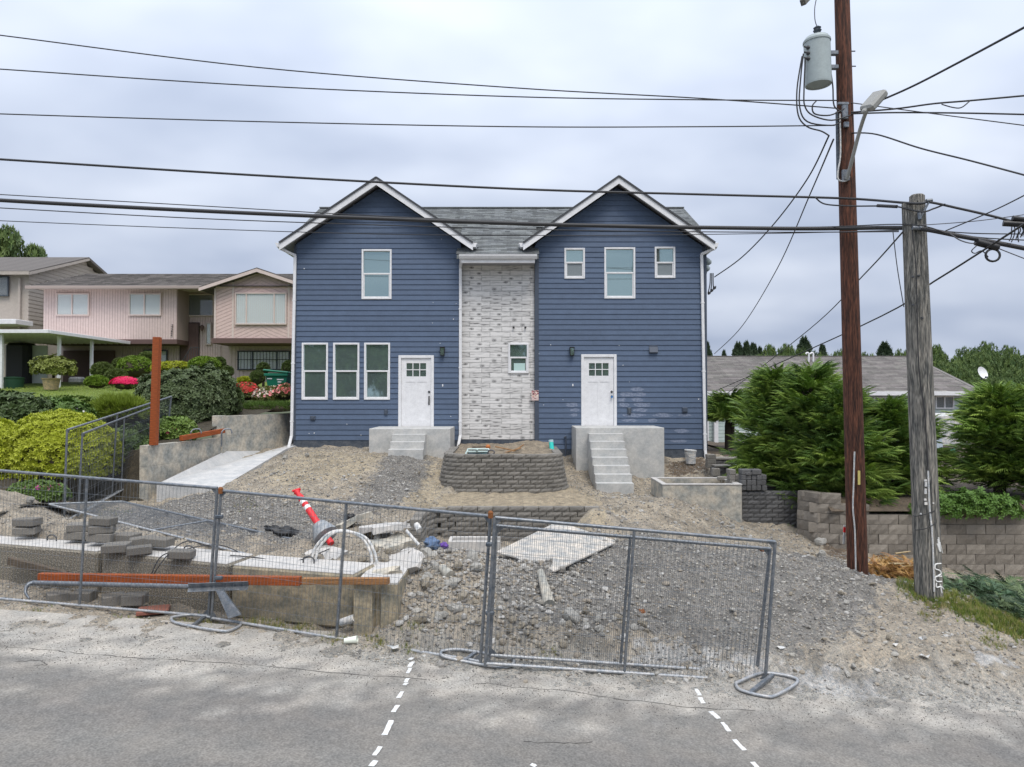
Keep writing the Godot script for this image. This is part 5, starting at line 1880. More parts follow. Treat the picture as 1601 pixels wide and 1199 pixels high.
	for i in 34:
		var p := G(rng.randfn(865, 45), rng.randfn(980, 14))
		var s := R(0.07, 0.17)
		chunk(p + Vector3(0, s * 0.2, 0), Vector3(s, s, s), i, Color(0.46, 0.44, 0.40) if i % 3 else Color(0.38, 0.33, 0.27), "field_stone", ("grey" if i % 3 else "brown") + " rounded stone at the foot of the gravel slope", "stone", "stones at the foot of the gravel slope")
	for q in [[895, 972, 0.26], [916, 984, 0.14], [935, 972, 0.12], [937, 988, 0.14], [880, 981, 0.16], [990, 985, 0.13], [1285, 870, 0.2], [1283, 852, 0.28], [1145, 826, 0.16], [1160, 830, 0.14], [1148, 838, 0.12], [47, 786, 0.2], [480, 714, 0.16], [446, 718, 0.2], [1096, 786, 0.14]]:
		chunk(G(q[0], q[1]) + Vector3(0, q[2] * 0.25, 0), Vector3.ONE * q[2], int(q[0]), Color(0.55, 0.52, 0.46), "large_stone", "larger pale stone lying loose on the dirt", "stone", "larger stones on the lot")
	for i in 70:
		var p := G(R(960, 1560), R(850, 1075)) if i < 45 else G(R(420, 700), R(722, 800))
		if p.x > 6.0 and p.z < -12: continue
		var s := R(0.05, 0.11)
		chunk(p + Vector3(0, s * 0.2, 0), Vector3(s, s * 0.6, s), i, Color(0.60, 0.58, 0.54) if i % 2 else Color(0.4, 0.36, 0.3), "small_stone", ("pale" if i % 2 else "brown") + (" small stone loose on the gravel slope" if i < 45 else " small stone on the dirt below the left porch"), "stone", "small stones on the lot")
	# white plastic hoops and pipes
	mb = MB.new()
	for k in 2:
		var o := k * 6.0
		mb.tube(spline([P(487 + o, 874, 10.75), P(495 + o, 853, 10.8), P(516 + o, 833, 10.85), P(542 + o, 830 + o * 0.3, 10.9), P(566 + o, 841, 10.9), P(579 + o, 862, 10.85), P(582 + o * 1.4, 884, 10.8)], 6), 0.022, 8)
	solo("plastic_hoop", mb, M.pvc, "two white plastic pipe hoops sticking out of the rubble", "pipe")
	for q in [[635, 829, 655, 852, 11.3, 0.025, "thin white plastic pipe angled out of the rubble"], [651, 820, 656, 829, 11.6, 0.05, "short white pipe stub on the dirt above the rubble"], [534, 973, 555, 966, 9.85, 0.055, "short white pipe offcut by the end block"]]:
		mb = MB.new()
		mb.tube([P(q[0], q[1], q[4]), P(q[2], q[3], q[4] - 0.1)], q[5], 10)
		solo("plastic_pipe", mb, M.pvc, q[6], "pipe", "white plastic pipe pieces")
	for q in [[[360, 868, 11.0], [410, 873, 10.9], [443, 882, 10.8], [490, 868, 10.9], [515, 858, 11.2]], [[240, 898, 10.5], [262, 868, 10.6], [292, 846, 11.4], [330, 855, 11.3]], [[236, 900, 10.5], [250, 872, 10.6], [275, 862, 10.9], [345, 852, 11.4], [400, 880, 11.3]]]:
		mb = MB.new()
		mb.tube(spline(q.map(func(v): return P(v[0], v[1], v[2])), 6), 0.009, 6)
		solo("loose_cable", mb, M.cable, "black cable trailing over the long concrete blocks", "cable", "loose black cables")
	# delineator post with its base
	var tip := P(463, 767, 12.0)
	var foot := P(518, 850, 11.4)
	var ax := (foot - tip).normalized()
	t = thing("traffic_post", foot, "red plastic traffic post lying tilted in the rubble with a grey base", "traffic post")
	mb = MB.new()
	mb.tube([tip.lerp(foot, 0.13), foot], 0.055, 14)
	obj("tube", mb, M.red, t)
	mb = MB.new()
	mb.tube([tip, tip.lerp(foot, 0.03), tip.lerp(foot, 0.06), tip.lerp(foot, 0.09), tip.lerp(foot, 0.135)], [0.02, 0.06, 0.035, 0.045, 0.057], 12)
	mb.tube([tip + Vector3(-0.06, -0.01, 0), tip + Vector3(0.07, 0.03, 0)], 0.022, 8)
	obj("handle", mb, M.red, t)
	for f in [0.2, 0.31]:
		mb = MB.new()
		mb.tube([tip.lerp(foot, f), tip.lerp(foot, f + 0.055)], 0.058, 14)
		obj("reflective_band", mb, mat(lin(0.78, 0.78, 0.78), 0.35), t)
	mb = MB.new()
	mb.tube([tip.lerp(foot, 0.64), tip.lerp(foot, 0.66), tip.lerp(foot, 0.82), tip.lerp(foot, 0.86)], [0.07, 0.12, 0.2, 0.21], 12)
	obj("base", mb, mat(lin(0.40, 0.43, 0.46), 0.6, T.stain, 3.0), t)
	# rubbish bags
	for q in [[446, 834, 12.4, Vector3(0.75, 0.2, 0.3), M.black, "crumpled black plastic bag on the gravel", "bag"], [548, 812, 12.9, Vector3(0.2, 0.2, 0.2), M.black, "small black plastic scrap behind the rubble", "scrap"], [676, 850, 12.2, Vector3(0.24, 0.2, 0.2), M.bluecloth, "blue cloth bundle at the corner of the lower block wall", "cloth"], [695, 853, 12.1, Vector3(0.14, 0.1, 0.12), M.purple, "purple wrapper beside the blue cloth", "wrapper"], [695, 968, 9.9, Vector3(0.12, 0.22, 0.1), M.rust, "rusty orange scrap in the rubble", "scrap"], [1003, 958, 10.2, Vector3(0.1, 0.1, 0.1), M.rust, "rust brown leaf scrap on the gravel slope", "leaf"], [1194, 860, 13.6, Vector3(0.22, 0.1, 0.14), M.rust, "brown dead branch scrap by the dark block wall", "branch"]]:
		var s := SphereMesh.new()
		s.radius = 0.5
		s.height = 1.0
		s.radial_segments = 28
		s.rings = 14
		var arr := s.get_mesh_arrays()
		var vs: PackedVector3Array = arr[Mesh.ARRAY_VERTEX]
		for i in vs.size():
			var v := vs[i]
			vs[i] = v * q[3] * (1.0 + 0.7 * bumps.get_noise_3d(v.x * 3.0 + q[0], v.y * 3.0, v.z * 3.0)) 
		arr[Mesh.ARRAY_VERTEX] = vs
		var am := ArrayMesh.new()
		am.add_surface_from_arrays(Mesh.PRIMITIVE_TRIANGLES, arr)
		var stl := SurfaceTool.new()
		stl.create_from(am, 0)
		stl.generate_normals()
		tag(inst("rubbish", stl.commit(), q[4], self, Transform3D(Basis(Vector3.BACK, -0.25), P(q[0], q[1], q[2]))), q[5], q[6])
	# white board on the slope
	var lift := Vector3(0, 0.1, 0)
	var c0 := G(775, 872) + lift
	var c1 := P(872, 815, 13.9)
	var c2 := P(967, 846, 13.0)
	var c3 := G(866, 903) + lift
	mb = MB.new()
	mb.prism([c0, c1, c2, c3, c0.lerp(c3, 0.72) + Vector3(0.02, 0, -0.12), c0.lerp(c3, 0.6) + Vector3(0, 0, 0.08), c0.lerp(c3, 0.3) + Vector3(0.04, 0, -0.05)], Vector3(0, -0.022, 0))
	var sh := solo("sheet_board", mb, mat(lin(0.62, 0.59, 0.54), 0.85, T.stain, 0.9), "large dirty white board lying on the gravel slope", "board")
	loose(P(829, 872, 11.9), Vector3(0.26, 0.09, 0.14), 0.1, M.dustcon, "pale block lying on the white board", "")
	loose(P(872, 894, 11.1), Vector3(0.24, 0.08, 0.12), -0.15, M.blocks[4], "grey block lying on the lower edge of the white board", "")
	# small footing and a rough trough by the lower wall
	mb = MB.new()
	var q0 := P(700, 846, 12.9)
	for s in [[0.0, 0.95, 0.0, 0.07], [0.0, 0.07, 0.07, 0.4], [0.0, 0.95, 0.4, 0.47]]:
		mb.bx(q0 + Vector3(s[0], -0.35, -s[3]), q0 + Vector3(s[1], 0.0, -s[2]), 0.01)
	solo("concrete_footing", mb, M.dustcon, "pale concrete footing frame at the foot of the lower block wall", "footing")
	for q in [[845, 900, 868, 960, 0.09], [690, 893, 725, 905, 0.09]]:
		mb = MB.new()
		mb.tube([G(q[0], q[1]) + lift * 0.6, G(q[0] + 14, q[1] + 50 if q[0] > 800 else q[3]) + lift * 0.4], [q[4] * 0.6, q[4]], 10)
		solo("pipe_piece", mb, M.oldcon, "broken tan pipe piece %s" % ("low on the gravel slope" if q[0] > 800 else "at the top of the rubble"), "pipe", "broken pipe pieces")
	# paper cup and litter at the road edge
	var cup := road_hit(546, 1008)
	mb = MB.new()
	mb.lathe(Transform3D(Basis(Vector3.BACK, -1.45), cup + Vector3(-0.06, 0.05, 0)), [[0.0, 0.0], [0.034, 0.0], [0.047, 0.16], [0.05, 0.165], [0.044, 0.16], [0.03, 0.01]], 16)
	solo("paper_cup", mb, mat(lin(0.76, 0.80, 0.70), 0.7), "pale paper cup lying at the road edge", "cup")
	for q in [[1220, 1015, 0.06], [1440, 1000, 0.05], [1400, 1010, 0.045], [1445, 1028, 0.07], [617, 1015, 0.07], [415, 968, 0.06]]:
		mb = MB.new()
		var p := G(q[0], q[1])
		var ring := []
		for i in 7:
			ring.append(p + Vector3(cos(TAU * i / 7) * q[2] * R(0.6, 1.2), R(0.01, 0.05), sin(TAU * i / 7) * q[2] * R(0.5, 1.0)))
		mb.prism(ring, Vector3(0, -0.006, 0))
		solo("litter", mb, M.pvc, "crumpled white scrap of litter on the ground", "litter", "white litter scraps")

# ---------------------------------------------------------------- utility poles and cables
func pole(base: Vector3, top: Vector3, r0: float, r1: float, m: Material, t: Node) -> void:
	var mb := MB.new()
	var n := 24
	var sides := 20
	var ax := top - base
	var rings := []
	for i in n + 1:
		var f := float(i) / n
		var c := base - ax.normalized() * 0.3 * (1.0 - f) + ax * f
		var ring := []
		for k in sides:
			var a := TAU * k / sides
			var rr := lerpf(r0, r1, f) * (1.0 + 0.02 * bumps.get_noise_3d(cos(a) * 2.0, f * 3.0, sin(a) * 2.0))
			ring.append([c + Vector3(cos(a), 0, sin(a)) * rr, Vector3(cos(a), 0, sin(a))])
		rings.append(ring)
	for i in n:
		for k in sides:
			var j := (k + 1) % sides
			var a = rings[i][k]
			var b = rings[i][j]
			var c = rings[i + 1][j]
			var d = rings[i + 1][k]
			mb.smooth(a[0], b[0], c[0], a[1], b[1], c[1])
			mb.smooth(a[0], c[0], d[0], a[1], c[1], d[1])
	for k in range(1, sides - 1):
		mb.tri(rings[n][0][0], rings[n][k][0], rings[n][k + 1][0], Vector3.UP)
	obj("shaft", mb, m, t)

func bit(t: Node, called: String, pts: Array, r: float, m: Material, sides := 8) -> void:
	var mb := MB.new()
	mb.tube(pts, r, sides)
	obj(called, mb, m, t)

func build_poles() -> void:
	var b := P(1341, 897, 13.0)
	var top := P(1314, -90, 13.0)
	var t := thing("utility_pole", b, "tall reddish brown wooden utility pole carrying the transformer", "utility pole")
	pole(b, top, 0.178, 0.128, M.polebrown, t)
	var z := 12.81
	bit(t, "ground_wire_cover", spline([P(1336, 706, z), P(1334.5, 760, z), P(1333.5, 795, z), P(1336.5, 830, z), P(1338, 898, z)], 5), 0.014, M.pvc)
	var mb := MB.new()
	mb.box(Transform3D(Basis(), P(1343, 747, z)), Vector3(0.045, 0.25, 0.012), 0.004)
	mb.box(Transform3D(Basis(), P(1343, 737, z)), Vector3(0.03, 0.03, 0.016))
	tag(obj("tag_strip", mb, mat(lin(0.75, 0.62, 0.2), 0.5, T.paint, 2.0), t), "yellow and white tag strip")
	bit(t, "riser", [P(1308.5, 175, 12.95), P(1310, 280, 12.95)], 0.028, M.galvdark)
	bit(t, "riser", spline([P(1313, 178, 12.85), P(1314, 240, 12.85), P(1310, 268, 12.84), P(1311, 281, 12.83), P(1322, 283, 12.82), P(1328, 276, 12.84)], 5), 0.014, M.pvc)
	for q in [[80, 1337], [103.5, 1338]]:
		bit(t, "bolt", [P(1322, q[0], 13.0), P(q[1], q[0], 13.0)], 0.011, M.galvdark, 6)
	for q in [[1321, 175, 0.10, 0.26], [1323, 195, 0.09, 0.10], [1322, 274, 0.13, 0.2], [1318, 162, 0.2, 0.05]]:
		mb = MB.new()
		mb.box(Transform3D(Basis(), P(q[0], q[1], 12.84)), Vector3(q[2], q[3], 0.05), 0.008)
		obj("bracket", mb, M.galv, t)
	mb = MB.new()
	mb.bar(P(1255, 4, 12.7), P(1266, -8, 12.9), 0.09, 0.11, 0.005)
	mb.bar(P(1262, -6, 12.8), P(1314, -30, 13.0), 0.09, 0.11, 0.005)
	obj("crossarm", mb, M.polegrey, t)
	# transformer
	var c := P(1279.5, 132, 12.85)
	var tr := thing("transformer", c, "pale grey cylindrical transformer hung on the brown pole", "transformer")
	mb = MB.new()
	var up := Basis(Vector3.BACK, 0.03)
	mb.lathe(Transform3D(up, c), [[0.0, 0.0], [0.19, 0.0], [0.2, -0.012], [0.225, -0.012], [0.228, 0.02], [0.228, 0.76], [0.24, 0.765], [0.24, 0.80], [0.2, 0.86], [0.08, 0.90], [0.0, 0.905]], 28)
	obj("tank", mb, M.transformer, tr)
	mb = MB.new()
	mb.lathe(Transform3D(up, c + Vector3(-0.01, 0.9, 0)), [[0.05, 0.0], [0.075, 0.03], [0.05, 0.05], [0.075, 0.09], [0.05, 0.11], [0.07, 0.14], [0.03, 0.17], [0.0, 0.175]], 14)
	obj("bushing", mb, M.galvdark, tr)
	for y in [0.58, 0.32]:
		mb = MB.new()
		mb.bx(c + Vector3(0.2, y - 0.035, -0.06), c + Vector3(0.36, y + 0.035, 0.03), 0.006)
		obj("hanger", mb, M.galv, tr)
	for y in [0.62, 0.52, 0.42]:
		mb = MB.new()
		mb.lathe(Transform3D(Basis(Vector3.BACK, 1.3), c + Vector3(-0.2, y, 0.1)), [[0.035, 0.0], [0.035, 0.05], [0.015, 0.06], [0.015, 0.1]], 10)
		obj("terminal", mb, M.darkmetal, tr)
	bit(tr, "lead", spline([c + Vector3(-0.02, 1.07, 0), P(1274, 30, 12.85), P(1274, 10, 12.85), P(1279, -12, 12.85)], 4), 0.008, M.cablegrey, 6)
	for q in [[[1256, 84], [1252, 120], [1250, 165], [1262, 190], [1300, 196], [1315, 190]], [[1254, 88], [1246, 140], [1248, 180], [1262, 198], [1284, 205], [1296, 212]], [[1259, 92], [1257, 140], [1258, 165], [1270, 180], [1300, 188], [1330, 180]], [[1276, 158], [1270, 166], [1274, 178], [1298, 180], [1320, 170]], [[1298, 108], [1302, 135], [1304, 165], [1316, 175]]]:
		bit(tr, "drip_loop", spline(q.map(func(v): return P(v[0], v[1], 12.75)), 5), 0.013, M.cable, 6)
	# street lamp
	var lt := thing("street_lamp", P(1324, 278, 12.8), "grey street lamp on a curved arm bolted to the brown pole", "street lamp")
	mb = MB.new()
	mb.tube(spline([P(1324, 280, 12.8), P(1332, 250, 12.6), P(1343, 208, 12.35), P(1352, 180, 12.1), P(1358, 168, 12.0)], 6), 0.032, 10)
	obj("arm", mb, mat(lin(0.33, 0.33, 0.31), 0.6), lt)
	mb = MB.new()
	var hd := P(1366, 158, 11.8)
	var bs := Basis(Vector3.BACK, 0.85) * Basis(Vector3.RIGHT, 0.35)
	mb.box(Transform3D(bs, hd), Vector3(0.40, 0.13, 0.30), 0.035)
	mb.box(Transform3D(bs, hd + bs * Vector3(-0.2, 0.0, 0.0)), Vector3(0.14, 0.08, 0.1), 0.02)
	obj("lamp_head", mb, mat(lin(0.36, 0.36, 0.34), 0.6, T.paint, 2.0), lt)
	mb = MB.new()
	mb.box(Transform3D(bs, hd + bs * Vector3(0.03, -0.07, 0)), Vector3(0.26, 0.014, 0.2), 0.004)
	obj("lens", mb, mat(lin(0.35, 0.36, 0.34), 0.3), lt)
	# old grey pole
	b = P(1452, 927, 11.5)
	top = P(1428, 318, 11.5)
	t = thing("utility_pole", b, "weathered grey wooden pole with white painted marks and a cut top", "utility pole")
	pole(b, top, 0.205, 0.172, M.polegrey, t)
	mb = MB.new()
	mb.lathe(Transform3D(Basis(), top + Vector3(0.06, -0.05, 0)), [[0.115, 0.0], [0.112, 0.17], [0.09, 0.19], [0.0, 0.19]], 12)
	obj("top_stub", mb, M.polegrey, t)
	z = 11.285
	bit(t, "ground_wire_cover", spline([P(1451, 736, z + 0.02), P(1453, 790, z + 0.02), P(1457, 830, z), P(1459, 870, z), P(1460.5, 925, z)], 5), 0.014, M.pvc)
	bit(t, "ground_wire", spline([P(1425, 350, 11.31), P(1432, 420, 11.31), P(1434, 500, 11.31), P(1437, 580, 11.30), P(1446, 650, 11.30), P(1451, 735, 11.30)], 5), 0.009, M.cable, 6)
	bit(t, "wire_band", spline([P(1428, 806, 11.5), P(1432, 807, 11.38), P(1446, 804, 11.28), P(1460, 799, 11.30), P(1470, 794, 11.45)], 5), 0.007, M.cable, 6)
	bit(t, "wire_band", spline([P(1430, 828, 11.5), P(1434, 828.5, 11.38), P(1448, 826, 11.28), P(1462, 818, 11.30), P(1471, 808, 11.45)], 5), 0.007, M.cable, 6)
	for q in [[1447, 751, 4, 3], [1447.5, 757, 3, 7], [1447, 768, 3, 8], [1446.5, 781, 3, 3], [1447.5, 787, 4, 4], [1459, 786.5, 2, 2], [1439.5, 803, 2, 2]]:
		mb = MB.new()
		mb.box(Transform3D(Basis(), P(q[0], q[1], 11.30)), Vector3(q[2] * 0.0103, q[3] * 0.0103, 0.02))
		obj("number_plate", mb, M.pvc, t)
	for q in [[1427, 433], [1436, 431], [1427, 477], [1441, 497]]:
		mb = MB.new()
		mb.lathe(Transform3D(Basis(Vector3.RIGHT, PI / 2), P(q[0], q[1], 11.33)), [[0.022, 0.0], [0.018, 0.02], [0.0, 0.021]], 8)
		obj("bolt", mb, M.darkmetal, t)
	# painted strokes, like a 5, a C and a 4 set one above the other
	var paint := mat(lin(0.78, 0.78, 0.76), 0.8)
	for s in [[[1471, 881], [1463, 882], [1462, 889], [1469, 892], [1471, 897], [1466, 900]], [[1472, 901], [1464, 901], [1462, 905], [1465, 909], [1472, 909]], [[1464, 911], [1464, 918], [1471, 917], [1475, 921]], [[1470, 914], [1472, 927]], [[1466, 843], [1468, 858]], [[1467, 840], [1470, 862]], [[1469, 848], [1473, 864]], [[1465, 850], [1469, 862]]]:
		var pts := []
		for v in s:
			var deep := 11.3
			for k in 8:
				var hit := P(v[0], v[1], deep)
				var f: float = (hit.y - b.y) / (top.y - b.y)
				var off := hit.x - lerpf(b.x, top.x, f)
				var rad := lerpf(0.207, 0.174, f)
				deep = 11.5 - sqrt(maxf(0.0004, rad * rad - off * off))
			pts.append(P(v[0], v[1], deep))
		bit(t, "paint_mark", spline(pts, 4), 0.011, paint, 6)
	mb = MB.new()
	mb.bar(P(1437, 345, 11.3), P(1452, 316, 11.25), 0.04, 0.03, 0.006)
	mb.tube([P(1448, 314, 11.25), P(1457, 313, 11.25)], 0.03, 8)
	mb.tube([P(1437, 330, 11.3), P(1438, 343, 11.28)], 0.03, 8)
	obj("cable_clamp", mb, M.galv, t)
	mb = MB.new()
	mb.tube([P(1426, 356, 11.3), P(1443, 357, 11.3)], 0.035, 8)
	obj("cable_clamp", mb, M.galv, t)

func cable(px: Array, r: float, label: String, group := "overhead cables", m: Material = null) -> void:
	var mb := MB.new()
	mb.tube(spline(px.map(func(v): return P(v[0], v[1], v[2])), 8), r, 6)
	solo("overhead_cable", mb, m if m else M.cable, label, "cable", group)

func build_cables() -> void:
	var d := 13.0
	cable([[-120, 41, d], [0, 55, d], [400, 105, d], [800, 137, d], [1100, 154, d], [1318, 170, d]], 0.011, "uppermost thin cable sloping down to the brown pole")
	cable([[-120, 100, d], [0, 108, d], [400, 134, d], [800, 151, d], [1100, 156, d], [1314, 157, d]], 0.011, "second thin cable from the top, meeting the brown pole below the transformer")
	cable([[-120, 173, d], [0, 178, d], [400, 190, d], [800, 198, d], [1100, 198, d], [1305, 196, d]], 0.011, "third thin cable, tied to the brown pole at the lamp head height")
	cable([[-120, 242, d], [0, 249, d], [400, 274, d], [800, 295, d], [1100, 304, d], [1318, 310, 12.8], [1428, 318, 11.3], [1452, 316, 11.25], [1500, 326, 11.0], [1560, 340, 10.8], [1640, 362, 10.6]], 0.021, "thick single cable crossing just above the gable peaks")
	cable([[1275, 309, 12.8], [1290, 319, 12.8], [1330, 322, 12.4], [1372, 322, 12.0], [1402, 323, 11.6], [1440, 331, 11.2], [1460, 326, 11.2], [1478, 319, 11.1]], 0.013, "slack black cable loop with a sleeve between the two poles")
	cable([[1372, 321.5, 12.0], [1402, 323, 11.6]], 0.03, "short black splice sleeve on the slack loop between the poles")
	cable([[-120, 303, d], [0, 313, d], [300, 329, d], [600, 342, d], [900, 352, d], [1200, 357, d], [1318, 357, 12.8], [1380, 356, 12.0], [1440, 358, 11.3], [1500, 369, 11.0], [1560, 380, 10.8], [1640, 396, 10.6]], 0.037, "thick communication bundle crossing the upper part of the blue gables")
	cable([[-120, 296, d + 0.3], [0, 304, d + 0.3], [300, 321, d + 0.3], [600, 338, d + 0.3], [900, 350, d + 0.3], [1250, 355, d + 0.2], [1420, 351, 11.4], [1500, 370, 11.0], [1640, 392, 10.7]], 0.009, "thin cable running just above the communication bundle")
	cable([[-120, 318, d + 0.4], [0, 325, d + 0.4], [300, 341, d + 0.4], [600, 352, d + 0.4], [900, 360, d + 0.4], [1200, 363, d + 0.2], [1405, 362, 11.5]], 0.010, "thin cable sagging just below the communication bundle")
	cable([[-120, 338, d + 0.5], [0, 345, d + 0.5], [300, 357, d + 0.5], [600, 366, d + 0.5], [900, 368, d + 0.5], [1200, 365, d + 0.3], [1405, 360, 11.5]], 0.008, "lowest thin cable crossing the blue gables")
	# service drops
	cable([[1296, 212, 12.8], [1262, 280, 15.0], [1210, 350, 17.5], [1160, 402, 20.0], [1117, 433, 21.7]], 0.016, "black service cable curving from the brown pole to the blue house", "service cables")
	cable([[1303, 218, 12.8], [1268, 300, 18.0], [1215, 420, 25.0], [1160, 510, 32.0], [1117, 553, 36.5]], 0.017, "black service cable dropping from the brown pole to the grey roofed house", "service cables")
	cable([[1412, 362, 11.4], [1350, 430, 16.0], [1265, 515, 24.0], [1130, 620, 36.0]], 0.014, "thin drop cable from the grey pole down to the grey roof", "service cables")
	cable([[1396, 362, 11.5], [1403, 420, 11.5], [1413, 480, 11.5]], 0.007, "short thin wire hanging down beside the grey pole", "service cables")
	cable([[1640, 325, 9.0], [1530, 396, 11.0], [1460, 440, 12.5], [1345, 510, 17.0], [1110, 615, 36.0]], 0.015, "long drop cable passing behind both poles to the grey roof", "service cables")
	cable([[1640, 285, 8.5], [1560, 326, 10.2], [1478, 361, 11.0]], 0.009, "thin cable rising right from the communication bundle", "service cables")
	# lines going off to the right from the brown pole
	cable([[1350, 168, 12.9], [1420, 138, 11.8], [1500, 97, 10.7], [1640, 22, 9.0]], 0.017, "twisted cable climbing steeply right from the lamp head", "cables right of the brown pole")
	cable([[1326, 176, 12.9], [1400, 170, 12.5], [1460, 162, 12.2], [1520, 157, 12.0], [1640, 146, 11.5]], 0.015, "upper level twisted cable with an open splice right of the lamp", "cables right of the brown pole")
	cable([[1326, 178, 12.9], [1400, 176, 12.5], [1520, 177, 12.0], [1640, 180, 11.5]], 0.014, "level twisted cable just below the open splice", "cables right of the brown pole")
	cable([[1326, 160, 12.9], [1400, 170, 12.5], [1500, 183, 12.0], [1640, 201, 11.5]], 0.009, "thin cable crossing the level ones right of the lamp", "cables right of the brown pole")
	cable([[1330, 208, 12.9], [1370, 210, 12.3], [1440, 232, 11.5], [1520, 252, 10.8], [1640, 284, 9.8]], 0.014, "twisted cable falling gently right from under the lamp", "cables right of the brown pole")
	cable([[1472, 163, 12.2], [1490, 168, 12.1], [1503, 168, 12.0], [1516, 158, 12.0]], 0.010, "lower strand of the open splice", "cables right of the brown pole")
	cable([[1440, 352, 11.2], [1530, 345, 11.0], [1640, 330, 10.7]], 0.007, "thin wire rising slightly right of the grey pole", "cables right of the grey pole", M.cablegrey)
	cable([[1470, 361, 11.1], [1530, 365, 11.0], [1640, 366, 10.7]], 0.009, "level wire right of the grey pole", "cables right of the grey pole")
	cable([[1480, 364, 11.1], [1540, 372, 11.0], [1640, 377, 10.7]], 0.009, "wire just below the level one right of the grey pole", "cables right of the grey pole")
	cable([[1560, 388, 10.8], [1601, 404, 10.6], [1640, 418, 10.4]], 0.008, "thin wire falling right from the splice case", "cables right of the grey pole")
	# splice cases and the coil
	var t := thing("splice_case", P(1540, 386, 10.85), "black splice case with a hanging cable coil on the bundle", "splice case")
	bit(t, "case", [P(1526, 378, 10.85), P(1529, 379, 10.85), P(1556, 386, 10.8), P(1560, 387, 10.8)], 0.055, M.black, 12)
	for k in 3:
		var ring := []
		for i in 17:
			var a := TAU * i / 16.0
			ring.append(P(1552 + cos(a) * (10.5 + k * 0.7), 399 + sin(a) * (9.0 + k * 0.6), 10.8 + 0.02 * k))
		bit(t, "coil", ring, 0.011, M.cable, 6)
	bit(t, "tail", spline([P(1527, 384, 10.8), P(1519, 392, 10.8), P(1524, 396, 10.8), P(1535, 392, 10.8), P(1545, 402, 10.8)], 5), 0.008, M.cable, 6)
	bit(t, "tail", spline([P(1485, 365, 10.9), P(1500, 375, 10.85), P(1516, 380, 10.85), P(1530, 380, 10.85)], 5), 0.01, M.cablegrey, 6)
	t = thing("splice_case", P(1590, 348, 10.7), "cluttered black terminal with drooping leads where the thick cable ends", "splice case")
	bit(t, "case", [P(1568, 349, 10.75), P(1585, 350, 10.7), P(1620, 352, 10.65)], 0.045, M.black, 10)
	bit(t, "case", [P(1583, 341, 10.7), P(1620, 346, 10.65)], 0.04, M.black, 10)
	for k in 7:
		var x := 1582.0 + k * 3.5
		bit(t, "lead", spline([P(x, 352, 10.7), P(x + R(-4, 4), 360, 10.68), P(x + R(-5, 3), 367 + R(-2, 8), 10.7), P(x + R(-6, 2), 372 + R(-4, 8), 10.7)], 4), 0.008, M.cable, 6)

# ---------------------------------------------------------------- neighbouring houses
func slider(t: Node, r: Array, d: float, frames: Array, fm: Material, blinds := true) -> void:
	var a := P(r[0], r[3], d)
	var b := P(r[2], r[1], d)
	var w := Node3D.new()
	w.name = "window"
	w.position = Vector3((a.x + b.x) * 0.5, a.y, a.z) - origin(t)
	t.add_child(w, true)
	var m := MB.new()
	frame4(m, Rect2(a.x, a.y, b.x - a.x, b.y - a.y), 0.06, a.z - 0.04, a.z + 0.05, 0.0)
	for f in frames:
		var x := lerpf(a.x, b.x, f)
		m.bx(Vector3(x - 0.03, a.y + 0.06, a.z - 0.03), Vector3(x + 0.03, b.y - 0.06, a.z + 0.04))
	obj("frame", m, fm, w)
	m = MB.new()
	m.bx(Vector3(a.x + 0.05, a.y + 0.05, a.z + 0.004), Vector3(b.x - 0.05, b.y - 0.05, a.z + 0.008))
	obj("pane", m, M.glassold, w)
	if blinds:
		m = MB.new()
		var x := a.x + 0.06
		while x < b.x - 0.1:
			m.box(Transform3D(Basis(Vector3.UP, 0.22), Vector3(x + 0.05, (a.y + b.y) * 0.5, a.z - 0.016)), Vector3(0.088, b.y - a.y - 0.1, 0.003))
			x += 0.1
		obj("blind", m, M.blind, w)
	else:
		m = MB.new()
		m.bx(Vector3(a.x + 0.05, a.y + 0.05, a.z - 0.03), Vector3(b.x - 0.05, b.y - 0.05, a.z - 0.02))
		obj("dark_backing", m, mat(lin(0.07, 0.08, 0.085), 0.8), w)  # dark panel for the unlit room, its shade put into the colour

func grooves(m: MB, x0: float, x1: float, y0: float, y1: float, z: float, step: float) -> void:
	var x := x0
	while x < x1 - 0.01:
		m.bx(Vector3(x + 0.01, y0, z - 0.02), Vector3(minf(x + step - 0.012, x1), y1, z + 0.014))
		x += step

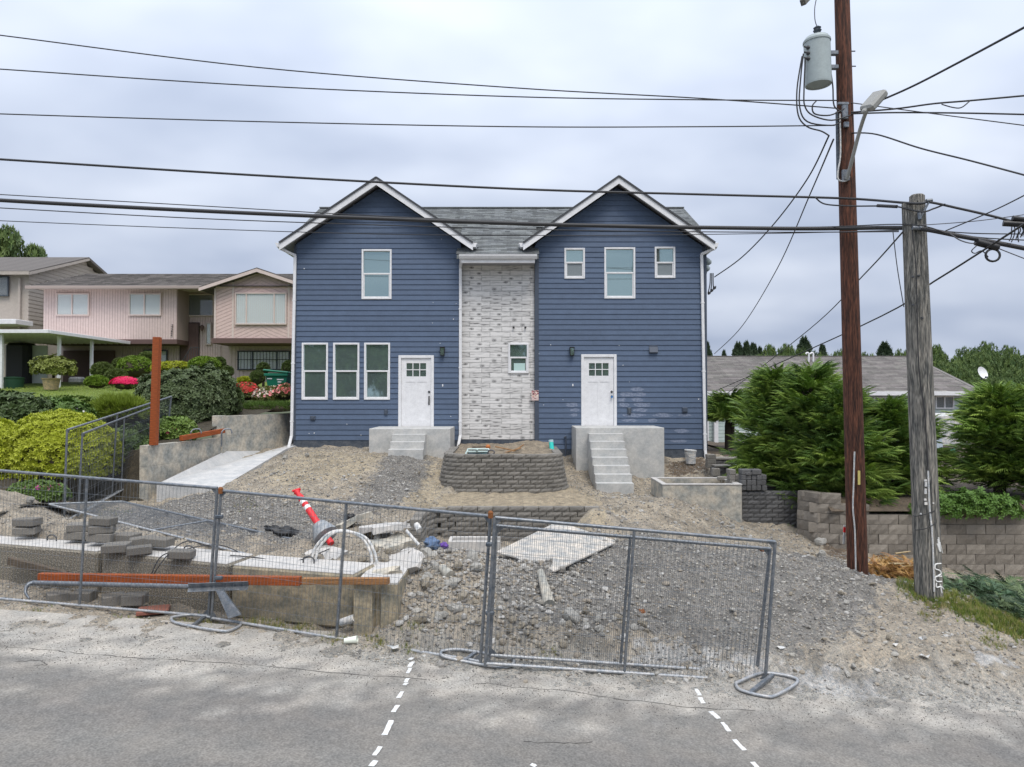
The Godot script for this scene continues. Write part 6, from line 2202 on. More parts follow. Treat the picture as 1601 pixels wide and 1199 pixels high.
func build_pink_house() -> void:
	M.glassold = StandardMaterial3D.new()
	M.glassold.albedo_color = Color(lin(0.75, 0.8, 0.8), 0.08)
	M.glassold.transparency = BaseMaterial3D.TRANSPARENCY_ALPHA
	M.glassold.roughness = 0.03
	var d := 36.0
	var gy := 4.2
	var t := thing("pink_house", Vector3(-18, gy, -40), "pink two storey house with a brown roof and chevron boarded gable wing", "house")
	var L := P(67, 500, d)
	var eave := P(100, 447, d).y
	var band := P(100, 534, d).y
	var RX := P(276, 500, d).x
	var mb := MB.new()
	mb.bx(Vector3(L.x, gy, -46), Vector3(P(455, 500, 37.4).x + 3.0, eave, -37.5))
	obj("wall", mb, M.pink, t)
	mb = MB.new()
	mb.bx(Vector3(L.x, band - 0.05, -37.5), Vector3(RX, eave, -36.05))
	obj("upper_wall", mb, mat(lin(0.42, 0.33, 0.30), 0.9), t)
	mb = MB.new()
	grooves(mb, L.x, RX, band + 0.1, eave, -36.05, 0.135)
	obj("board_siding", mb, M.pink, t)
	mb = MB.new()
	grooves(mb, P(185, 560, 37.3).x, P(280, 560, 37.3).x, gy - 0.4, band - 0.1, -37.48, 0.135)
	grooves(mb, P(279, 480, 37.3).x, P(345, 480, 37.3).x, band - 1.6, eave, -37.48, 0.135)
	obj("board_siding", mb, M.pink, t)
	mb = MB.new()
	mb.bx(Vector3(L.x - 0.02, band - 0.12, -37.4), Vector3(RX + 0.03, band + 0.12, -36.0), 0.01)
	obj("belt_board", mb, M.brown, t)
	# roof
	var e0 := P(42, 447.5, 35.4)
	var rg := P(150, 428, 40.5)
	var xr := 2.0
	mb = MB.new()
	var n := 16
	for i in n:
		var a := Vector3(0, lerpf(e0.y, rg.y, float(i) / n), lerpf(e0.z, rg.z, float(i) / n))
		var b := Vector3(0, lerpf(e0.y, rg.y, float(i + 1) / n), lerpf(e0.z, rg.z, float(i + 1) / n))
		var x := e0.x
		while x < -9.0:
			var s := R(0.44, 1.0)
			mb.col = Color(s, s, s)
			var w := R(0.2, 0.6)
			mb.quad(a + Vector3(x, 0.03, 0), a + Vector3(x + w, 0.03, 0), b + Vector3(x + w, 0, 0), b + Vector3(x, 0, 0), Vector3.UP)
			mb.quad(a + Vector3(x, 0.03, 0), a + Vector3(x + w, 0.03, 0), a + Vector3(x + w, 0, 0), a + Vector3(x, 0, 0), Vector3.BACK)
			x += w
	var sb: Material = M.shinglebrown.duplicate()
	sb.albedo_color = lin(0.28, 0.255, 0.235)
	sb.vertex_color_use_as_albedo = true
	obj("roof", mb, sb, t)
	mb = MB.new()
	mb.prism([Vector3(e0.x, e0.y - 0.02, e0.z), Vector3(e0.x, rg.y - 0.02, rg.z), Vector3(e0.x, e0.y - 0.02, -46.5)], Vector3(-9.0 - e0.x, 0, 0))
	obj("roof_body", mb, M.pinktrim, t)
	mb = MB.new()
	mb.bx(Vector3(e0.x - 0.05, e0.y - 0.14, e0.z - 0.05), Vector3(P(318, 447, 35.4).x, e0.y + 0.02, e0.z + 0.09), 0.02)
	obj("gutter", mb, mat(lin(0.33, 0.27, 0.24), 0.6), t)
	# gable wing
	var g0 := P(335, 500, 35.5)
	var gp := P(401.5, 418, 35.0)
	var ge := P(311, 448, 35.0)
	var gx1 := gp.x + (gp.x - g0.x) + 0.05
	mb = MB.new()
	mb.bx(Vector3(g0.x, band - 0.1, -37.6), Vector3(gx1, P(400, 448, 35.5).y, -35.54))
	mb.prism([Vector3(g0.x, P(400, 448, 35.5).y, -35.54), Vector3(gp.x, gp.y - 0.12, -35.54), Vector3(gx1, P(400, 448, 35.5).y, -35.54)], Vector3(0, 0, -5))
	obj("wing_wall", mb, mat(lin(0.42, 0.33, 0.30), 0.9), t)
	# diagonal boards: two slopes meeting under the ridge
	mb = MB.new()
	var cx: float = P(407.5, 500, 35.5).x
	var jl: float = P(364.5, 500, 35.5).x
	var roof_y := func(x): return gp.y - 0.16 - (gp.y - ge.y) / (gp.x - ge.x) * absf(x - gp.x)
	for part in [[g0.x + 0.05, jl - 0.05, 1.0], [jl + 0.05, cx, 1.0], [cx, gx1, -1.0]]:
		var k := -12
		while k < 26:
			var y := band + 0.12 + k * 0.178
			var sl := 0.42
			var poly := PackedVector2Array()
			var xa: float = part[0]
			var xb: float = part[1]
			var ya := y + (0.0 if part[2] > 0 else sl * (xb - xa))
			var yb := y + (sl * (xb - xa) if part[2] > 0 else 0.0)
			poly = PackedVector2Array([Vector2(xa, ya), Vector2(xb, yb), Vector2(xb, yb + 0.163), Vector2(xa, ya + 0.163)])
			var room := PackedVector2Array([Vector2(xa, band + 0.13), Vector2(xb, band + 0.13), Vector2(xb, roof_y.call(xb)), Vector2((xa + xb) * 0.5, roof_y.call((xa + xb) * 0.5)), Vector2(xa, roof_y.call(xa))])
			if xa < gp.x and xb > gp.x: room[3] = Vector2(gp.x, gp.y - 0.16)
			for cut in Geometry2D.intersect_polygons(poly, room):
				var ring := []
				for v in cut: ring.append(Vector3(v.x, v.y, -35.5))
				mb.prism(ring, Vector3(0, 0, -0.03))
			k += 1
	obj("chevron_boards", mb, mat(lin(0.72, 0.545, 0.50), 0.85, T.paint, 1.0), t)
	mb = MB.new()
	for x in [g0.x, jl - 0.05, P(450, 500, 35.5).x]:
		mb.bx(Vector3(x, band + 0.1, -35.54), Vector3(x + 0.1, roof_y.call(x + 0.05) - 0.05, -35.47))
	obj("trim_board", mb, M.pinktrim, t)
	mb = MB.new()
	mb.bx(Vector3(g0.x - 0.1, band - 0.13, -37.4), Vector3(gx1 + 0.1, band + 0.13, -35.4), 0.01)
	obj("belt_board", mb, M.brown, t)
	for s in [-1.0, 1.0]:
		var tip := Vector3(gp.x + s * (gp.x - ge.x), ge.y, -35.0)
		mb = MB.new()
		mb.prism([gp, tip, tip - Vector3(0, 0.16, 0), gp - Vector3(0, 0.16, 0)], Vector3(0, 0, -6.5))
		obj("wing_roof", mb, M.shinglebrown, t)
		mb = MB.new()
		mb.prism([gp + Vector3(0, -0.06, 0.03), tip + Vector3(0, -0.06, 0.03), tip + Vector3(0, -0.22, 0.03), gp + Vector3(0, -0.22, 0.03)], Vector3(0, 0, -0.028))
		obj("barge_board", mb, M.pinktrim, t)
	mb = MB.new()
	grooves(mb, g0.x, gx1, gy - 0.3, band - 0.15, -37.3, 0.2)
	mb.bx(Vector3(g0.x, gy - 0.4, -37.6), Vector3(gx1, band - 0.1, -37.31))
	obj("board_siding", mb, M.pink, t)
	slider(t, [88, 458.5, 140, 493.5], 36.0, [0.48], M.pinktrim)
	slider(t, [201.5, 458.5, 252.5, 493.5], 36.0, [0.48], M.pinktrim)
	slider(t, [367.5, 457.5, 448.5, 507.5], 35.44, [0.22, 0.76], M.pinktrim)
	slider(t, [371.5, 548.5, 454, 578.5], 37.25, [0.28, 0.75], M.galvdark)
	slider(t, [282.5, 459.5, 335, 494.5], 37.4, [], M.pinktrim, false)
	slider(t, [321.5, 504, 331, 539], 37.4, [], M.pinktrim)
	slider(t, [225, 547, 262, 570], 37.4, [0.5], M.galvdark)
	mb = MB.new()
	for i in 17:
		var p := P(372 + i * 5.0, 549, 37.05)
		mb.tube([p, Vector3(p.x, P(400, 579, 37.05).y, p.z)], 0.014, 5)
	for y in [549, 562, 578]:
		mb.tube([P(370, y, 37.05), P(455, y, 37.05)], 0.016, 5)
	obj("window_bars", mb, M.darkmetal, t)
	# front door
	var q0 := P(281, 570, 37.4)
	var q1 := P(312, 504, 37.4)
	mb = MB.new()
	mb.bx(Vector3(q0.x, gy + 0.6, -37.45), Vector3(q1.x, q1.y, -37.35), 0.02)
	obj("door_frame", mb, mat(lin(0.08, 0.055, 0.05), 0.8), t)
	mb = MB.new()
	var w := q1.x - q0.x
	mb.bx(Vector3(q0.x + 0.1, gy + 0.6, -37.36), Vector3(q1.x - 0.04, q1.y - 0.08, -37.33))
	for i in 2:
		for r in [[0.12, 0.45], [0.55, 1.35], [1.45, 1.95]]:
			var x := q0.x + 0.2 + i * (w - 0.24) * 0.5
			mb.bx(Vector3(x, q1.y - 0.1 - r[1], -37.33), Vector3(x + (w - 0.24) * 0.32, q1.y - 0.1 - r[0], -37.31), 0.01)
	obj("door", mb, M.brown, t)
	mb = MB.new()
	for i in 8:
		var f := i / 7.0
		var p := P(283 + 28 * f, 568 - 25 * minf(f * 1.8, 1.0), 36.4)
		mb.tube([p, p - Vector3(0, 1.0, 0)], 0.015, 5)
	mb.tube([P(283, 568, 36.4), P(298.5, 543, 36.4), P(311, 543, 36.4)], 0.025, 6)
	obj("stair_railing", mb, M.darkmetal, t)
	mb = MB.new()
	mb.lathe(Transform3D(Basis(), P(316, 518, 37.2)), [[0.0, 0.0], [0.06, 0.05], [0.11, 0.2], [0.12, 0.26], [0.03, 0.34], [0.0, 0.34]], 10)
	obj("porch_light", mb, M.brown, t)
	mb = MB.new()
	mb.bx(P(100, 548, 37.4) + Vector3(0, -2.0, -0.02), P(180, 548, 37.4) + Vector3(0, 0, 0.05))
	obj("garage_door", mb, M.brown, t)
	var ch := ["2", "7", "2", "1", "2"]
	for i in 5:
		var tm := TextMesh.new()
		tm.text = ch[i]
		tm.font_size = 16
		tm.pixel_size = 0.011
		tm.depth = 0.02
		inst("house_digit", tm, M.black, t, Transform3D(Basis(), P(269.5 - i * 0.25, 508.5 + i * 3.6, 35.98)))
	# patio roof
	var cp := thing("carport", Vector3(-22, 4.2, -33), "white flat carport roof on slim posts beside the pink house", "carport")
	var cy := 6.22
	mb = MB.new()
	mb.bx(Vector3(-27.5, cy, -36.0), Vector3(-19.45, cy + 0.05, -29.7))
	var x := -27.5
	while x < -19.5:
		mb.bx(Vector3(x, cy - 0.06, -36.0), Vector3(x + 0.06, cy - 0.002, -29.75))
		x += 0.3
	obj("roof_pan", mb, M.white, cp)
	mb = MB.new()
	mb.bx(Vector3(-27.5, cy - 0.07, -29.74), Vector3(-19.35, cy + 0.08, -29.62), 0.01)
	mb.bx(Vector3(-19.45, cy - 0.07, -36.0), Vector3(-19.33, cy + 0.078, -29.745), 0.01)
	obj("fascia", mb, M.white, cp)
	for q in [[2, 29.95], [92, 31.0], [143, 33.3]]:
		var p := P(q[0], 590, q[1])
		mb = MB.new()
		mb.bx(Vector3(p.x - 0.06, 3.8, p.z - 0.06), Vector3(p.x + 0.06, cy - 0.07, p.z + 0.06), 0.01)
		obj("post", mb, M.white, cp)
	# things kept under the roof
	mb = MB.new()
	mb.bx(P(5, 590, 34) + Vector3(0, -0.8, -1.0), P(40, 535, 34), 0.15)
	solo("covered_load", mb, M.black, "black tarpaulin covered load under the carport", "tarpaulin")
	mb = MB.new()
	mb.bx(P(45, 600, 34.5) + Vector3(0, -0.4, 0), P(74, 540, 34.5) + Vector3(0, 0, -0.05))
	solo("mesh_screen", mb, M.blind, "pale wire screen behind the carport", "screen")
	var bx := P(22, 603, 30.5)
	mb = MB.new()
	mb.lathe(Transform3D(Basis(), bx + Vector3(0, -0.3, 0)), [[0.0, 0.0], [0.32, 0.0], [0.38, 0.6], [0.40, 0.62], [0.4, 0.66], [0.0, 0.7]], 14)
	solo("storage_tub", mb, mat(lin(0.01, 0.05, 0.025), 0.5), "dark green tub under the carport", "tub")
	mb = MB.new()
	mb.bx(P(105, 600, 31.5), P(125, 589, 31.5) + Vector3(0, 0, -0.5), 0.08)
	solo("covered_grill", mb, M.rubber, "grey covered grill beside the potted maple", "grill")
	# beige house behind
	var b := thing("beige_house", Vector3(-31, 4.4, -44), "beige lap sided house with a grey gable roof behind the carport", "house")
	var bx1 := -27.0
	var fz := -39.6
	var ry := P(127, 406, 44.6).y
	var ey := P(32, 425, 39.1).y
	mb = MB.new()
	mb.bx(Vector3(-37, 4.0, -50), Vector3(bx1, ey, fz - 0.02))
	mb.prism([Vector3(bx1, ey, fz), Vector3(bx1, ry - 0.15, -44.6), Vector3(bx1, ey, -49.6)], Vector3(-9.9, 0, 0))
	obj("wall", mb, M.beige, b)
	mb = MB.new()
	var y := 7.6
	while y < ry - 0.3:
		var inset := maxf(0.0, (y + 0.2 - ey) / (ry - ey)) * 5.0
		mb.bx(Vector3(bx1 - 0.01, y + 0.02, -49.6 + inset), Vector3(bx1 + 0.03, y + 0.2, fz - inset))
		y += 0.22
	obj("lap_boards", mb, M.beige, b)
	mb = MB.new()
	for s in [fz + 0.5, -50.1]:
		mb.prism([Vector3(bx1 + 0.4, ey - 0.12, s), Vector3(bx1 + 0.4, ry, -44.6), Vector3(bx1 + 0.4, ry + 0.16, -44.6), Vector3(bx1 + 0.4, ey + 0.06, s)], Vector3(-11, 0, 0))
	obj("roof", mb, M.shinglebrown, b)
	mb = MB.new()
	mb.prism([Vector3(bx1 + 0.43, ey - 0.16, fz + 0.5), Vector3(bx1 + 0.43, ry - 0.06, -44.6), Vector3(bx1 + 0.43, ry + 0.08, -44.6), Vector3(bx1 + 0.43, ey + 0.0, fz + 0.5)], Vector3(-0.02, 0, 0))
	mb.bx(Vector3(-37, ey - 0.16, fz + 0.5), Vector3(bx1 + 0.4, ey + 0.02, fz + 0.58))
	obj("fascia", mb, M.beige, b)
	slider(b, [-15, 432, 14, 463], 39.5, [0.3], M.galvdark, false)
	mb = MB.new()
	mb.bx(Vector3(-37, P(20, 506, 38).y, fz), Vector3(bx1 + 0.3, P(20, 498, 38).y, -38.2), 0.02)
	obj("balcony_edge", mb, M.white, b)
	mb = MB.new()
	mb.bar(Vector3(bx1 - 0.4, 5.0, fz + 0.12), Vector3(bx1 - 0.4, ey - 0.3, fz + 0.12), 0.12, 0.12)
	mb.bar(Vector3(bx1 + 0.1, 5.0, -41.0), Vector3(bx1 + 0.1, ey - 0.2, -41.0), 0.1, 0.1)
	obj("downpipe", mb, M.beige, b)

func build_right_house() -> void:
	var d := 36.0
	var t := thing("grey_roofed_house", Vector3(16, 1.2, -40), "low pale green house with a broad grey hip roof behind the conifers", "house")
	var x0 := 7.0
	var e := P(1534, 612, 35.4)
	var wy := P(1500, 618, d).y
	var x1 := P(1515, 640, d).x
	var mb := MB.new()
	mb.bx(Vector3(x0, 0.8, -46), Vector3(x1, wy, -36.02))
	obj("wall", mb, mat(lin(0.4, 0.48, 0.47), 0.9), t)
	mb = MB.new()
	var y := 0.9
	while y < wy - 0.02:
		mb.bx(Vector3(x0, y + 0.012, -36.02), Vector3(x1 + 0.01, minf(y + 0.17, wy), -35.985))
		y += 0.18
	obj("lap_boards", mb, M.mint, t)
	mb = MB.new()
	mb.bx(Vector3(x0, e.y - 0.2, -35.46), Vector3(e.x, e.y, -35.36), 0.01)
	mb.bx(Vector3(e.x - 0.1, e.y - 0.2, -46), Vector3(e.x, e.y, -35.465), 0.01)
	obj("fascia", mb, M.white, t)
	mb = MB.new()
	mb.bx(Vector3(x0, e.y - 0.21, -46), Vector3(e.x - 0.1, e.y - 0.17, -35.47))
	obj("soffit", mb, M.white, t)
	# hip roof in courses
	var rg := P(1424, 557, 41.0)
	mb = MB.new()
	var n := 26
	for i in n:
		var a := e.lerp(rg, float(i) / n)
		var b := e.lerp(rg, float(i + 1) / n)
		var x := x0 - R(0, 0.4)
		while x < a.x:
			var w := R(0.25, 0.9)
			var s := R(0.6, 0.98)
			mb.col = Color(s, s * R(0.96, 1.02), s * 0.98)
			var xe := minf(x + w, a.x)
			mb.quad(Vector3(x, a.y + 0.025, a.z), Vector3(xe, a.y + 0.025, a.z), Vector3(minf(xe, b.x), b.y, b.z), Vector3(minf(x, b.x), b.y, b.z), Vector3.UP)
			mb.quad(Vector3(x, a.y + 0.025, a.z), Vector3(xe, a.y + 0.025, a.z), Vector3(xe, a.y, a.z), Vector3(x, a.y, a.z), Vector3.BACK)
			x += w
	var sp: Material = M.shinglepale.duplicate()
	sp.albedo_color = lin(0.35, 0.325, 0.305)
	sp.vertex_color_use_as_albedo = true
	obj("roof", mb, sp, t)
	mb = MB.new()
	mb.prism([Vector3(e.x, e.y, e.z), Vector3(e.x, e.y, -46.5), rg], Vector3(0, -0.05, 0))
	mb.prism([Vector3(x0, rg.y, rg.z), rg, Vector3(e.x, e.y, -46.5), Vector3(x0, e.y, -46.5)], Vector3(0, -0.05, 0))
	obj("rear_roof", mb, M.shinglepale, t)
	mb = MB.new()
	mb.bar(rg, e, 0.2, 0.05)
	mb.bar(Vector3(x0, rg.y + 0.01, rg.z), rg, 0.24, 0.04)
	obj("ridge_cap", mb, M.shinglepale, t)
	for q in [[1264.5, 566, 552, 4], [1271.5, 566, 552, 3]]:
		var p := P(q[0], q[1], 40.0)
		mb = MB.new()
		mb.tube(spline([p - Vector3(0, 0.4, 0), p + Vector3(0, 0.3, 0), p + Vector3(0, 0.48, 0), p + Vector3(-0.1, 0.52, 0), p + Vector3(-0.16, 0.45, 0)], 3), 0.05, 8)
		obj("vent_pipe", mb, M.white, t)
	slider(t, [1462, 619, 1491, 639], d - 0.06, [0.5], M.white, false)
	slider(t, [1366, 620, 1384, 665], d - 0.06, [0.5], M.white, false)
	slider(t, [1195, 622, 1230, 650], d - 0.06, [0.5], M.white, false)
	for x in [1104.0, 1119.0]:
		mb = MB.new()
		var p := P(x, 640, 35.8)
		mb.bx(Vector3(p.x - 0.1, 0.8, p.z - 0.1), Vector3(p.x + 0.1, wy, p.z + 0.1))
		obj("porch_post", mb, M.white, t)
	# satellite dish
	var c := P(1536, 583, 34.8)
	var s := thing("satellite_dish", c - Vector3(0, 0.7, 0), "white satellite dish at the corner of the grey roof", "satellite dish")
	mb = MB.new()
	var bs := Basis(Vector3.UP, 0.35) * Basis(Vector3.RIGHT, PI / 2 - 0.35) 
	mb.lathe(Transform3D(bs, c), [[0.0, -0.07], [0.14, -0.055], [0.25, -0.02], [0.31, 0.02], [0.315, 0.025], [0.3, 0.025], [0.25, -0.005], [0.14, -0.04], [0.0, -0.055]], 22)
	obj("reflector", mb, M.white, s)
	mb = MB.new()
	mb.tube([c + Vector3(0.03, -0.08, -0.1), c + Vector3(0.02, -0.3, -0.12), c + Vector3(-0.08, -0.75, -0.1)], 0.03, 7)
	obj("mast", mb, M.darkmetal, s)
	mb = MB.new()
	mb.tube([c + Vector3(0.0, -0.28, 0.02), c + Vector3(-0.1, -0.25, 0.4)], 0.015, 6)
	mb.box(Transform3D(Basis(), c + Vector3(-0.1, -0.22, 0.42)), Vector3(0.08, 0.08, 0.12), 0.01)
	obj("feed_arm", mb, M.galvdark, s)
	# gate and bits of the neighbour's yard seen through the trees
	var g := thing("garden_gate", P(1152, 716, 26), "white wire garden gate between dark trunks beside the blue house", "gate")
	mb = MB.new()
	for q in [[1141, 716, 1141, 672], [1165, 716, 1165, 676], [1141, 673, 1165, 677], [1141, 690, 1165, 692]]:
		mb.tube([P(q[0], q[1], 26), P(q[2], q[3], 26)], 0.03, 6)
	obj("frame", mb, M.white, g)
	mb = MB.new()
	for i in 22:
		mb.tube([P(1142 + i * 1.08, 715, 26), P(1142 + i * 1.08, 675, 26)], 0.008, 4)
	for i in 14:
		mb.tube([P(1141, 675 + i * 3, 26), P(1165, 677 + i * 3, 26)], 0.008, 4)
	obj("wire_mesh", mb, M.white, g)
	mb = MB.new()
	mb.bx(P(1456, 700, 30), P(1520, 646, 30) + Vector3(0, 0, -0.6), 0.12)
	solo("white_tarp", mb, M.whitedirty, "white tarpaulin covered stack between the conifers", "tarpaulin")
	mb = MB.new()
	mb.bx(P(1482, 712, 27), P(1496, 701, 27) + Vector3(0, 0, -0.4), 0.06)
	solo("green_crate", mb, M.green, "green plastic crate behind the conifers", "crate")
	car()

func car() -> void:
	var o := P(1365, 720, 27.0)
	var t := thing("parked_car", Vector3(o.x, 1.15, o.z), "pale blue grey car parked behind the conifers", "car")
	var y := 1.15
	var side := [[-2.1, 0.35], [-2.15, 0.7], [-1.5, 0.88], [-0.75, 1.38], [0.75, 1.42], [1.45, 0.95], [2.1, 0.85], [2.15, 0.4]]
	var ring := []
	for q in side: ring.append(Vector3(o.x + q[0], y + q[1], o.z + 0.85))
	var mb := MB.new()
	mb.prism(ring, Vector3(0, 0, -1.7))
	obj("body", mb, mat(lin(0.45, 0.52, 0.58), 0.25), t)
	mb = MB.new()
	ring = []
	for q in [[-1.3, 0.92], [-0.7, 1.32], [0.7, 1.35], [1.25, 0.95]]: ring.append(Vector3(o.x + q[0], y + q[1], o.z + 0.86))
	mb.prism(ring, Vector3(0, 0, -0.008))
	obj("window", mb, M.dark, t)
	for x in [-1.35, 1.35]:
		mb = MB.new()
		mb.lathe(Transform3D(Basis(Vector3.RIGHT, PI / 2), Vector3(o.x + x, y + 0.32, o.z + 0.7)), [[0.0, 0.0], [0.32, 0.0], [0.32, 0.18], [0.22, 0.2], [0.0, 0.19]], 16)
		obj("wheel", mb, M.rubber, t)

# ---------------------------------------------------------------- plants
var tuft: ArrayMesh
var broad: ArrayMesh
var spray: ArrayMesh
var blade: ArrayMesh
var bloom: ArrayMesh

func leaf_meshes() -> void:
	var mb := MB.new()
	# short cluster of small leaves, pointing up +y
	for i in 7:
		var a := TAU * i / 7.0 + (i % 3) * 0.4
		var d := Vector3(cos(a), 0.55 + 0.35 * (i % 3), sin(a)).normalized()
		var s := d.cross(Vector3.UP).normalized() * 0.16
		var m := d * 0.45
		var e := d * 0.95 - Vector3(0, 0.1, 0)
		mb.quad(Vector3.ZERO, m + s + Vector3(0, 0.04, 0), e, m - s + Vector3(0, 0.04, 0), Vector3.UP)
	tuft = mb.mesh()
	mb = MB.new()
	for i in 5:
		var a := TAU * i / 5.0
		var d := Vector3(cos(a), 0.35, sin(a)).normalized()
		var s := d.cross(Vector3.UP).normalized() * 0.26
		mb.quad(d * 0.08, d * 0.5 + s + Vector3(0, 0.1, 0), d * 1.0 - Vector3(0, 0.15, 0), d * 0.5 - s + Vector3(0, 0.1, 0), Vector3.UP)
	broad = mb.mesh()
	# a flat conifer frond along +z that droops at its end
	mb = MB.new()
	for i in 9:
		var f := i / 8.0
		var c := Vector3(0, 0.08 * sin(f * 2.2) - 0.12 * f * f, f)
		var l := 0.36 * (1.0 - f * 0.75)
		for s in [-1.0, 1.0]:
			var e := c + Vector3(s * l, -0.07 * (1.0 + f) + 0.03 * sin(i * 2.7), 0.26 + 0.06 * sin(i * 4.1))
			mb.tri(c - Vector3(0, 0, 0.045), c + Vector3(0, 0.02, 0.055), e, Vector3.UP)
	mb.tri(Vector3(-0.03, -0.02, 0.8), Vector3(0.03, -0.02, 0.8), Vector3(0, -0.1, 1.18), Vector3.UP)
	spray = mb.mesh()
	mb = MB.new()
	for i in 6:
		var a := TAU * i / 6.0 + 0.5 * sin(i * 3.0)
		var d := Vector3(cos(a), 0, sin(a))
		var s := d.cross(Vector3.UP) * 0.045
		mb.tri(d * 0.1 + s, d * 0.1 - s, d * (0.3 + 0.12 * (i % 3)) + Vector3(0, 0.8 + 0.2 * (i % 2), 0), d)
	blade = mb.mesh()
	mb = MB.new()
	for i in 6:
		var a := TAU * i / 6.0
		var d := Vector3(cos(a), 0.2, sin(a))
		var s := Vector3(-sin(a), 0, cos(a)) * 0.42
		mb.quad(Vector3(0, 0.05, 0), d * 0.6 + s, d * 1.0 + Vector3(0, 0.15, 0), d * 0.6 - s, Vector3.UP)
	bloom = mb.mesh()

func aim(dir: Vector3, roll: float, s: float) -> Basis:
	var y := dir.normalized()
	var x := y.cross(Vector3.FORWARD if absf(y.z) < 0.9 else Vector3.RIGHT).normalized()
	return (Basis(x, y, x.cross(y)) * Basis(Vector3.UP, roll)).scaled(Vector3.ONE * s)

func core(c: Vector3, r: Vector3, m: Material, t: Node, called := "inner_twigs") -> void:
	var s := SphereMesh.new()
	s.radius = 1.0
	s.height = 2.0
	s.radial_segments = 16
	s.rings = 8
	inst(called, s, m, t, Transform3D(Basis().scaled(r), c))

# leaves over a rounded body; cols: two ends of the leaf colour; hair: how ragged it is
func shrub(called: String, label: String, c: Vector3, r: Vector3, n: int, size: float, c0: Color, c1: Color, mesh: ArrayMesh, opt := {}) -> Node3D:
	var t := thing(called, c - Vector3(0, r.y, 0), label, opt.get("cat", "shrub"), opt.get("group", ""))
	core(c - Vector3(0, r.y * 0.05, 0), r * opt.get("core", 0.86), M.twig, t)
	var xs := []
	var cs := []
	var leaf := (c0 + c1) * 0.5  # one leaf colour for the whole plant
	var ragged: float = opt.get("ragged", 0.06)
	for i in n:
		var d := Vector3(rng.randfn(), rng.randfn(), rng.randfn()).normalized()
		if d.y < -0.35: d.y = -d.y
		var lump := 1.0 + ragged * 2.0 * bumps.get_noise_3d(d.x * 2.5 + c.x * 3.0, d.y * 2.5, d.z * 2.5 + c.z)
		var p: Vector3 = c + d * r * lump * R(0.9, 1.0 + ragged * 0.4)
		var nrm := (d / r).normalized()
		var dir: Vector3 = (nrm + Vector3(R(-1, 1), R(-1, 1), R(-1, 1)) * opt.get("mess", 0.5) + Vector3.UP * opt.get("up", 0.0)).normalized()
		xs.append(Transform3D(aim(dir, R(0, TAU), size * R(0.7, 1.3)), p))
		cs.append(leaf * R(0.9, 1.1))
	bake("foliage", mesh, M.leaf, t, xs, cs)
	if opt.has("flowers"):
		xs = []
		cs = []
		for i in opt.flowers:
			var d := Vector3(rng.randfn(), absf(rng.randfn()) * 0.8 + 0.1, absf(rng.randfn())).normalized()
			xs.append(Transform3D(aim(d + Vector3(R(-0.4, 0.4), R(0, 0.4), R(-0.4, 0.4)), R(0, 6), opt.fsize * R(0.8, 1.25)), c + d * r * R(1.0, 1.08)))
			cs.append(opt.fcols[rng.randi() % opt.fcols.size()])
		bake("flowers", bloom, M.petal, t, xs, cs)
	if opt.has("stem"):
		var mb := MB.new()
		mb.tube([c - Vector3(0, r.y + opt.stem, 0), c], 0.05, 7)
		obj("stem", mb, M.bark, t)
	return t

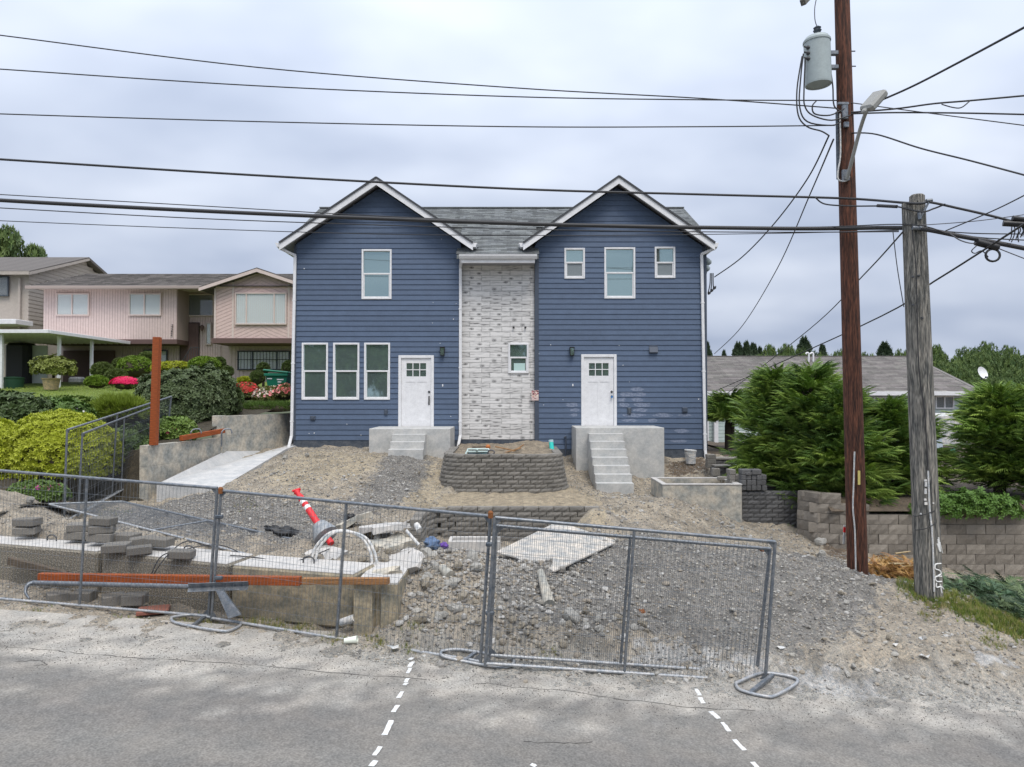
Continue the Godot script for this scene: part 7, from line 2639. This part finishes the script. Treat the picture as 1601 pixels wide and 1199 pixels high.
func conifer(label: String, base: Vector3, top_y: float, rad: float, n: int, lo := 0.25) -> void:
	var t := thing("conifer", base, label, "tree", "conifers above the tan wall")
	var h := top_y - base.y - 0.12
	var lean := Vector3(R(-0.1, 0.1), 0, R(-0.1, 0.1))
	var mb := MB.new()
	for k in 3:
		var f := Vector3(R(-0.25, 0.25), 0, R(-0.2, 0.2))
		mb.tube([base + f * 0.6 - Vector3(0, 0.2, 0), base + f + Vector3(0, h * 0.45, 0), base + f * 1.2 + lean + Vector3(0, h * R(0.8, 0.95), 0)], [0.11, 0.07, 0.02], 7)
	var xs := []
	var cs := []
	var greens := [Color(0.10, 0.18, 0.035), Color(0.15, 0.25, 0.045), Color(0.20, 0.31, 0.055), Color(0.06, 0.12, 0.03), Color(0.27, 0.37, 0.07)]
	var limbs := n / 48
	for b in limbs:
		var f := pow(rng.randf(), 0.85)
		var y := lerpf(lo, h * 0.97, f)
		var a := R(0, TAU)
		var out := Vector3(cos(a), 0, sin(a))
		var prof := (1.0 - pow(f, 2.6) * 0.88) * (0.75 + 0.25 * minf(1.0, f * 4.0))
		prof *= 1.0 + 0.6 * bumps.get_noise_3d(cos(a) * 1.5 + base.x, y * 1.3, sin(a) * 1.5)
		var reach := 0.9 * rad * prof * R(0.75, 1.12)
		var root := base + lean * f + Vector3(0, y, 0)
		mb.tube([root - Vector3(0, 0.1, 0), root + out * reach * 0.5 + Vector3(0, reach * 0.4 * lerpf(0.05, 0.7, f * f), 0), root + out * reach * 0.85 + Vector3(0, reach * 0.8 * lerpf(0.05, 0.7, f * f) - 0.1, 0)], [0.03, 0.016, 0.006], 4, false)
		var tone: Color = greens[rng.randi() % 5]
		var rise := lerpf(0.05, 0.7, f * f)
		for i in 26:
			var g := pow(rng.randf(), 0.55)
			var side := out.cross(Vector3.UP) * R(-0.5, 0.5) * reach * (0.25 + g * 0.55)
			var p := root + out * reach * g + side + Vector3(0, reach * g * rise - 0.18 * g * g + R(-0.08, 0.08), 0)
			var dir := (out + side.normalized() * R(0.0, 0.9) + Vector3(0, R(-0.2, 0.75) + rise * 0.6, 0) + Vector3(R(-0.5, 0.5), 0, R(-0.5, 0.5))).normalized()
			var x := Vector3.UP.cross(dir).normalized()
			var bs := Basis(x, dir.cross(x), dir) * Basis(Vector3.BACK, R(-0.7, 0.7))
			xs.append(Transform3D(bs.scaled(Vector3.ONE * R(0.22, 0.46)), p))
			cs.append(tone.lerp(greens[rng.randi() % 5], 0.45) * R(0.85, 1.2))
	obj("trunk", mb, M.bark, t)
	bake("crown", spray, M.leaf, t, xs, cs)

func build_plants() -> void:
	leaf_meshes()
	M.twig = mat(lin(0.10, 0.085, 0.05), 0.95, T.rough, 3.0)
	var ch0 := Color(0.27, 0.33, 0.03)
	var ch1 := Color(0.50, 0.53, 0.035)
	shrub("yellow_green_mound", "large bright yellow green mounded shrub behind the side fence panels", P(96, 716, 16.0), Vector3(1.22, 1.0, 1.0), 7600, 0.085, ch0, ch1, tuft, {"ragged": 0.05, "core": 0.93, "mess": 0.4, "group": "yellow green mounded shrubs"})
	shrub("yellow_green_mound", "smaller yellow green mounded shrub at the foot of the dark leafy bush", P(-12, 722, 15.6), Vector3(0.78, 0.9, 0.8), 3800, 0.085, ch0, ch1, tuft, {"ragged": 0.05, "core": 0.93, "mess": 0.4, "group": "yellow green mounded shrubs"})
	var dk0 := Color(0.03, 0.055, 0.018)
	var dk1 := Color(0.10, 0.15, 0.045)
	shrub("leafy_bush", "dark leafy bush on the bank behind the yellow green mounds", P(20, 655, 17.6), Vector3(0.8, 0.55, 0.6), 1700, 0.14, dk0, dk1, broad, {"ragged": 0.2})
	shrub("low_hedge", "mid green low hedge along the edge of the lawn", P(105, 637, 20.0), Vector3(1.1, 0.27, 0.6), 1900, 0.12, Color(0.06, 0.12, 0.02), Color(0.2, 0.27, 0.04), broad, {"ragged": 0.15, "cat": "hedge"})
	shrub("grassy_bush", "light green grassy bush beside the orange post", P(186, 644, 19.0), Vector3(0.68, 0.36, 0.5), 1500, 0.17, Color(0.10, 0.18, 0.02), Color(0.28, 0.33, 0.03), blade, {"ragged": 0.15, "up": 0.8})
	shrub("leafy_bush", "mid green bush with white flecks between the mound and the lawn", P(92, 652, 18.4), Vector3(0.9, 0.36, 0.5), 1500, 0.13, Color(0.05, 0.11, 0.02), Color(0.13, 0.21, 0.04), broad, {"ragged": 0.2, "flowers": 12, "fsize": 0.03, "fcols": [Color(0.7, 0.7, 0.65)]})
	shrub("leafy_bush", "dark green bush between the side fence panels and the concrete wall end", P(208, 704, 17.3), Vector3(0.5, 0.5, 0.75), 1500, 0.11, Color(0.045, 0.085, 0.02), Color(0.11, 0.17, 0.04), broad, {"ragged": 0.25})
	shrub("rhododendron", "big dark rounded evergreen bush behind the orange post", P(275, 640, 20.2), Vector3(1.15, 1.02, 0.95), 3200, 0.12, dk0, Color(0.13, 0.17, 0.07), broad, {"ragged": 0.14, "core": 0.84, "group": "dark evergreen bushes"})
	shrub("rhododendron", "dark evergreen bush leaning over the concrete wall end", P(322, 632, 20.8), Vector3(0.85, 0.98, 0.8), 2400, 0.12, dk0, Color(0.12, 0.16, 0.06), broad, {"ragged": 0.16, "core": 0.84, "group": "dark evergreen bushes"})
	shrub("leafy_bush", "bright leafy bush with pink flowers under the dark evergreen", P(272, 678, 18.0), Vector3(0.5, 0.34, 0.4), 700, 0.12, Color(0.06, 0.13, 0.02), Color(0.2, 0.28, 0.05), broad, {"ragged": 0.2, "flowers": 16, "fsize": 0.045, "fcols": [Color(0.6, 0.05, 0.16)]})
	# clipped topiary on the lawn
	var clip := {"ragged": 0.03, "core": 0.93, "mess": 0.7, "cat": "topiary", "group": "clipped topiary shrubs"}
	for q in [[212, 574, 33.0, 0.75, 0.5, 0, "tall bright clipped dome beside the garage wall"], [182, 588, 31.0, 0.43, 0.3, 1, "small dark clipped dome beside the pink flowers"], [151, 598, 30.0, 0.42, 0.27, 0, "small bright clipped ball near the potted maple"], [160, 580, 32.5, 0.45, 0.38, 1, "dull green clipped ball behind the small bright one"], [231, 562, 34.5, 0.45, 0.35, 1, "high clipped dome against the pink lower wall"], [274, 576, 29.5, 0.92, 0.26, 2, "broad flat yellow green clipped cushion"], [320, 572, 28.0, 0.58, 0.34, 0, "leafy rounded clipped shrub below the front door"], [190, 572, 33.5, 0.4, 0.36, 1, "dull clipped dome between garage and bright dome"], [384.5, 597, 25.0, 0.3, 0.14, 2, "little yellow clipped cushion before the barred window"]]:
		var o := clip.duplicate()
		var cols = [[Color(0.09, 0.17, 0.012), Color(0.2, 0.3, 0.02)], [Color(0.055, 0.09, 0.015), Color(0.12, 0.16, 0.03)], [Color(0.22, 0.28, 0.015), Color(0.42, 0.42, 0.02)]][q[5]]
		shrub("topiary_dome", q[6], P(q[0], q[1], q[2]), Vector3(q[3], q[4], q[3]), 900, 0.09, cols[0], cols[1], tuft, o)
	for q in [[343, 568, 28.5, 0.235, "dark clipped ball on a bare stem, highest of the cloud tree"], [334, 585, 28.0, 0.26, "dark clipped ball low beside the flower pot"], [412, 577, 25.5, 0.21, "dark clipped ball under the barred window"], [402, 591, 25.0, 0.24, "dull clipped ball left of the green bin"], [355, 582, 28.0, 0.24, "brownish fan shaped clipped shrub"], [452, 575, 26.5, 0.25, "bright clipped ball behind the green bin"]]:
		var o := clip.duplicate()
		o.stem = 0.9
		shrub("topiary_ball", q[4], P(q[0], q[1], q[2]), Vector3.ONE * q[3], 420, 0.07, Color(0.05, 0.085, 0.015), Color(0.10, 0.14, 0.03), tuft, o)
	# flowers
	shrub("azalea", "low azalea covered in hot pink flowers at the lawn edge", P(196, 600, 29.0), Vector3(0.56, 0.27, 0.4), 250, 0.08, Color(0.08, 0.14, 0.02), Color(0.2, 0.25, 0.03), broad, {"flowers": 900, "fsize": 0.05, "fcols": [Color(0.72, 0.01, 0.12), Color(0.65, 0.01, 0.09)], "group": "flowering bushes"})
	shrub("azalea", "red flowering azalea above the concrete wall", P(385, 613, 23.0), Vector3(0.42, 0.30, 0.35), 500, 0.09, Color(0.06, 0.10, 0.02), Color(0.16, 0.16, 0.04), broad, {"flowers": 240, "fsize": 0.055, "fcols": [Color(0.6, 0.02, 0.03), Color(0.4, 0.05, 0.03)], "group": "flowering bushes"})
	shrub("rose_bush", "rose bush with cream and pink flowers above the concrete wall", P(422, 620, 22.6), Vector3(0.55, 0.30, 0.35), 700, 0.09, Color(0.06, 0.10, 0.02), Color(0.22, 0.2, 0.04), broad, {"flowers": 90, "fsize": 0.06, "fcols": [Color(0.8, 0.6, 0.55), Color(0.75, 0.72, 0.6), Color(0.7, 0.25, 0.25)], "group": "flowering bushes"})
	shrub("rose_bush", "rose bush with coral flowers against the blue house corner", P(446, 614, 22.4), Vector3(0.3, 0.26, 0.3), 360, 0.09, Color(0.05, 0.09, 0.02), Color(0.2, 0.14, 0.04), broad, {"flowers": 70, "fsize": 0.06, "fcols": [Color(0.65, 0.13, 0.13), Color(0.75, 0.3, 0.28)], "group": "flowering bushes"})
	shrub("leafy_bush", "green leafy bush with few flowers left of the red azalea", P(362, 622, 22.0), Vector3(0.32, 0.28, 0.3), 600, 0.1, Color(0.04, 0.09, 0.02), Color(0.12, 0.2, 0.05), broad, {"flowers": 20, "fsize": 0.03, "fcols": [Color(0.7, 0.68, 0.6)]})
	shrub("grassy_bush", "grassy green border plants along the top of the concrete wall", P(425, 638, 22.0), Vector3(0.95, 0.14, 0.3), 600, 0.13, Color(0.05, 0.11, 0.02), Color(0.15, 0.24, 0.04), blade, {"up": 1.0})
	shrub("geranium", "low plant with magenta flowers behind the fence on the bank foot", P(58, 772, 14.6), Vector3(0.6, 0.24, 0.3), 420, 0.1, Color(0.05, 0.10, 0.02), Color(0.14, 0.22, 0.04), broad, {"flowers": 14, "fsize": 0.05, "fcols": [Color(0.6, 0.08, 0.35), Color(0.55, 0.05, 0.28)], "group": "flowering bushes"})
	# potted maple
	var p := P(80, 609, 28.5)
	var pot := thing("flower_pot", p, "large tan flower pot on the lawn edge", "flower pot")
	var mb := MB.new()
	mb.lathe(Transform3D(Basis(), p), [[0.0, 0.0], [0.25, 0.0], [0.31, 0.4], [0.34, 0.41], [0.34, 0.46], [0.28, 0.46], [0.27, 0.4], [0.0, 0.4]], 20)
	obj("pot", mb, M.tan, pot)
	shrub("potted_maple", "small lacy green maple growing in the tan flower pot", P(84, 577, 28.5), Vector3(0.68, 0.40, 0.5), 900, 0.13, Color(0.08, 0.13, 0.02), Color(0.26, 0.27, 0.05), broad, {"ragged": 0.3, "core": 0.5, "stem": 0.25, "cat": "tree"})
	# conifers over the tan wall
	conifer("conifer with a pointed top nearest the blue house steps", Vector3(P(1212, 770, 18.4).x, 1.1, -18.4), P(1212, 574, 18.4).y, 1.05, 5600)
	conifer("tall full conifer left of the brown pole", Vector3(P(1268, 780, 17.6).x, 1.0, -17.6), P(1274, 568, 17.6).y, 1.15, 6500, 0.0)
	conifer("conifer directly behind the brown pole", Vector3(P(1322, 790, 17.0).x, 1.0, -17.0), P(1322, 606, 17.0).y, 1.0, 5200, 0.0)
	conifer("conifer between the brown and grey poles", Vector3(P(1388, 790, 17.3).x, 1.0, -17.3), P(1385, 622, 17.3).y, 0.8, 3900, 0.35)
	conifer("thin conifer behind the grey pole with gaps", Vector3(P(1448, 790, 17.8).x, 1.0, -17.8), P(1436, 655, 17.8).y, 0.55, 1500, 0.4)
	conifer("broad conifer right of the grey pole", Vector3(P(1566, 790, 17.2).x, 1.0, -17.2), P(1566, 600, 17.2).y, 1.0, 5600, 0.45)
	conifer("conifer beyond the broad one right of the grey pole", Vector3(P(1618, 790, 17.0).x, 1.0, -17.0), P(1600, 594, 17.0).y, 1.15, 5000, 0.4)
	conifer("small bushy conifer over the side path beside the blue house", Vector3(P(1140, 700, 23.5).x, 1.75, -23.5), P(1138, 614, 23.5).y, 0.85, 2600, 1.0)
	shrub("ivy", "green ivy spilling over the tan wall right of the grey pole", P(1515, 795, 15.8), Vector3(0.95, 0.3, 0.3), 1300, 0.09, Color(0.04, 0.10, 0.015), Color(0.13, 0.24, 0.03), broad, {"ragged": 0.4, "core": 0.6, "cat": "ivy"})
	shrub("leafy_bush", "small green bush at the foot of the conifers by the steps", P(1196, 735, 19.3), Vector3(0.3, 0.4, 0.3), 420, 0.1, Color(0.06, 0.14, 0.02), Color(0.2, 0.3, 0.05), broad, {"ragged": 0.3, "core": 0.6})
	# dry and fresh cut branches
	heap("dry_branches", "dry orange brown conifer branches between the two poles", P(1395, 878, 13.6), Vector3(0.5, 0.34, 0.4), 420, [Color(0.42, 0.23, 0.06), Color(0.55, 0.33, 0.11), Color(0.3, 0.15, 0.05)], 0.24)
	heap("cut_branches", "heap of fresh cut dark green conifer branches below the tan wall", P(1555, 928, 12.6), Vector3(1.35, 0.42, 1.2), 2600, [Color(0.05, 0.10, 0.045), Color(0.08, 0.14, 0.06), Color(0.04, 0.07, 0.035), Color(0.12, 0.17, 0.07)], 0.34)
	grasses()

func heap(called: String, label: String, c: Vector3, r: Vector3, n: int, cols: Array, size: float) -> void:
	var t := thing(called, c - Vector3(0, r.y, 0), label, "branches")
	var xs := []
	var cs := []
	for i in n:
		var d := Vector3(rng.randfn(), absf(rng.randfn()) * 0.7, rng.randfn()).normalized() * pow(rng.randf(), 0.4)
		var p := c + d * r - Vector3(0, r.y * 0.6, 0)
		var dir := Vector3(R(-0.4, 1), R(-0.35, 0.25), R(-0.8, 0.8)).normalized()
		var x := Vector3.UP.cross(dir).normalized()
		xs.append(Transform3D((Basis(x, dir.cross(x), dir) * Basis(Vector3.BACK, R(-0.8, 0.8))).scaled(Vector3(0.55, 0.8, 1.3) * size * R(0.6, 1.2)), p))
		cs.append(cols[rng.randi() % cols.size()] * R(0.8, 1.2))
	bake("foliage", spray, M.leaf, t, xs, cs)
	for i in 6:
		var a := c + Vector3(R(-0.8, 0.6), R(-0.3, 0.5), R(0.0, 1.0)) * r
		var mb := MB.new()
		mb.tube([a, a + Vector3(R(0.2, 0.5), R(-0.1, 0.1), R(-0.2, 0.2))], [0.018, 0.01], 6)
		obj("stick", mb, M.tan, t)

func grasses() -> void:
	var xs := []
	var cs := []
	for i in 9000:
		var z := R(-31.5, -22.6)
		var x := wall_x(z) - 0.4 - R(0, 16)
		var s := R(0.04, 0.075)
		xs.append(Transform3D(Basis(Vector3.UP, R(0, TAU)).scaled(Vector3(s * 1.3, s, s * 1.3)), Vector3(x, yard_y(x, z) + 0.02, z)))
		cs.append(Color(0.19, 0.28, 0.035).lerp(Color(0.32, 0.38, 0.08), rng.randf()))
	tag(many("lawn_grass", blade, M.leaf, self, xs, cs), "short mown grass on the neighbour's lawn", "grass", "", "stuff")
	xs = []
	cs = []
	for i in 3400:
		var q := [R(1402, 1650), 0.0]
		q[1] = 905.0 + (q[0] - 1402.0) * 0.41 + rng.randfn(0.0, 9.0)
		var p := G(q[0], q[1])
		var s := R(0.04, 0.10)
		xs.append(Transform3D(Basis(Vector3.UP, R(0, TAU)).scaled(Vector3(s, s, s)), Vector3(p.x, lot_height(p.x, p.z), p.z)))
		cs.append([Color(0.12, 0.19, 0.02), Color(0.24, 0.27, 0.04), Color(0.36, 0.31, 0.13), Color(0.08, 0.13, 0.02)][rng.randi() % 4])
	for i in 700:
		var p := G(rng.randfn(1300, 22), rng.randfn(826, 6))
		var s := R(0.05, 0.1)
		xs.append(Transform3D(Basis(Vector3.UP, R(0, TAU)).scaled(Vector3(s, s, s)), Vector3(p.x, lot_height(p.x, p.z), p.z)))
		cs.append([Color(0.10, 0.19, 0.02), Color(0.16, 0.25, 0.03)][rng.randi() % 2])
	tag(many("verge_grass", blade, M.leaf, self, xs, cs), "rough grass and moss along the edge below the grey pole", "grass", "", "stuff")
	xs = []
	cs = []
	for q in [[205, 968, 5], [300, 972, 9], [325, 975, 8], [430, 978, 24], [470, 985, 22], [395, 975, 14], [520, 1000, 12], [590, 1003, 10], [178, 800, 8], [385, 790, 5], [640, 1010, 6], [860, 1022, 6], [1480, 950, 12], [1545, 1000, 10], [1560, 1010, 8], [1450, 962, 8], [645, 985, 6], [60, 952, 3]]:
		for i in q[2] * 5:
			var p := G(q[0] + rng.randfn(0, 12), q[1] + rng.randfn(0, 4))
			var s := R(0.03, 0.075)
			xs.append(Transform3D(Basis(Vector3.UP, R(0, TAU)).scaled(Vector3(s, s, s)), Vector3(p.x, lot_height(p.x, p.z), p.z)))
			cs.append([Color(0.14, 0.18, 0.03), Color(0.22, 0.22, 0.05), Color(0.30, 0.26, 0.12)][rng.randi() % 3])
	tag(many("weeds", blade, M.leaf, self, xs, cs), "sparse weeds along the fence and on the dirt", "weeds", "", "stuff")

# ---------------------------------------------------------------- far trees
var crowns := {}

# crowns are made once for each kind, one metre tall, and set at the size wanted
func crown_mesh(kind: int) -> Array:
	if crowns.has(kind): return crowns[kind]
	var holder := Node3D.new()
	add_child(holder)
	var xs := []
	var cs := []
	if kind < 10:
		for i in 900:
			var f := pow(rng.randf(), 0.8)
			var a := R(0, TAU)
			var r := (1.0 - f) * R(0.3, 1.0) * (0.6 + 0.4 * absf(sin(f * 23.0 + kind)))
			var out := Vector3(cos(a), 0, sin(a))
			xs.append(Transform3D(aim(out + Vector3(0, R(-0.4, 0.2), 0), R(0, 6), R(0.05, 0.11)), out * r + Vector3(0, 0.1 + 0.9 * f, 0)))
			cs.append(Color(0.035, 0.06, 0.033).lerp(Color(0.07, 0.105, 0.05), rng.randf()))
	else:
		var lobes := []
		for k in 13:
			lobes.append([Vector3(R(-0.62, 0.62), R(0.36, 0.86), R(-0.6, 0.6)), R(0.22, 0.42)])
		for i in 2600:
			var lb = lobes[rng.randi() % 13]
			var d := Vector3(rng.randfn(), rng.randfn(), rng.randfn()).normalized()
			xs.append(Transform3D(aim(d + Vector3(0, 0.5, 0), R(0, 6), R(0.05, 0.10)), lb[0] + d * lb[1] * R(0.55, 1.08) * Vector3(1, 0.42, 1)))
			cs.append(Color(0.06, 0.11, 0.03).lerp(Color(0.15, 0.21, 0.055), rng.randf()))
	var made := bake("crown", tuft, M.leaf, holder, xs, cs).mesh
	holder.free()
	var mb := MB.new()
	mb.tube([Vector3(0, -0.05, 0), Vector3(0.02, 0.4, 0), Vector3(0, 0.8, 0)], [0.05, 0.03, 0.01], 7)
	for k in 4:
		mb.tube([Vector3(0.01, 0.3 + 0.08 * k, 0), Vector3(R(-0.4, 0.4), 0.6, R(-0.4, 0.4))], [0.02, 0.006], 5)
	crowns[kind] = [made, mb.mesh()]
	return crowns[kind]

func far_tree(at: Vector3, h: float, w: float, kind: int, label: String, group: String) -> Node3D:
	var t := thing("distant_tree", at, label, "tree", group)
	var pick := (rng.randi() % 2) + (10 if kind else 0)
	var m := crown_mesh(pick)
	var x := Transform3D(Basis(Vector3.UP, R(0, TAU)).scaled(Vector3(w, h, w)), at)
	inst("trunk", m[1], M.bark, t, x)
	inst("crown", m[0], M.leaf, t, x)
	return t

func build_far() -> void:
	far_tree(Vector3(P(5, 400, 54).x, 8.0, -54), P(20, 350, 54).y - 8.0, 3.2, 1, "leafy tree rising above the beige house roof", "")
	# skyline behind the grey roof
	for q in [[1104, 538, 90, 0, 4.5], [1132, 551, 100, 0, 3.0], [1154, 539, 95, 0, 5.0], [1167, 538, 95, 0, 4.5], [1178, 541, 97, 0, 5.0], [1188, 546, 97, 0, 3.5], [1216, 531, 80, 1, 2.8], [1226, 538, 82, 1, 2.4], [1245, 538, 85, 1, 2.6], [1257, 531, 90, 0, 5.5], [1270, 541, 90, 1, 2.4], [1286, 543, 90, 0, 4.0], [1306, 544, 85, 1, 2.6], [1348, 543, 85, 1, 2.8], [1383, 539, 90, 0, 6.0], [1411, 546, 85, 1, 2.4], [1366, 546, 92, 1, 2.6]]:
		var top := P(q[0], q[1], q[2])
		far_tree(Vector3(top.x, 0.5, top.z), top.y - 0.5, q[4], q[3], "tree on the skyline behind the grey roof, %s" % ("dark and pointed" if q[3] == 0 else "rounded and green"), "skyline trees behind the grey roof")
	for q in [[1452, 560, 62, 2.6], [1475, 556, 66, 3.0], [1500, 550, 70, 3.2], [1460, 532, 105, 3.2], [1520, 535, 95, 3.8], [1535, 543, 80, 3.4], [1555, 541, 98, 3.8], [1580, 550, 76, 3.2], [1600, 554, 70, 3.2], [1625, 550, 80, 3.6], [1560, 562, 60, 2.8], [1595, 575, 55, 2.6], [1520, 572, 58, 2.6], [1545, 583, 52, 2.2], [1625, 580, 56, 2.6], [1480, 575, 56, 2.2], [1575, 590, 48, 2.2], [1610, 596, 46, 2.2]]:
		var top := P(q[0], q[1], q[2])
		far_tree(Vector3(top.x, 0.5, top.z), top.y - 0.5, q[3], 1, "rounded green tree on the wooded slope beyond the grey roof", "trees on the wooded slope")
	# a wooded rise beyond
	var hill := sheet(40, 110, -150, -75, 5.0, func(x, z): return -1.0 + 8.5 * exp(-pow((x - 75.0) / 26.0, 2.0) - pow((z + 112.0) / 22.0, 2.0)), func(_x, _z): return Color(0.05, 0.08, 0.025))
	structure("hill", hill, M.ground, "low green hill beyond the wooded slope")
	# unseen trees added across the road to darken what the lower windows mirror
	for q in [[-24, 25, 11], [-19, 22, 10], [-14.5, 24, 10.5], [-10, 22, 10], [-6, 25, 10.5], [-1.5, 22, 10], [3, 25, 10.5], [7.5, 23, 10], [12, 24, 11]]:
		far_tree(Vector3(q[0], road_y(q[0]) - 1.4, q[1]), q[2], 4.2, 1, "unseen leafy tree added across the road to darken the window reflections", "unseen trees added across the road")

# ---------------------------------------------------------------- odds and ends
func build_small() -> void:
	# green wheeled bin
	var c := P(437, 607, 24.0)
	var t := thing("green_bin", c, "green wheeled rubbish bin beside the pink house", "bin")
	var mb := MB.new()
	var ring := func(s, y, dz):
		return [c + Vector3(-0.36 * s, y, 0.34 * s + dz), c + Vector3(0.36 * s, y, 0.34 * s + dz), c + Vector3(0.36 * s, y, -0.34 * s + dz), c + Vector3(-0.36 * s, y, -0.34 * s + dz)]
	var lo: Array = ring.call(0.72, -0.3, 0.0)
	var hi: Array = ring.call(1.0, 0.5, 0.0)
	for i in 4:
		var j := (i + 1) % 4
		mb.quad(lo[i], lo[j], hi[j], hi[i], (lo[i] + lo[j]) * 0.5 - c)
	mb.bx(c + Vector3(-0.4, 0.40, -0.38), c + Vector3(0.4, 0.5, 0.39), 0.02)
	obj("body", mb, M.green, t)
	mb = MB.new()
	mb.box(Transform3D(Basis(Vector3.BACK, -0.1), c + Vector3(0, 0.56, 0)), Vector3(0.86, 0.07, 0.84), 0.03)
	obj("lid", mb, M.green, t)
	mb = MB.new()
	mb.bx(c + Vector3(0.02, 0.27, 0.315), c + Vector3(0.24, 0.31, 0.33))
	mb.bx(c + Vector3(0.04, 0.19, 0.30), c + Vector3(0.16, 0.23, 0.316))
	mb.bx(c + Vector3(0.04, 0.11, 0.29), c + Vector3(0.16, 0.14, 0.303))
	mb.bx(c + Vector3(-0.3, 0.3, 0.32), c + Vector3(-0.14, 0.335, 0.335))
	obj("stencil_mark", mb, M.white, t)
	# flower pot by the cloud tree
	mb = MB.new()
	mb.lathe(Transform3D(Basis(), P(358, 605, 26.0)), [[0.0, 0.0], [0.12, 0.0], [0.17, 0.28], [0.19, 0.3], [0.15, 0.3], [0.0, 0.26]], 14)
	solo("small_pot", mb, M.whitedirty, "small pale pot beside the cloud tree", "flower pot")
	# bucket
	var b := P(1080, 725, 20.9)
	t = thing("bucket", b, "white plastic bucket with a loose lid against the blue house", "bucket")
	mb = MB.new()
	mb.lathe(Transform3D(Basis(Vector3.BACK, 0.04), b), [[0.0, 0.0], [0.135, 0.0], [0.14, 0.015], [0.158, 0.30], [0.168, 0.305], [0.168, 0.325], [0.16, 0.33], [0.165, 0.37]], 22)
	obj("pail", mb, M.pvc, t)
	mb = MB.new()
	mb.lathe(Transform3D(Basis(Vector3.BACK, -0.06), b + Vector3(-0.01, 0.37, 0)), [[0.0, 0.015], [0.15, 0.0], [0.178, 0.0], [0.18, 0.035], [0.165, 0.045], [0.0, 0.04]], 22)
	obj("lid", mb, M.pvc, t)
	mb = MB.new()
	mb.tube(spline([b + Vector3(-0.165, 0.3, 0.03), b + Vector3(-0.08, 0.2, 0.17), b + Vector3(0.08, 0.17, 0.17), b + Vector3(0.165, 0.28, 0.03)], 5), 0.005, 5)
	obj("handle", mb, M.galvdark, t)
	# teal pipe stub, drain grate frame, ball and wood on the upper terrace
	mb = MB.new()
	mb.tube([P(863.5, 709, 18.6), P(861.5, 690, 18.7)], 0.058, 14)
	var tp := thing("drain_pipe", P(863, 709, 18.6), "teal green plastic drain pipe standing behind the curved wall", "pipe")
	obj("pipe", mb, M.teal, tp)
	mb = MB.new()
	mb.tube([P(861.6, 691, 18.7), P(861.3, 687.5, 18.7)], 0.064, 14)
	obj("cap", mb, mat(lin(0.45, 0.62, 0.66), 0.5), tp)
	var g := thing("plastic_crate_frame", P(740, 710, 17.4), "pale green plastic frame lying on top of the curved wall", "frame")
	mb = MB.new()
	for q in [[728, 710, 732, 702], [732, 702, 764, 702], [764, 702, 763, 711], [728, 711, 763, 711], [746, 702, 745, 711], [730, 706, 764, 706]]:
		mb.tube([P(q[0], q[1], 17.3), P(q[2], q[3], 17.45)], 0.022, 6)
	obj("bars", mb, mat(lin(0.5, 0.62, 0.6), 0.5), g)
	mb = MB.new()
	mb.prism([P(730, 711, 17.32), P(763, 711, 17.32), P(763, 704, 17.5), P(733, 704, 17.5)], Vector3(0, -0.02, -0.02))
	obj("panel", mb, mat(lin(0.02, 0.05, 0.06), 0.5), g)
	mb = MB.new()
	mb.lathe(Transform3D(Basis(), P(763, 702, 18.6)), [[0.0, 0.0], [0.05, 0.01], [0.065, 0.05], [0.06, 0.09], [0.03, 0.115], [0.0, 0.12]], 12)
	solo("clay_float", mb, mat(lin(0.45, 0.16, 0.05), 0.8), "small orange brown ball shaped plug by the plastic frame", "plug")
	for q in [[774, 698, 803, 704, 18.4, "long pale"], [788, 708, 815, 700, 18.0, "thin"], [800, 707, 819, 695, 18.3, "leaning"], [738, 699, 765, 698, 18.9, "dark flat"]]:
		mb = MB.new()
		mb.bar(P(q[0], q[1], q[4]), P(q[2], q[3], q[4]), 0.09, 0.03, 0.004)
		solo("scrap_board", mb, M.lumber if q[5] != "dark flat" else M.oldwood, "%s scrap board on the soil behind the curved wall" % q[5], "board", "scrap boards behind the curved wall")
	var ring2 := []
	for i in 15:
		ring2.append(P(768 + cos(TAU * i / 14.0) * 5.0, 707 + sin(TAU * i / 14.0) * 3.5, 17.3))
	mb = MB.new()
	mb.tube(ring2, 0.02, 6)
	solo("hose_coil", mb, M.cablegrey, "small grey hose coil beside the plastic frame", "hose")
	# clamps on the orange rail, marker stake
	for x in [301.0, 349.0]:
		var p := P(x, 685, 17.8)
		mb = MB.new()
		mb.bar(p + Vector3(0, -0.2, 0.1), p + Vector3(0, 0.15, 0.1), 0.03, 0.03)
		mb.tube(spline([p + Vector3(0, 0.15, 0.1), p + Vector3(0.05, 0.22, 0.05), p + Vector3(0.18, 0.22, 0.0), p + Vector3(0.22, 0.12, 0.0)], 4), 0.018, 7)
		solo("rail_clamp", mb, M.galv, "steel clamp hooked over the short orange timber", "clamp", "clamps on the short orange timber")
	mb = MB.new()
	mb.bar(P(1319, 850, 13.2), P(1320.5, 821, 13.2), 0.03, 0.03)
	var st := thing("marker_stake", P(1319, 850, 13.2), "small white and red marker stake left of the brown pole", "stake")
	obj("stake", mb, M.pvc, st)
	mb = MB.new()
	mb.bar(P(1320, 832, 13.19), P(1320.5, 824, 13.19), 0.034, 0.034)
	obj("red_band", mb, M.red, st)
